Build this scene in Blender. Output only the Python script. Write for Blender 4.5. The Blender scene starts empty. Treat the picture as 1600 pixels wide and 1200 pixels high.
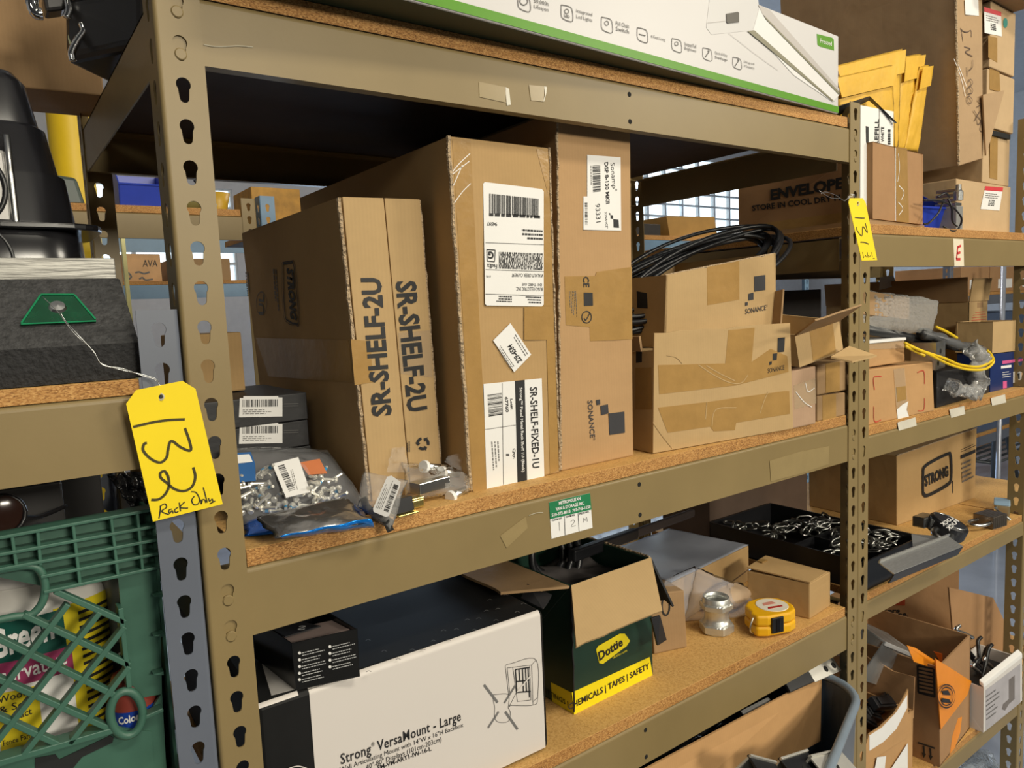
import bpy, bmesh, math, random
from mathutils import Vector, Matrix, noise
random.seed(7)
PI = math.pi
SC = bpy.context.scene
COL = SC.collection
# ---------------------------------------------------------------- camera
F_PX = 1140.23
CAM = Vector((-0.177731, -0.754665, 0.273108))
RX = Vector((0.807743, -0.587957, -0.043106))
DN = Vector((-0.096232, -0.059360, -0.993587))
FW = Vector((0.581628, 0.806711, -0.104528))
cd = bpy.data.cameras.new('camera')
cam = bpy.data.objects.new('camera', cd)
COL.objects.link(cam)
cd.sensor_width = 36.0
cd.lens = 36.0 * F_PX / 1600.0
cd.clip_start = 0.02
cam.matrix_world = Matrix(((RX.x, -DN.x, -FW.x, CAM.x), (RX.y, -DN.y, -FW.y, CAM.y),
                           (RX.z, -DN.z, -FW.z, CAM.z), (0, 0, 0, 1)))
SC.camera = cam
# ---------------------------------------------------------------- world, lights, exposure
SC.view_settings.view_transform = 'Standard'
SC.view_settings.look = 'None'
SC.view_settings.gamma = 1.0
SC.view_settings.use_curve_mapping = False
SC.view_settings.exposure = -0.25
w = bpy.data.worlds.new('hall_light')
SC.world = w
w.use_nodes = True
w.node_tree.nodes['Background'].inputs[0].default_value = (0.95, 0.94, 0.95, 1)
w.node_tree.nodes['Background'].inputs[1].default_value = 0.034


def area(name, loc, target, sx, sy, power, col):
    l = bpy.data.lights.new(name, 'AREA')
    l.shape = 'RECTANGLE'
    l.size, l.size_y, l.energy, l.color = sx, sy, power, col
    o = bpy.data.objects.new(name, l)
    COL.objects.link(o)
    o.location = loc
    o.rotation_euler = (Vector(target) - Vector(loc)).to_track_quat('-Z', 'Y').to_euler()
    return o


WARM = (1.0, 0.925, 0.765)
area('high_bay_lamp', (-2.2, -4.4, 1.9), (0.3, 0, 0), 1.2, 0.5, 26, WARM)
area('high_bay_lamp', (1.0, -4.8, 1.45), (0.7, 0, 0), 1.3, 0.5, 165, WARM)
area('high_bay_lamp', (4.4, -3.6, 2.2), (1.9, 0, 0.1), 1.3, 0.5, 120, WARM)
area('high_bay_lamp', (1.0, -2.3, 3.1), (0.8, 0, -0.3), 1.6, 0.4, 84, WARM)
area('high_bay_lamp', (-0.5, 4.4, 3.30), (-0.5, 4.4, 0), 1.3, 0.5, 34, (1.0, 0.95, 0.88))
area('high_bay_lamp', (4.5, 3.0, 3.30), (4.5, 3.0, 0), 1.3, 0.5, 70, (1.0, 0.95, 0.88))
area('doorway_daylight', (4.6, 8.0, -0.15), (4.6, 0, -0.15), 3.3, 2.2, 130, (0.52, 0.72, 1.0))
area('window_daylight', (10.45, 7.95, 1.8), (8.0, 0, 0.6), 6.0, 1.8, 170, (0.60, 0.78, 1.0))


# ---------------------------------------------------------------- pixel helper: the ray of a photo pixel meets a real plane
def ray(px, py):
    return (RX * ((px - 800) / F_PX) + DN * ((py - 600) / F_PX) + FW)


def at(px, py, x=None, y=None, z=None):
    d = ray(px, py)
    for k, v in enumerate((x, y, z)):
        if v is not None:
            return CAM + d * ((v - CAM[k]) / d[k])


def onplane(px, py, p0, n):
    d = ray(px, py)
    return CAM + d * ((p0 - CAM).dot(n) / d.dot(n))


# ---------------------------------------------------------------- mesh helpers
class MB:
    def __init__(s):
        s.v, s.f = [], []

    def add(s, vs, fs):
        k = len(s.v)
        s.v += [Vector(p) for p in vs]
        s.f += [tuple(i + k for i in f) for f in fs]
        return s

    def box(s, c, d, M=None):
        x, y, z = d[0] / 2, d[1] / 2, d[2] / 2
        vs = [Vector(c) + Vector(p) for p in ((-x, -y, -z), (x, -y, -z), (x, y, -z), (-x, y, -z), (-x, -y, z), (x, -y, z), (x, y, z), (-x, y, z))]
        if M is not None:
            vs = [M @ p for p in vs]
        return s.add(vs, ((0, 3, 2, 1), (4, 5, 6, 7), (0, 1, 5, 4), (1, 2, 6, 5), (2, 3, 7, 6), (3, 0, 4, 7)))

    def span(s, a, b, M=None):
        a, b = Vector(a), Vector(b)
        return s.box((a + b) / 2, b - a, M)

    def prism(s, poly, e):
        """closed polygon (3-D points) swept by the vector e"""
        n = len(poly)
        e = Vector(e)
        vs = [Vector(p) for p in poly] + [Vector(p) + e for p in poly]
        return s.add(vs, [tuple(range(n - 1, -1, -1)), tuple(range(n, 2 * n))] + [(i, (i + 1) % n, n + (i + 1) % n, n + i) for i in range(n)])

    def tube(s, path, r, n=8, cap=True):
        path = [Vector(p) for p in path]
        up = None
        rings = []
        m = len(path)
        for i, p in enumerate(path):
            t = (path[min(i + 1, m - 1)] - path[max(i - 1, 0)])
            if t.length < 1e-9:
                t = Vector((0, 0, 1))
            t.normalize()
            if up is None:
                up = t.orthogonal()
            up = up - t * up.dot(t)
            if up.length < 1e-6:
                up = t.orthogonal()
            up.normalize()
            bn = t.cross(up)
            rr = r[i] if isinstance(r, (list, tuple)) else r
            rings.append([p + (up * math.cos(2 * PI * k / n) + bn * math.sin(2 * PI * k / n)) * rr for k in range(n)])
        vs = [q for g in rings for q in g]
        fs = [(i * n + k, i * n + (k + 1) % n, (i + 1) * n + (k + 1) % n, (i + 1) * n + k) for i in range(m - 1) for k in range(n)]
        if cap:
            fs += [tuple(range(n - 1, -1, -1)), tuple(range((m - 1) * n, m * n))]
        return s.add(vs, fs)

    def lathe(s, prof, n=32, M=None, a0=0.0, a1=2 * PI):
        """profile of (radius, height) turned round z"""
        full = abs(a1 - a0 - 2 * PI) < 1e-6
        cols = n if full else n + 1
        vs = []
        for r, z in prof:
            for k in range(cols):
                a = a0 + (a1 - a0) * k / n
                vs.append(Vector((r * math.cos(a), r * math.sin(a), z)))
        if M is not None:
            vs = [M @ p for p in vs]
        fs = []
        for i in range(len(prof) - 1):
            for k in range(n):
                k2 = (k + 1) % cols
                fs.append((i * cols + k, i * cols + k2, (i + 1) * cols + k2, (i + 1) * cols + k))
        return s.add(vs, fs)

    def grid(s, fn, nu, nv):
        vs = [fn(i / nu, j / nv) for j in range(nv + 1) for i in range(nu + 1)]
        fs = [(j * (nu + 1) + i, j * (nu + 1) + i + 1, (j + 1) * (nu + 1) + i + 1, (j + 1) * (nu + 1) + i) for j in range(nv) for i in range(nu)]
        return s.add(vs, fs)

    def build(s, name, m, parent=None, smooth=False, bevel=0.0, seg=2, solid=0.0, world=False, sub=0):
        vs = s.v
        if world and parent is not None:
            I = MAT_OF[parent.name].inverted()
            vs = [I @ p for p in vs]
        me = bpy.data.meshes.new(name)
        me.from_pydata([tuple(p) for p in vs], [], s.f)
        bm = bmesh.new()
        bm.from_mesh(me)
        bmesh.ops.remove_doubles(bm, verts=bm.verts, dist=1e-6)
        bmesh.ops.recalc_face_normals(bm, faces=bm.faces)
        bm.to_mesh(me)
        bm.free()
        if smooth:
            for p in me.polygons:
                p.use_smooth = True
        me.materials.append(m)
        o = bpy.data.objects.new(name, me)
        COL.objects.link(o)
        if parent is not None:
            o.parent = parent
            if parent.name in MAT_OF:
                MAT_OF[o.name] = MAT_OF[parent.name].copy()
        else:
            MAT_OF[o.name] = Matrix.Identity(4)
        if solid:
            md = o.modifiers.new('solid', 'SOLIDIFY')
            md.thickness = solid
            md.offset = 0
        if bevel:
            md = o.modifiers.new('bevel', 'BEVEL')
            md.width = bevel
            md.segments = seg
            md.limit_method = 'ANGLE'
            md.angle_limit = 0.6
        if sub:
            md = o.modifiers.new('sub', 'SUBSURF')
            md.levels = md.render_levels = sub
        return o


MAT_OF = {}


def tag(o, label, cat, group=None, kind=None):
    o['label'] = label
    o['category'] = cat
    if group:
        o['group'] = group
    if kind:
        o['kind'] = kind
    return o


def thing(name, label, cat, M=None, group=None):
    o = bpy.data.objects.new(name, None)
    o.empty_display_size = 0.02
    COL.objects.link(o)
    if M is None:
        M = Matrix.Identity(4)
    elif isinstance(M, (tuple, list, Vector)):
        M = Matrix.Translation(Vector(M))
    o.matrix_world = M
    MAT_OF[o.name] = M.copy()
    return tag(o, label, cat, group)


def frame(o, xd, yd=None, zd=None):
    """matrix with origin o; x along xd, z close to zd (default up)"""
    x = Vector(xd).normalized()
    z = Vector(zd) if zd is not None else Vector((0, 0, 1))
    if yd is not None:
        y = (Vector(yd) - x * Vector(yd).dot(x)).normalized()
        z = x.cross(y)
    else:
        z = (z - x * z.dot(x)).normalized()
        y = z.cross(x)
    return Matrix(((x.x, y.x, z.x, o[0]), (x.y, y.y, z.y, o[1]), (x.z, y.z, z.z, o[2]), (0, 0, 0, 1)))


# ---------------------------------------------------------------- materials
MC = {}


def nt(name):
    m = bpy.data.materials.new(name)
    m.use_nodes = True
    t = m.node_tree
    return m, t, t.nodes['Principled BSDF']


def N(t, kind, **kw):
    n = t.nodes.new(kind)
    for k, v in kw.items():
        if k.startswith('i_'):
            n.inputs[k[2:].replace('_', ' ')].default_value = v
        else:
            setattr(n, k, v)
    return n


def mat(name, col, rough=0.5, metal=0.0, var=0.12, scale=12.0, bump=0.0, bscale=80.0, stretch=(1, 1, 1), coat=0.0, spec=0.5):
    """plain surface with a soft procedural mottle"""
    if name in MC:
        return MC[name]
    m, t, p = nt(name)
    tc = N(t, 'ShaderNodeTexCoord')
    mp = N(t, 'ShaderNodeMapping')
    mp.inputs['Scale'].default_value = stretch
    t.links.new(tc.outputs['Object'], mp.inputs['Vector'])
    nz = N(t, 'ShaderNodeTexNoise', i_Scale=scale, i_Detail=5.0, i_Roughness=0.6)
    t.links.new(mp.outputs[0], nz.inputs['Vector'])
    r = N(t, 'ShaderNodeValToRGB')
    r.color_ramp.elements[0].position, r.color_ramp.elements[1].position = 0.3, 0.7
    c = Vector(col)
    r.color_ramp.elements[0].color = (*(c * (1 - var)), 1)
    r.color_ramp.elements[1].color = (*[min(1, q) for q in c * (1 + var)], 1)
    t.links.new(nz.outputs[0], r.inputs[0])
    t.links.new(r.outputs[0], p.inputs['Base Color'])
    p.inputs['Roughness'].default_value = rough
    p.inputs['Metallic'].default_value = metal
    p.inputs['Coat Weight'].default_value = coat
    p.inputs['Specular IOR Level'].default_value = spec
    if bump:
        n2 = N(t, 'ShaderNodeTexNoise', i_Scale=bscale, i_Detail=4.0)
        t.links.new(mp.outputs[0], n2.inputs['Vector'])
        b = N(t, 'ShaderNodeBump', i_Strength=bump, i_Distance=0.004)
        t.links.new(n2.outputs[0], b.inputs['Height'])
        t.links.new(b.outputs[0], p.inputs['Normal'])
    MC[name] = m
    return m


def card(name, col, rough=0.75, lines=0.035, axis='X', dents=0.25, dscale=14.0):
    """corrugated cardboard: fine flute lines, mottled fibre, soft dents"""
    if name in MC:
        return MC[name]
    m, t, p = nt(name)
    tc = N(t, 'ShaderNodeTexCoord')
    n1 = N(t, 'ShaderNodeTexNoise', i_Scale=9.0, i_Detail=6.0, i_Roughness=0.65)
    n2 = N(t, 'ShaderNodeTexNoise', i_Scale=420.0, i_Detail=2.0)
    wv = N(t, 'ShaderNodeTexWave', i_Scale=60.0, i_Distortion=1.5, i_Detail=1.0)
    wv.bands_direction = axis
    for n in (n1, n2, wv):
        t.links.new(tc.outputs['Object'], n.inputs['Vector'])
    mx = N(t, 'ShaderNodeMath', operation='MULTIPLY_ADD')
    mx.inputs[1].default_value = 0.34
    t.links.new(n1.outputs[0], mx.inputs[0])
    m2 = N(t, 'ShaderNodeMath', operation='MULTIPLY_ADD')
    m2.inputs[1].default_value = 0.034
    t.links.new(n2.outputs[0], m2.inputs[0])
    m3 = N(t, 'ShaderNodeMath', operation='MULTIPLY')
    m3.inputs[1].default_value = lines
    t.links.new(wv.outputs[1], m3.inputs[0])
    t.links.new(m3.outputs[0], m2.inputs[2])
    t.links.new(m2.outputs[0], mx.inputs[2])
    r = N(t, 'ShaderNodeValToRGB')
    c = Vector(col)
    r.color_ramp.elements[0].position, r.color_ramp.elements[1].position = 0.12, 0.42
    r.color_ramp.elements[0].color = (*(c * 0.86), 1)
    r.color_ramp.elements[1].color = (*(c * 1.1), 1)
    t.links.new(mx.outputs[0], r.inputs[0])
    t.links.new(r.outputs[0], p.inputs['Base Color'])
    p.inputs['Roughness'].default_value = rough
    p.inputs['Specular IOR Level'].default_value = 0.3
    n3 = N(t, 'ShaderNodeTexNoise', i_Scale=dscale, i_Detail=3.0)
    t.links.new(tc.outputs['Object'], n3.inputs['Vector'])
    b = N(t, 'ShaderNodeBump', i_Strength=dents, i_Distance=0.012)
    t.links.new(n3.outputs[0], b.inputs['Height'])
    t.links.new(b.outputs[0], p.inputs['Normal'])
    MC[name] = m
    return m


def chipboard(name, dark, mid, light, scale=260.0, blot=0.3):
    if name in MC:
        return MC[name]
    m, t, p = nt(name)
    tc = N(t, 'ShaderNodeTexCoord')
    mp = N(t, 'ShaderNodeMapping')
    mp.inputs['Scale'].default_value = (0.55, 0.55, 1.3)
    t.links.new(tc.outputs['Object'], mp.inputs[0])
    vo = N(t, 'ShaderNodeTexVoronoi', i_Scale=scale, i_Randomness=1.0)
    nz = N(t, 'ShaderNodeTexNoise', i_Scale=scale * 0.8, i_Detail=4.0, i_Roughness=0.7)
    big = N(t, 'ShaderNodeTexNoise', i_Scale=6.0, i_Detail=3.0)
    for n in (vo, nz):
        t.links.new(mp.outputs[0], n.inputs['Vector'])
    t.links.new(tc.outputs['Object'], big.inputs['Vector'])
    bw = N(t, 'ShaderNodeRGBToBW')
    t.links.new(vo.outputs['Color'], bw.inputs[0])
    a = N(t, 'ShaderNodeMath', operation='ADD')
    t.links.new(bw.outputs[0], a.inputs[0])
    t.links.new(nz.outputs[0], a.inputs[1])
    a2 = N(t, 'ShaderNodeMath', operation='MULTIPLY_ADD')
    a2.inputs[1].default_value = 0.5
    t.links.new(a.outputs[0], a2.inputs[0])
    a3 = N(t, 'ShaderNodeMath', operation='MULTIPLY_ADD')
    a3.inputs[1].default_value, a3.inputs[2].default_value = blot, -blot / 2
    t.links.new(big.outputs[0], a3.inputs[0])
    t.links.new(a3.outputs[0], a2.inputs[2])
    r = N(t, 'ShaderNodeValToRGB')
    e = r.color_ramp.elements
    e[0].position, e[1].position = 0.24, 0.78
    e[0].color, e[1].color = (*dark, 1), (*light, 1)
    k = e.new(0.48)
    k.color = (*mid, 1)
    t.links.new(a2.outputs[0], r.inputs[0])
    t.links.new(r.outputs[0], p.inputs['Base Color'])
    p.inputs['Roughness'].default_value = 0.7
    b = N(t, 'ShaderNodeBump', i_Strength=0.5, i_Distance=0.001)
    t.links.new(nz.outputs[0], b.inputs['Height'])
    t.links.new(b.outputs[0], p.inputs['Normal'])
    MC[name] = m
    return m


def film(name, col=(0.9, 0.92, 0.95), haze=0.12, gloss=0.35, bump=0.6, bscale=26.0, rough=0.12):
    """thin clear plastic: mostly see-through, creased highlights"""
    if name in MC:
        return MC[name]
    m, t, p = nt(name)
    t.nodes.remove(p)
    out = [n for n in t.nodes if n.type == 'OUTPUT_MATERIAL'][0]
    tr = N(t, 'ShaderNodeBsdfTransparent')
    tr.inputs[0].default_value = (*[min(1, 0.78 + 0.22 * c) for c in col], 1)
    df = N(t, 'ShaderNodeBsdfDiffuse')
    df.inputs[0].default_value = (*col, 1)
    gl = N(t, 'ShaderNodeBsdfGlossy')
    gl.inputs['Roughness'].default_value = rough
    lw = N(t, 'ShaderNodeLayerWeight')
    lw.inputs[0].default_value = gloss
    nz = N(t, 'ShaderNodeTexNoise', i_Scale=bscale, i_Detail=3.0, i_Roughness=0.6)
    tc = N(t, 'ShaderNodeTexCoord')
    t.links.new(tc.outputs['Object'], nz.inputs['Vector'])
    b = N(t, 'ShaderNodeBump', i_Strength=bump, i_Distance=0.01)
    t.links.new(nz.outputs[0], b.inputs['Height'])
    t.links.new(b.outputs[0], gl.inputs['Normal'])
    t.links.new(b.outputs[0], lw.inputs['Normal'])
    m1 = N(t, 'ShaderNodeMixShader')
    m1.inputs[0].default_value = haze
    t.links.new(tr.outputs[0], m1.inputs[1])
    t.links.new(df.outputs[0], m1.inputs[2])
    m2 = N(t, 'ShaderNodeMixShader')
    t.links.new(lw.outputs['Fresnel'], m2.inputs[0])
    t.links.new(m1.outputs[0], m2.inputs[1])
    t.links.new(gl.outputs[0], m2.inputs[2])
    t.links.new(m2.outputs[0], out.inputs[0])
    MC[name] = m
    return m


def emit(name, col, s):
    if name in MC:
        return MC[name]
    m, t, p = nt(name)
    p.inputs['Base Color'].default_value = (*col, 1)
    p.inputs['Emission Color'].default_value = (*col, 1)
    p.inputs['Emission Strength'].default_value = s
    MC[name] = m
    return m


TAN = mat('tan_enamel', (0.240, 0.176, 0.078), 0.42, 0.0, 0.06, 7.0, bump=0.015, bscale=300, spec=0.35)
GREY = mat('grey_blue_enamel', (0.115, 0.130, 0.165), 0.42, 0.0, 0.07, 7.0)
BLUEST = mat('blue_enamel', (0.16, 0.27, 0.40), 0.45, 0.0, 0.08)
CHIP = chipboard('particle_board', (0.17, 0.070, 0.014), (0.42, 0.195, 0.048), (0.66, 0.38, 0.13), 900)
CHIPTOP = chipboard('particle_board_face', (0.44, 0.235, 0.065), (0.60, 0.345, 0.105), (0.67, 0.41, 0.145), 800, 0.12)
INK = mat('black_ink', (0.012, 0.012, 0.013), 0.6, var=0.05)
UNDER = mat('shaded_board_underside', (0.075, 0.048, 0.034), 0.8, var=0.15)  # board bottoms coloured darker for the shade below the shelves
GINK = mat('grey_ink', (0.13, 0.125, 0.12), 0.6, var=0.05)
WHITE = mat('white_paper', (0.80, 0.79, 0.77), 0.55, var=0.02)
BLACK = mat('black_plastic', (0.012, 0.012, 0.014), 0.35, var=0.2)
BLACKMAT = mat('black_card', (0.014, 0.014, 0.016), 0.5, var=0.2, bump=0.1)
STEEL = mat('zinc_steel', (0.62, 0.63, 0.62), 0.28, 1.0, 0.1, 30, bump=0.05)
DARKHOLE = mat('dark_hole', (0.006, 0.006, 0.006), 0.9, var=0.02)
YELTAG = mat('yellow_tag_card', (0.93, 0.70, 0.004), 0.6, var=0.03)
CB = card('cardboard', (0.47, 0.300, 0.130))
CBL = card('cardboard_light', (0.50, 0.338, 0.160))
CBD = card('cardboard_inside', (0.36, 0.225, 0.11))
CBR = card('cardboard_red_brown', (0.40, 0.225, 0.105))
CBO = card('cardboard_orange_tan', (0.52, 0.30, 0.13))
TAPE = mat('packing_tape', (0.38, 0.225, 0.075), 0.28, var=0.08, scale=30, bump=0.25, bscale=45, coat=0.12, spec=0.35)
CLTAPE = film('clear_tape', (0.72, 0.60, 0.42), 0.22, 0.03, 0.12, 60, 0.25)


# ---------------------------------------------------------------- writing and labels
def text_mesh(s, bold=0.0, shear=0.0, spacing=1.0):
    """outline lettering; a registered mark is set small and raised"""
    if '\u00ae' in s:
        bm = bmesh.new()
        x = 0.0
        for i, part in enumerate(s.split('\u00ae')):
            for body, sc, dy in (('\u00ae', 0.42, 0.42), (part.strip(), 1.0, 0.0)):
                if (body == '\u00ae' and i == 0) or not body:
                    continue
                me = text_mesh2(body, bold if sc == 1 else 0.0, shear, spacing)
                lo, hi = min(v.co.x for v in me.vertices), max(v.co.x for v in me.vertices)
                for v in me.vertices:
                    v.co.x = x + (v.co.x - lo) * sc
                    v.co.y = v.co.y * sc + dy
                x += (hi - lo) * sc + (0.05 if sc == 1 else 0.22)
                bm.from_mesh(me)
        out = bpy.data.meshes.new('txt')
        bm.to_mesh(out)
        bm.free()
        return out
    return text_mesh2(s, bold, shear, spacing)


def text_mesh2(s, bold=0.0, shear=0.0, spacing=1.0):
    c = bpy.data.curves.new('txt', 'FONT')
    c.body = s
    c.resolution_u = 2
    c.offset = bold
    c.shear = shear
    c.space_character = spacing
    o = bpy.data.objects.new('txt', c)
    COL.objects.link(o)
    dg = bpy.context.evaluated_depsgraph_get()
    dg.update()
    me = bpy.data.meshes.new_from_object(o.evaluated_get(dg))
    bpy.data.objects.remove(o)
    bpy.data.curves.remove(c)
    return me


class Panel:
    """a flat face of a thing: origin p0, in-plane axes; turns photo pixels into points of that face"""

    def __init__(s, p0, n, lift=0.0004):
        s.p0, s.n = Vector(p0), Vector(n).normalized()
        if (CAM - s.p0).dot(s.n) < 0:
            s.n.negate()
        s.l = lift

    def q(s, px, py, k=1.0):
        return onplane(px, py, s.p0, s.n) + s.n * s.l * k

    def patch(s, name, pix, m, parent, k=1.0, thick=0.0003):
        """a thin sheet glued on the face, outline given by photo pixels"""
        b = MB()
        b.prism([s.q(x, y, k) - s.n * thick for x, y in pix], s.n * thick)
        return b.build(name, m, parent, world=True)

    def text(s, name, body, o, r, u, m, parent, bold=0.0, k=2.0, shear=0.0, spacing=1.0):
        """text laid in the parallelogram with lower-left pixel o, lower-right pixel r, upper-left pixel u"""
        me = text_mesh(body, bold, shear, spacing)
        O, X, Y = s.q(*o, k), s.q(*r, k), s.q(*u, k)
        X -= O
        Y -= O
        xs = [v.co.x for v in me.vertices]
        ys = [v.co.y for v in me.vertices]
        x0, x1, y0, y1 = min(xs), max(xs), min(ys), max(ys)
        I = MAT_OF[parent.name].inverted()
        for v in me.vertices:
            v.co = I @ (O + X * ((v.co.x - x0) / (x1 - x0)) + Y * ((v.co.y - y0) / (y1 - y0)))
        me.materials.clear()
        me.materials.append(m)
        ob = bpy.data.objects.new(name, me)
        COL.objects.link(ob)
        ob.parent = parent
        return ob

    def bars(s, name, o, r, u, m, parent, n=40, k=2.0, seed=1, fill=0.5):
        """a bar code: n random upright bars in the parallelogram"""
        rnd = random.Random(seed)
        O, X, Y = s.q(*o, k), s.q(*r, k), s.q(*u, k)
        X -= O
        Y -= O
        b = MB()
        t = 0.0
        ws = [rnd.choice((1, 1, 2, 3)) for _ in range(2 * n)]
        tot = sum(ws)
        for i, wd in enumerate(ws):
            a, c = t / tot, (t + wd) / tot
            t += wd
            if i % 2 == 0:
                b.add([O + X * a, O + X * c, O + X * c + Y, O + X * a + Y], [(0, 1, 2, 3)])
        return b.build(name, m, parent, world=True)

    def lines(s, name, o, r, u, m, parent, rows=4, k=2.0, seed=1, h=0.5, words=True):
        """rows of print too small to read, as short dashes"""
        rnd = random.Random(seed)
        O, X, Y = s.q(*o, k), s.q(*r, k), s.q(*u, k)
        X -= O
        Y -= O
        b = MB()
        for i in range(rows):
            y0 = (rows - 1 - i) / rows
            y1 = y0 + h / rows
            x = 0.0
            end = rnd.uniform(0.6, 1.0) if words else 1.0
            while x < end:
                L = rnd.uniform(0.04, 0.13) if words else 1.0
                b.add([O + X * x + Y * y0, O + X * min(end, x + L) + Y * y0, O + X * min(end, x + L) + Y * y1, O + X * x + Y * y1], [(0, 1, 2, 3)])
                x += L + 0.025
        return b.build(name, m, parent, world=True)

    def stroke(s, name, paths, r, m, parent, k=2.0, close=False):
        """pen lines drawn along pixel paths, one part per line"""
        o = None
        for p in paths:
            b = MB()
            pts = smooth_path([s.q(x, y, k) for x, y in p])
            tri = []
            for i, a in enumerate(pts):
                d = (pts[min(i + 1, len(pts) - 1)] - pts[max(i - 1, 0)])
                if d.length < 1e-9:
                    continue
                side = d.normalized().cross(s.n) * r
                tri.append((a - side, a + side))
            vs = [q for t in tri for q in t]
            b.add(vs, [(2 * i, 2 * i + 1, 2 * i + 3, 2 * i + 2) for i in range(len(tri) - 1)])
            o = b.build(name, m, parent, world=True)
        return o


def smooth_path(p, n=6):
    p = [Vector(q) for q in p]
    if len(p) < 3:
        return p
    out = []
    for i in range(len(p) - 1):
        a, b, c, d = p[max(i - 1, 0)], p[i], p[i + 1], p[min(i + 2, len(p) - 1)]
        for k in range(n):
            t = k / n
            out.append(0.5 * ((2 * b) + (c - a) * t + (2 * a - 5 * b + 4 * c - d) * t * t + (3 * b - a - 3 * c + d) * t ** 3))
    out.append(p[-1])
    return out
# ================================================================ the hall
FLOOR_Z = -1.32


def structure(o):
    o['kind'] = 'structure'
    return o


CONC = mat('polished_concrete', (0.28, 0.32, 0.40), 0.22, 0.0, 0.18, 2.2, coat=0.4)
WALLM = mat('hall_wall_paint', (0.50, 0.49, 0.49), 0.8, var=0.05)
b = MB().span((-6, -1.6, FLOOR_Z - 0.1), (14, 9, FLOOR_Z))
structure(b.build('floor', CONC))
SKY = emit('daylight_pane', (0.80, 0.93, 1.0), 1.9)
FRAMEM = mat('window_frame_paint', (0.55, 0.57, 0.58), 0.5)
# back wall with two window openings and a wide doorway
WIN = [(0.7, 2.3, 0.70, 1.75), (2.9, 6.3, -1.30, 1.0), (7.4, 13.5, 0.9, 2.75)]
b = MB()
xs = [-6] + [q for w_ in WIN for q in w_[:2]] + [14]
for i in range(7):
    if i % 2 == 0:
        b.span((xs[i], 8.0, FLOOR_Z), (xs[i + 1], 8.15, 3.4))
    else:
        W0 = WIN[i // 2]
        b.span((xs[i], 8.0, FLOOR_Z), (xs[i + 1], 8.15, W0[2]))
        b.span((xs[i], 8.0, W0[3]), (xs[i + 1], 8.15, 3.4))
structure(b.build('wall_back', WALLM))
structure(MB().span((-6, -1.6, 3.4), (14, 8.15, 3.5)).build('ceiling', WALLM))
structure(MB().span((13.85, -1.6, FLOOR_Z), (14, 8, 3.4)).build('wall_right', WALLM))
structure(MB().span((-6, -1.6, FLOOR_Z), (-5.85, 8, 3.4)).build('wall_left', WALLM))
for k, (x0, x1, z0, z1) in enumerate(WIN):
    g = structure(MB().span((x0, 8.10, z0), (x1, 8.13, z1)).build('door_1' if k == 1 else 'window_%d' % (1 + k // 2), SKY))
    f = MB()
    if k == 1:
        f.span((x0, 8.02, z0), (x0 + 0.06, 8.09, z1)).span((x1 - 0.06, 8.02, z0), (x1, 8.09, z1)).span((x0, 8.02, z1 - 0.06), (x1, 8.09, z1))
        f.build('door_frame', FRAMEM, g)
        continue
    nx = int((x1 - x0) / 0.42)
    for i in range(nx + 1):
        x = x0 + (x1 - x0) * i / nx
        f.span((x - 0.02, 8.02, z0), (x + 0.02, 8.09, z1))
    nz = int((z1 - z0) / 0.2)
    for i in range(nz + 1):
        z = z0 + (z1 - z0) * i / nz
        f.span((x0, 8.025, z - 0.015), (x1, 8.085, z + 0.015))
    f.build('window_frame', FRAMEM, g)

# ================================================================ racks
PITCH = 0.0381


def keyhole(cx, cz, r=0.0066, s=0.0043, drop=0.0125):
    """outline of a keyhole: round head, narrower round-ended slot below"""
    pts = []
    a0 = -PI / 2 + math.asin(s / r) * 1.25
    for k in range(15):
        a = a0 + (2 * PI - 2 * math.asin(s / r) * 1.25) * k / 14
        pts.append((cx + r * math.cos(a), cz + r * math.sin(a)))
    for k in range(7):
        a = PI + PI * k / 6
        pts.append((cx + s * math.cos(a), cz - drop + s * math.sin(a)))
    return pts


def holed_strip(name, w, z0, z1, zs, m, parent, M, th=0.0018, hx=None):
    """flat steel flange in local x (0..w) and z, thickness th, keyholes punched at heights zs"""
    c = bpy.data.curves.new(name, 'CURVE')
    c.dimensions = '2D'
    c.fill_mode = 'BOTH'
    c.extrude = th / 2
    hx = w / 2 if hx is None else hx

    def spl(pts):
        s = c.splines.new('POLY')
        s.points.add(len(pts) - 1)
        for p, q in zip(s.points, pts):
            p.co = (q[0], q[1], 0, 1)
        s.use_cyclic_u = True
    spl([(0, z0), (w, z0), (w, z1), (0, z1)])
    for z in zs:
        spl(keyhole(hx, z))
    o = bpy.data.objects.new(name, c)
    COL.objects.link(o)
    dg = bpy.context.evaluated_depsgraph_get()
    dg.update()
    me = bpy.data.meshes.new_from_object(o.evaluated_get(dg))
    bpy.data.objects.remove(o)
    bpy.data.curves.remove(c)
    # curve plane xy -> local x,z
    T = M @ Matrix(((1, 0, 0, 0), (0, 0, -1, 0), (0, 1, 0, 0), (0, 0, 0, 1)))
    return me, T


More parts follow.
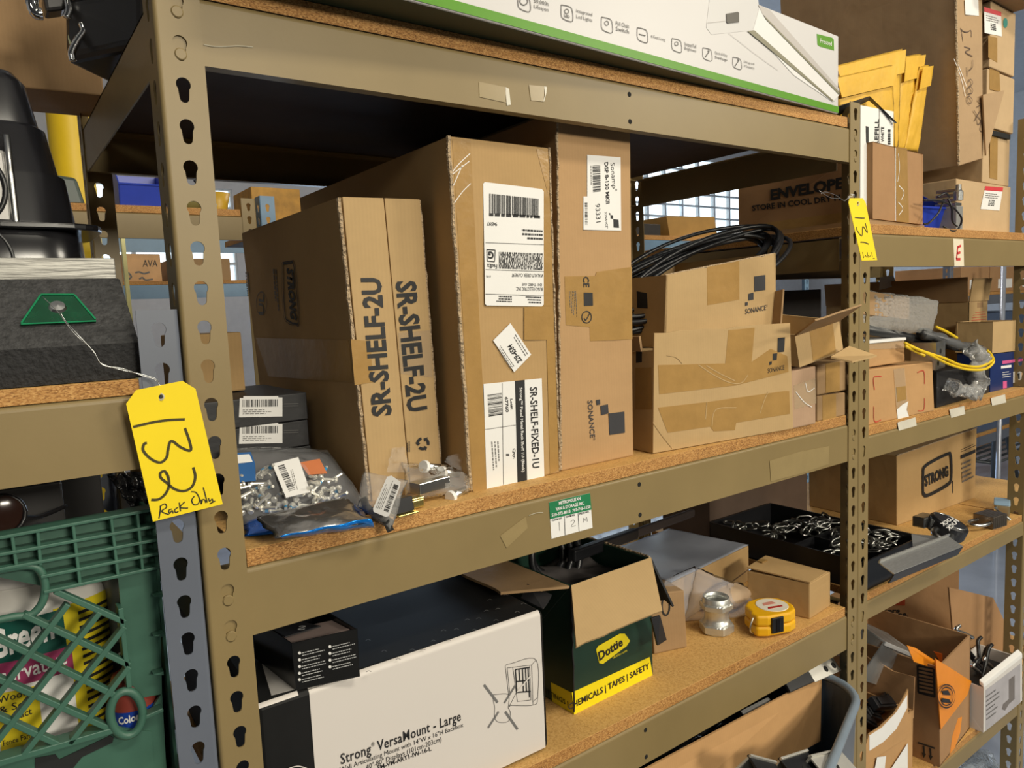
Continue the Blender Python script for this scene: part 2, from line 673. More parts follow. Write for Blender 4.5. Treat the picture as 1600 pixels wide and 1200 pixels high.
def post(parent, x_in, side, z0, z1, m, y=0.0, depth_dir=1, w=0.042, rivets=()):
    """angle post: front flange from x_in outward (side = +1 right, -1 left), side flange at the outer edge"""
    ks = range(math.ceil((z0 + 0.02) / PITCH), math.floor((z1 - 0.008) / PITCH) + 1)
    zs = [k * PITCH for k in ks]
    th = 0.0018
    xl = x_in if side > 0 else x_in - w
    bm = bmesh.new()
    rb = 0.004
    # front flange (flat part), side flange, and the rounded fold between them
    fl0 = xl + (rb if side < 0 else 0)
    me, T = holed_strip('post', w - rb, z0, z1, zs, m, parent, Matrix.Translation((fl0, y + th / 2 * depth_dir, 0)), th, hx=(w / 2 - rb if side < 0 else w / 2))
    me.transform(T)
    bm.from_mesh(me)
    xo = xl + w if side > 0 else xl
    R = Matrix.Rotation(PI / 2, 4, 'Z')
    y0 = y + (rb if depth_dir > 0 else -w)
    me2, T2 = holed_strip('post', w - rb, z0, z1, zs, m, parent, Matrix.Translation((xo - side * th / 2, y0, 0)) @ R, th, hx=(w / 2 - rb if depth_dir > 0 else w / 2))
    me2.transform(T2)
    bm.from_mesh(me2)
    arc = []
    for k in range(7):
        a = PI / 2 * k / 6
        arc.append((xo - side * rb + side * rb * math.sin(a), y + depth_dir * (rb - rb * math.cos(a))))
    for k in range(7):
        a = PI / 2 * (6 - k) / 6
        ri = rb - th
        arc.append((xo - side * rb + side * ri * math.sin(a), y + depth_dir * (rb - ri * math.cos(a))))
    n = len(arc)
    vb = [bm.verts.new((p[0], p[1], z0)) for p in arc]
    vt = [bm.verts.new((p[0], p[1], z1)) for p in arc]
    for i in range(n):
        bm.faces.new((vb[i], vb[(i + 1) % n], vt[(i + 1) % n], vt[i]))
    bm.faces.new(vt)
    bm.faces.new(vb)
    bmesh.ops.recalc_face_normals(bm, faces=bm.faces)
    out = bpy.data.meshes.new('post')
    bm.to_mesh(out)
    bm.free()
    out.materials.append(m)
    o = bpy.data.objects.new('post', out)
    COL.objects.link(o)
    o.parent = parent
    MAT_OF[o.name] = Matrix.Identity(4)
    xc = xl + w / 2
    for k in rivets:
        b = MB()
        zc = k * PITCH - 0.0105
        b.lathe([(0, 0.0012), (0.0046, 0.0012), (0.0056, 0.0002), (0.0056, -0.004)], 18, Matrix.Translation((xc, y, zc)) @ Matrix.Rotation(PI / 2, 4, 'X'))
        b.build('rivet', m, o, smooth=False)
    return o


def beam(parent, x0, x1, z0, z1, y, m, dirn=1, holes=None, name='beam'):
    """channel beam along x; front face at y, lips turned inward (dirn +1 = away from viewer)"""
    t, L, r = 0.002, 0.030, 0.005
    out = [(0, z0)]
    for k in range(6):
        a = PI / 2 * k / 5
        out.append((r - r * math.cos(a), z1 - r + r * math.sin(a)))
    out += [(L, z1), (L, z1 - t)]
    for k in range(6):
        a = PI / 2 * (5 - k) / 5
        out.append((r - (r - t) * math.cos(a), z1 - r + (r - t) * math.sin(a)))
    out += [(t, z0 + t), (L * 0.5, z0 + t), (L * 0.5, z0)]
    b = MB()
    b.prism([(x0, y + dirn * p[0], p[1]) for p in out], (x1 - x0, 0, 0))
    o = b.build(name, m, parent)
    if holes:
        for hx, hz in holes:
            MB().lathe([(0, 0.0006), (0.0032, 0.0006), (0.0036, 0.0)], 14, Matrix.Translation((hx, y, hz)) @ Matrix.Rotation(PI / 2, 4, 'X')).build('bolt_hole', DARKHOLE, o)
    return o


def side_beam(parent, x, y0, y1, z0, z1, m, lip=0.02):
    b = MB()
    b.span((x - 0.001, y0, z0), (x + 0.001, y1, z1))
    b.span((x - 0.001, y0, z1 - 0.002), (x + lip, y1, z1))
    return b.build('side_beam', m, parent)


def board(x0, x1, y0, y1, z0, z1, label, m=CHIPTOP, edge=None):
    o = MB().span((x0, y0, z0), (x1, y1, z1)).build('shelf_board', m, bevel=0.0008)
    tag(o, label, 'shelf', 'particle board shelves on the racks')
    o.data.materials.append(edge or CHIP)
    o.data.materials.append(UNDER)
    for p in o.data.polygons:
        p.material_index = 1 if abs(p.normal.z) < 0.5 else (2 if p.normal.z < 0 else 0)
    return o


DEPTH = 0.60
LV = [(-0.055, 0.017, 0.036), (0.516, 0.5785, 0.598), (-0.440, -0.3705, -0.3515)]
# ---- the rack in the middle
rack = thing('storage_rack', 'tan steel boltless rack in the middle, holding the tall upright cartons', 'rack')
rv = (0, -1, 14, 15, -10, -11)
post(rack, 0.0205, -1, FLOOR_Z, 0.63, TAN, rivets=rv)
post(rack, 1.1685, 1, FLOOR_Z, 0.626, TAN, w=0.0365, rivets=rv)
post(rack, 0.0205, -1, FLOOR_Z, 0.63, TAN, y=DEPTH + 0.01, depth_dir=-1)
post(rack, 1.1685, 1, FLOOR_Z, 0.63, TAN, y=DEPTH + 0.01, depth_dir=-1)
for z0, z1, zt in LV:
    hs = [(0.5935, z1 - 0.0145), (0.5935, z0 + 0.011)]
    beam(rack, -0.018, 1.2035, z0, z1, 0.0022, TAN, 1, hs)
    beam(rack, -0.018, 1.2035, z0, z1, DEPTH + 0.0075, TAN, -1)
    side_beam(rack, -0.0185, 0.045, DEPTH - 0.035, z0 - 0.006, z1 - 0.004, TAN)
    side_beam(rack, 1.2005, 0.045, DEPTH - 0.035, z0 - 0.006, z1 - 0.004, TAN, -0.02)
    MB().span((0.575, 0.034, z1 - 0.03), (0.61, DEPTH - 0.03, z1 - 0.003)).build('centre_tie', TAN, rack)
names = ['shelf board of the middle rack under the tall upright cartons', 'top shelf board of the middle rack under the long white light fixture box',
         'shelf board of the middle rack carrying the tape measure and steel coupling']
for (z0, z1, zt), nm in zip(LV, names):
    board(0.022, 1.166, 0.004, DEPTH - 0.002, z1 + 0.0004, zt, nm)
# ---- left neighbour
left = thing('storage_rack', 'grey-posted steel rack at the left edge, holding the rubber wheel stop', 'rack')
post(left, -0.060, 1, FLOOR_Z, 0.285, GREY, y=-0.001, w=0.0365)
post(left, -0.060, 1, FLOOR_Z, 0.285, GREY, y=DEPTH + 0.01, depth_dir=-1, w=0.0365)
for z0, z1 in ((0.137, 0.2065), (-0.295, -0.225)):
    beam(left, -1.26, -0.025, z0, z1, 0.0012, TAN, 1)
    beam(left, -1.26, -0.025, z0, z1, DEPTH + 0.0075, TAN, -1)
board(-1.213, -0.062, 0.0035, DEPTH - 0.002, 0.2069, 0.2215, 'shelf board at the left edge under the black rubber wheel stop')
board(-1.213, -0.062, 0.0035, DEPTH - 0.002, -0.2246, -0.207, 'lower left shelf board under the green milk crate')
post(left, -1.215, -1, FLOOR_Z, 0.285, GREY, y=-0.001, w=0.0365)
# ---- right neighbour
right = thing('storage_rack', 'tan steel rack on the right, beside the pole with tag 131', 'rack')
post(right, 1.2415, -1, FLOOR_Z, 0.338, TAN, w=0.0365, y=-0.0005)
post(right, 2.092, -1, FLOOR_Z, 0.70, TAN, y=-0.0005)
post(right, 2.432, 1, FLOOR_Z, 0.70, TAN, y=-0.0005)
post(right, 1.2415, -1, FLOOR_Z, 0.338, TAN, y=DEPTH + 0.01, depth_dir=-1, w=0.0365)
post(right, 2.432, 1, FLOOR_Z, 0.70, TAN, y=DEPTH + 0.01, depth_dir=-1)
RLV = [(0.322, 0.386, 0.405), (-0.062, -0.016, 0.003), (-0.400, -0.362, -0.3445), (-0.915, -0.872, -0.854)]
for i, (z0, z1, zt) in enumerate(RLV):
    beam(right, 1.2075, 2.470, z0, z1, 0.0018, TAN, 1)
    beam(right, 1.2075, 2.470, z0, z1, DEPTH + 0.0075, TAN, -1)
    side_beam(right, 1.2095, 0.045, DEPTH - 0.035, z0 - 0.004, z1 - 0.004, TAN)
rn = ['top shelf board of the right rack under the stacked brown cartons', 'right rack shelf board under the bubble wrapped parcel',
      'bare wood shelf board holding the padlocks', 'low right shelf board under the orange sheets']
rn2 = ['short board at the far right end of the top right shelf', 'short board at the far right end behind the blue carton', 'short board at the far right end past the padlocks', 'short board at the far right end of the lowest right shelf']
for (z0, z1, zt), nm, nm2 in zip(RLV, rn, rn2):
    board(1.243, 2.047, 0.004, DEPTH - 0.002, z1 + 0.0004, zt, nm)
    board(2.054, 2.430, 0.004, DEPTH - 0.002, z1 + 0.0004, zt, nm2)
# ================================================================ cartons
def lerp(a, b, t):
    a, b = Vector(a), Vector(b)
    return a + (b - a) * t


def hexa(mb, c, n=8, dent=0.0, seed=0):
    """closed box skin through 8 corners c = front bl,br,tr,tl then back bl,br,tr,tl, gently dented inwards"""
    ctr = sum(c, Vector()) / 8
    faces = ((0, 1, 2, 3), (1, 5, 6, 2), (5, 4, 7, 6), (4, 0, 3, 7), (3, 2, 6, 7), (4, 5, 1, 0))
    for f in faces:
        p = [c[i] for i in f]
        nrm = (p[1] - p[0]).cross(p[3] - p[0])
        nrm.normalize()
        if nrm.dot(ctr - p[0]) < 0:
            nrm.negate()

        def fn(u, v, p=p, nrm=nrm):
            q = lerp(lerp(p[0], p[1], u), lerp(p[3], p[2], u), v)
            if dent:
                e = min(u, 1 - u, v, 1 - v)
                k = max(0.0, noise.noise(q * 9.0 + Vector((seed, 0, 0))) + 0.25) * min(1.0, e * 4)
                q = q + nrm * (dent * k)
            return q
        mb.grid(fn, n, n)
    return mb


class Carton:
    pass


def carton(name, label, cat, c4, depth, m, group=None, dent=0.0015, bevel=0.0022, open_top=False, wall=0.004, seed=0, inner=None):
    """c4 = front bl, br, tr, tl (world); depth = vector to the back"""
    c4 = [Vector(p) for p in c4]
    d = Vector(depth)
    e = c4[1] - c4[0]
    k = Carton()
    k.c = c4 + [p + d for p in c4]
    k.root = thing(name, label, cat, frame(c4[0], e), group)
    k.front = Panel(c4[0], e.cross(c4[3] - c4[0]))
    k.left = Panel(c4[0], d.cross(c4[3] - c4[0]))
    k.right = Panel(c4[1], d.cross(c4[2] - c4[1]))
    k.top = Panel(c4[3], e.cross(d))
    k.d = d
    if not open_top:
        k.body = hexa(MB(), k.c, 8, dent, seed).build('body', m, k.root, bevel=bevel, world=True)
    else:
        en, dn = e.normalized(), d.normalized()
        b = MB()
        C = k.c
        walls = ((0, 1, 2, 3, dn), (5, 4, 7, 6, -dn), (4, 0, 3, 7, en), (1, 5, 6, 2, -en))
        for i0, i1, i2, i3, nn in walls:
            b.prism([C[i0], C[i1], C[i2], C[i3]], nn * wall)
        b.prism([C[0], C[1], C[5], C[4]], Vector((0, 0, wall)))
        k.body = b.build('body', m, k.root, bevel=0.0008, world=True)
    return k


def flap(k, name, p, q, out, m, thick=0.004, jag=0.0, seed=3, n=10):
    """cardboard flap hinged on the edge p-q, reaching by the vector out; ragged free edge"""
    rnd = random.Random(seed)
    p, q, out = Vector(p), Vector(q), Vector(out)
    nn = (q - p).cross(out).normalized() * thick
    pts = [p, q]
    for i in range(n + 1):
        t = i / n
        pts.append(lerp(q, p, t) + out * (1 - (rnd.uniform(0, jag) if 0 < i < n else 0)))
    return MB().prism(pts, nn).build(name, m, k.root, world=True)


def quad_px(z0, bl, br, tr, tl, y0, yaw=0.0, x0=0.0):
    """front face: four pixels on an upright plane through (x0,y0), turned by yaw degrees; the bottom is set on z0"""
    n = Vector((-math.sin(math.radians(yaw)), math.cos(math.radians(yaw)), 0))
    p0 = Vector((x0, y0, 0))
    P = [onplane(px, py, p0, n) for px, py in (bl, br, tr, tl)]
    if z0 is not None:
        P[0].z = P[1].z = z0
    return P, n


Z1 = 0.0362
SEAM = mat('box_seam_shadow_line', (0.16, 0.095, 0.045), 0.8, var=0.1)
RIM = card('corrugated_rim', (0.47, 0.35, 0.22), lines=0.5, axis='Z', dents=0.9, dscale=160)


def rim(k, name, a, b, w=0.004, m=None, seed=1):
    """ragged corrugated rim of a flap along a-b"""
    rnd = random.Random(seed)
    a, b = Vector(a), Vector(b)
    n = max(6, int((b - a).length / 0.012))
    pts = [lerp(a, b, i / n) + Vector((rnd.uniform(-1, 1), rnd.uniform(-1, 1), 0)) * 0.0007 for i in range(n + 1)]
    return MB().tube(pts, [w / 2 * rnd.uniform(0.75, 1.1) for _ in pts], 6).build(name, m or RIM, k.root, world=True)


def recycle(pn, cx, cy, r, m, parent, name='recycling_mark'):
    b = MB()
    O = pn.q(cx, cy, 2)
    X = (pn.q(cx + 1, cy, 2) - O)
    Y = (pn.q(cx, cy - 1, 2) - O)

    def pt(a, rad):
        return O + X * (rad * math.cos(a)) + Y * (rad * math.sin(a))
    for i in range(3):
        a0 = PI / 2 + i * 2 * PI / 3
        seq = [a0 + 0.28 + 1.15 * j / 5 for j in range(6)]
        vs = [pt(a, r) for a in seq] + [pt(a, r * 0.58) for a in reversed(seq)]
        b.add(vs, [tuple(range(len(vs)))])
        e = seq[-1]
        b.add([pt(e, r * 1.22), pt(e + 0.55, r * 0.8), pt(e, r * 0.36)], [(0, 1, 2)])
    return b.build(name, m, parent, world=True)


# ---- the black-lettered upright carton
P, n = quad_px(Z1, (575.5, 784), (690.5, 760), (655, 312), (527, 308), 0.09)
k = carton('carton', 'upright tan carton with two columns of bold black lettering, nearest the left pole', 'box', P, n * 0.40, CB, 'tall cartons standing on the middle shelf', seed=1)
fm = onplane(598, 310, P[0], n)
fb = onplane(640, 770, P[0], n)
fb.z = Z1
off = -n * 0.0036
g = 0.0006
ex = Vector((1, 0, 0))
for (a, b_, c, d_) in ((P[0] + ex * 0.004, fb - ex * g, fm - ex * g, P[3] + ex * 0.005), (fb + ex * g, P[1] - ex * 0.001, P[2] - ex * 0.001, fm + ex * g)):
    MB().prism([a, b_, c, d_], off).build('front_flap', CBL, k.root, bevel=0.0008, world=True)
rim(k, 'corrugated_rim', P[0] + Vector((0.001, -0.001, 0.003)), P[3] + Vector((0.001, -0.001, -0.001)), 0.005)
rim(k, 'corrugated_rim', P[1] + Vector((0, -0.001, 0.003)), P[2] + Vector((0, -0.001, -0.001)), 0.004, seed=4)
F = Panel(P[0] + off, n)
F.text('printed_text', 'SR-SHELF-2U', (612.5, 648), (595.5, 434), (581, 652), INK, k.root, bold=0.035)
F.text('printed_text', 'SR-SHELF-2U', (617, 440), (636, 645), (650, 438), INK, k.root, bold=0.035)
recycle(F, 660.5, 693, 10.5, INK, k.root)
F.lines('small_print', (640, 706), (640, 689), (634, 706), INK, k.root, 2, seed=5)
F.patch('tape_strip', [(548, 530), (578, 533), (583, 597), (554, 602)], TAPE, k.root, 1.2)
F.patch('tape_strip', [(622, 520), (672, 516), (676, 590), (626, 584)], CLTAPE, k.root, 1.2)
# left face: framed wordmark, approval mark, small print, dark tape band
L = k.left
for i, r in enumerate((0.0013, 0.0005)):
    o = 0 if i == 0 else 2.4
    L.stroke('logo_frame', [[(446 - o, 412 - o), (454, 411 - o), (460 + o, 418 - o), (467 + o, 498 + o), (461, 505 + o), (453 - o, 502 + o), (446 - o, 490), (443 - o, 420), (446 - o, 412 - o)]], r, INK, k.root)
L.text('printed_text', 'STRONG', (448, 418), (454, 497), (459, 421), INK, k.root, bold=0.05)
L.text('printed_text', 'UL', (413, 492), (413, 460), (405, 490), GINK, k.root, bold=0.02)
L.stroke('approval_ring', [[(409 + 8 * math.cos(a * PI / 8), 474 + 18 * math.sin(a * PI / 8)) for a in range(17)]], 0.0007, GINK, k.root)
L.lines('small_print', (427, 420), (432, 490), (434, 421), GINK, k.root, 2, seed=6)
L.lines('small_print', (384, 425), (388, 470), (390, 426), GINK, k.root, 2, seed=8)
L.patch('tape_strip', [(400, 528), (545, 531), (552, 598), (420, 588)], TAPE, k.root)

# ---- the widest carton with courier label
P, n = quad_px(Z1, (735, 768), (875, 740), (858, 231), (700, 212), 0.036)
k = carton('carton', 'tall upright carton with white courier label and a white label with a black stripe', 'box', P, n * 0.52, CB, 'tall cartons standing on the middle shelf', dent=0.003, seed=2)
rim(k, 'corrugated_rim', P[0] + Vector((0, 0, 0.003)), P[3], 0.006, seed=7)
rim(k, 'corrugated_rim', P[1] + Vector((0, 0, 0.003)), P[2], 0.004, seed=8)
F = k.front
F.patch('tape_strip', [(706, 217), (735, 219), (762, 764), (739, 768)], TAPE, k.root)
F.patch('tape_strip', [(838, 233), (856, 238), (862, 300), (861, 330), (855, 300)], TAPE, k.root)
F.patch('tape_strip', [(819, 480), (864, 478), (866, 531), (819, 531)], TAPE, k.root)
F.patch('tape_strip', [(854, 531), (867, 531), (873, 734), (859, 741)], TAPE, k.root)
F.patch('tape_strip', [(849, 300), (861, 302), (864, 478), (849, 478)], TAPE, k.root, 0.9)
lb = F.patch('courier_label', [(754.5, 287), (757, 284.5), (846, 295.5), (849, 299), (849, 476), (846, 478.7), (760, 477.5), (757.5, 475)], WHITE, k.root, 2)
F.bars('barcode', (763.7, 333), (841.5, 340), (763.7, 302.5), INK, lb, 44, 3, seed=3)
F.lines('small_print', (843, 337), (762, 333), (843, 345), INK, lb, 1, 3, seed=2, h=0.55)
F.text('label_text', '94597', (776, 347.5), (760, 346.5), (776, 353.5), INK, lb, bold=0.02, k=3)
F.lines('small_print', (847, 360), (812, 358), (847, 378), INK, lb, 3, 3, seed=4)
for yy in (379, 421, 459):
    F.patch('rule_line', [(758, yy), (849, yy + 3), (849, yy + 3.7), (758, yy + 0.7)], INK, lb, 3)
F.text('label_text', 'G', (771, 393), (762, 392.5), (771, 405), INK, lb, bold=0.05, k=3)
F.stroke('letter_frame', [[(760, 390), (773, 391)], [(773, 391), (772, 409)], [(772, 409), (760.5, 408)], [(760.5, 408), (760, 390)]], 0.0006, INK, lb, k=3)
for r_ in range(9):
    y0 = 393.5 + r_ * 2.9
    F.bars('barcode', (779, y0 + 2.9), (848, y0 + 5.5), (779, y0), INK, lb, 34, 3, seed=20 + r_)
F.text('label_text', 'FedEx', (776, 413), (760, 412), (776, 420), INK, lb, bold=0.02, k=3)
F.text('label_text', 'WALNUT CREEK CA 94597', (848, 428), (799, 427), (848, 433.5), INK, lb, k=3)
F.text('label_text', '1041 THIRD AVE', (846, 443), (815, 442), (846, 447.5), INK, lb, k=3)
F.text('label_text', 'BUSCH ELECTRIC INC', (847, 449.5), (806, 448.5), (847, 455), INK, lb, k=3)
F.text('label_text', '(US)', (766, 430), (759, 429.5), (766, 434), INK, lb, k=3)
F.lines('small_print', (845, 464), (820, 463), (845, 476), INK, lb, 3, 3, seed=9)
F.lines('small_print', (799, 463), (770, 462), (799, 474), INK, lb, 3, 3, seed=10)
lb = F.patch('paper_label', [(797, 505), (829.5, 554), (803, 581.5), (770, 532)], WHITE, k.root, 2)
F.text('label_text', '229-4584', (816, 563.5), (799, 537), (808, 568), INK, lb, bold=0.03, k=3)
F.lines('small_print', (824, 553), (801, 516), (818, 558), GINK, lb, 2, 3, seed=12, h=0.3)
F.lines('small_print', (803, 572), (780, 538), (795, 576), GINK, lb, 3, 3, seed=13, h=0.3)
lb = F.patch('shipping_label', [(755, 600), (846, 591), (850, 745.5), (760, 765)], WHITE, k.root, 2)
F.patch('black_stripe', [(804, 595), (819, 593.5), (823, 752), (808, 756)], INK, lb, 3)
F.text('label_text', 'SR-SHELF-FIXED-1U', (827, 605), (831, 732), (838.5, 604), INK, lb, bold=0.02, k=3)
F.text('label_text', 'Strong\u2122 Fixed Metal Rack Shelf 1U (Black)', (809.5, 606), (813.5, 738), (815, 605), WHITE, lb, bold=0.015, k=4)
F.text('label_text', 'Qty:', (799, 701), (800, 717), (804.5, 700), INK, lb, bold=0.02, k=3)
F.text('label_text', '1', (790, 709), (790, 712), (795, 709), INK, lb, bold=0.02, k=3)
F.text('label_text', 'Lot#:', (796, 623), (797, 640), (800, 623), INK, lb, bold=0.02, k=3)
F.text('label_text', '67760', (788, 620), (789.5, 644), (793, 620), INK, lb, bold=0.02, k=3)
F.bars('barcode', (761, 617), (763, 652), (783, 614), INK, lb, 20, 3, seed=5)
F.lines('small_print', (767, 690), (770, 738), (781, 689), GINK, lb, 3, 3, seed=14, h=0.35)
F.stroke('rule_line', [[(784, 598), (786, 757)], [(757, 671), (805, 664)]], 0.0003, INK, lb, k=3)
F.stroke('crease', [[(707, 268), (718, 255), (734, 240)], [(707, 272), (720, 262), (733, 252)], [(709, 318), (722, 300), (735, 287)], [(708, 290), (716, 272), (722, 258)]], 0.0005, WHITE, k.root, k=1.6)

# ---- the narrow carton with black squares
P, n = quad_px(Z1, (876.5, 737), (990, 712.5), (985, 190), (870, 172), 0.041)
k = carton('carton', 'tall narrow upright carton with three black squares above the shelf edge', 'box', P, n * 0.5, card('cardboard_pinkish', (0.48, 0.295, 0.140)), 'tall cartons standing on the middle shelf', seed=3)
rim(k, 'corrugated_rim', P[0] + Vector((0, 0, 0.003)), P[3], 0.004, seed=9)
F = k.front
lb = F.patch('paper_label', [(917, 242), (969, 246), (970, 360.5), (911, 359), (911, 307), (917, 307)], WHITE, k.root, 2)
F.text('label_text', 'Sonamp\u00ae', (951, 255), (954.5, 300), (960, 254), INK, lb, k=3)
F.text('label_text', 'DSP 8-130 MKII', (943.5, 254), (946, 319), (949.5, 253), INK, lb, bold=0.03, k=3)
F.text('label_text', '93331', (929.5, 319), (931, 348), (936.5, 318), INK, lb, k=3)
F.bars('barcode', (925, 259), (926, 302), (937, 258), INK, lb, 22, 3, seed=8)
F.bars('barcode', (913, 317), (913.5, 353), (917, 317), INK, lb, 20, 3, seed=9)
F.lines('small_print', (922, 259), (923, 302), (924, 259), GINK, lb, 1, 3, seed=3)
F.text('label_text', 'SONANCE\u00ae', (944, 331), (946, 357), (947.5, 331), INK, lb, k=3)
for s in ([(957.5, 342.5), (965.5, 343.5), (966.5, 356), (958, 355.5)], [(953, 336), (957, 336.5), (957.3, 342), (953.3, 341.5)], [(950.7, 333), (952.7, 333.2), (953, 335.7), (951, 335.5)]):
    F.patch('logo_square', s, INK, lb, 3)
for s in ([(950.5, 646), (975, 643), (976, 676), (952, 679.5)], [(938, 634), (949.5, 631.5), (950.5, 646), (939, 648.5)], [(931, 625), (937, 624), (937.5, 632), (932, 632.7)]):
    F.patch('logo_square', s, mat('dark_print', (0.035, 0.035, 0.04), 0.6), k.root, 2)
F.text('printed_text', 'SONANCE\u00ae', (917.5, 626), (922, 689), (925.5, 625), mat('dark_print', (0.035, 0.035, 0.04), 0.6), k.root, bold=0.01)
F.patch('tape_strip', [(882, 432), (930, 431), (932, 425), (987, 417), (987.5, 501), (921, 511), (884, 508)], TAPE, k.root)
F.patch('tape_strip', [(921, 511), (987.5, 501), (988, 530), (922, 533)], TAPE, k.root, 0.7)
F.text('printed_text', 'CE', (910, 432), (911, 449), (919.5, 432), INK, k.root, bold=0.02, k=2.5)
F.patch('printed_square', [(911.5, 457), (925.5, 457.5), (926, 477.5), (912, 478)], INK, k.root, 2.4)
F.stroke('tick_mark', [[(916 + 7.5 * math.cos(a * PI / 8), 495.5 + 9 * math.sin(a * PI / 8)) for a in range(17)], [(912, 497), (915, 500), (921, 489)]], 0.0008, INK, k.root, k=2.4)
F.lines('small_print', (889, 455), (891, 496), (901, 455), GINK, k.root, 5, seed=15, h=0.3, k=2.4)

# ---- crushed carton at the shelf front and the open carton above it
P, n = quad_px(Z1, (1018, 708), (1237, 674), (1232, 505), (1020, 520), 0.030, -6.0, 0.66)
P[3].z, P[2].z = 0.196, 0.196
Pf = [onplane(1020, 520, P[0], n), onplane(1232, 505, P[0], n)]
k = carton('carton', 'crushed heavily taped carton at the shelf front, with the cable carton on it', 'box', P, n * 0.30, CBL, dent=0.006, seed=5)
rnd = random.Random(5)
tops = [lerp(Pf[1], Pf[0], i / 12) + Vector((0, 0, rnd.uniform(-0.002, 0.0015))) for i in range(13)]
MB().prism([P[0] + Vector((0, 0, 0.001)), P[1] + Vector((0, 0, 0.001))] + tops, n * -0.0035).build('front_panel', CBL, k.root, bevel=0.0006, world=True)
k.front = Panel(P[0] - n * 0.0035, n)
flap(k, 'side_flap', k.c[2] + Vector((0.002, 0.02, 0)), k.c[6] + Vector((0.002, 0, 0)), Vector((0.012, 0, 0.088)), CBD, jag=0.15, seed=6)
flap(k, 'side_flap', k.c[7] - Vector((0.002, 0, 0)), k.c[3] + Vector((-0.002, 0.02, 0)), Vector((-0.004, 0, 0.024)), CBD, jag=0.1, seed=7)
F = k.front
F.patch('tape_strip', [(1138, 516), (1179, 512), (1174, 567), (1133, 569)], TAPE, k.root)
F.patch('tape_strip', [(1028, 570.5), (1172, 567), (1204, 545), (1230, 556.5), (1232, 581), (1150, 602), (1030, 616)], TAPE, k.root, 1.1)
F.patch('tape_strip', [(1028, 637), (1106, 628), (1225, 611), (1233, 611), (1234, 646.6), (1150, 660.6), (1148, 672), (1115, 674), (1109.5, 666.7), (1043, 676)], TAPE, k.root, 1.1)
F.stroke('crease', [[(1091, 570), (1115, 586), (1141, 598), (1158, 598), (1168, 586)], [(1103, 571), (1125, 584), (1148, 595)], [(1020, 660), (1034, 680), (1050, 700)], [(1104, 628), (1102, 655)], [(1187, 646), (1194, 625), (1200, 612)],
                   [(1042, 555), (1056, 558), (1066, 568)], [(1112, 666), (1118, 640), (1150, 637)]], 0.0008, CBL, k.root, k=2)
for s in ([(1215, 528), (1226, 527), (1224.6, 549.5), (1214.5, 550.4)], [(1207, 552.6), (1214, 551.8), (1213, 562.6), (1206.6, 563.5)], [(1202, 565), (1205.7, 564.4), (1205, 569.6), (1201, 570.5)]):
    F.patch('logo_square', s, INK, k.root, 2)
F.text('printed_text', 'SONANCE', (1199, 583), (1225, 577.5), (1199, 575.5), INK, k.root)
k.left.patch('tape_strip', [(993, 575), (1018, 574), (1019, 640), (993, 640)], TAPE, k.root)
k.left.patch('logo_square', [(994, 540), (1003, 540), (1003, 566), (994, 567)], INK, k.root)

P, n = quad_px(0.197, (1037, 530), (1212, 516), (1212, 396), (1041, 430), 0.062, -6.0, 0.73)
k = carton('open_carton', 'open topped carton stacked on the crushed one, holding a coil of black cable', 'box', P, n * 0.26, CBL, open_top=True)
F = k.front
F.patch('tape_strip', [(1104.5, 417.5), (1155, 407.5), (1155, 468), (1105, 477)], TAPE, k.root)
for s in ([(1178, 432), (1195.5, 429.5), (1195.5, 453), (1178, 455.5)], [(1169, 459), (1177, 457), (1177, 468), (1169, 469.5)], [(1164, 472.5), (1168, 472), (1168, 477), (1164, 478)]):
    F.patch('logo_square', s, mat('dark_print', (0.035, 0.035, 0.04), 0.6), k.root, 2)
F.text('printed_text', 'SONANCE\u00ae', (1164, 491), (1199, 484), (1164, 482.5), mat('dark_print', (0.035, 0.035, 0.04), 0.6), k.root, bold=0.01)
k.left.patch('logo_square', [(995, 455), (1011, 458), (1012, 482), (996, 481)], INK, k.root)
rim(k, 'corrugated_rim', P[3] + n * 0.002, P[2] + n * 0.002, 0.004, seed=3)

# ---- the coil of cable leaning out of it
CAB = mat('black_cable_jacket', (0.012, 0.013, 0.016), 0.38, var=0.2)
root = thing('cable_coil', 'coil of black cable spilling out of the open carton', 'cable', at(1060, 440, y=0.17))
rnd = random.Random(4)
C0 = at(1075, 428, y=0.17)
A0 = at(1197, 362, y=0.16) - C0
for i in range(11):
    Cc = C0 + Vector((rnd.uniform(-0.006, 0.012), rnd.uniform(-0.03, 0.03), rnd.uniform(-0.012, 0.012)))
    Aa = A0 * rnd.uniform(0.9, 1.03) + Vector((0, 0, rnd.uniform(-0.016, 0.016)))
    Bb = Vector((-0.014, rnd.uniform(0.05, 0.085), rnd.uniform(0.020, 0.044)))
    pts = []
    for j in range(41):
        a = 2 * PI * j / 40
        pts.append(Cc + Aa * math.cos(a) + Bb * math.sin(a) + Vector((0, 0, 0.003 * math.sin(3 * a + i))))
    MB().tube(pts, rnd.choice((0.0038, 0.0045, 0.005)), 8, cap=False).build('cable_loop', CAB, root, smooth=True, world=True)
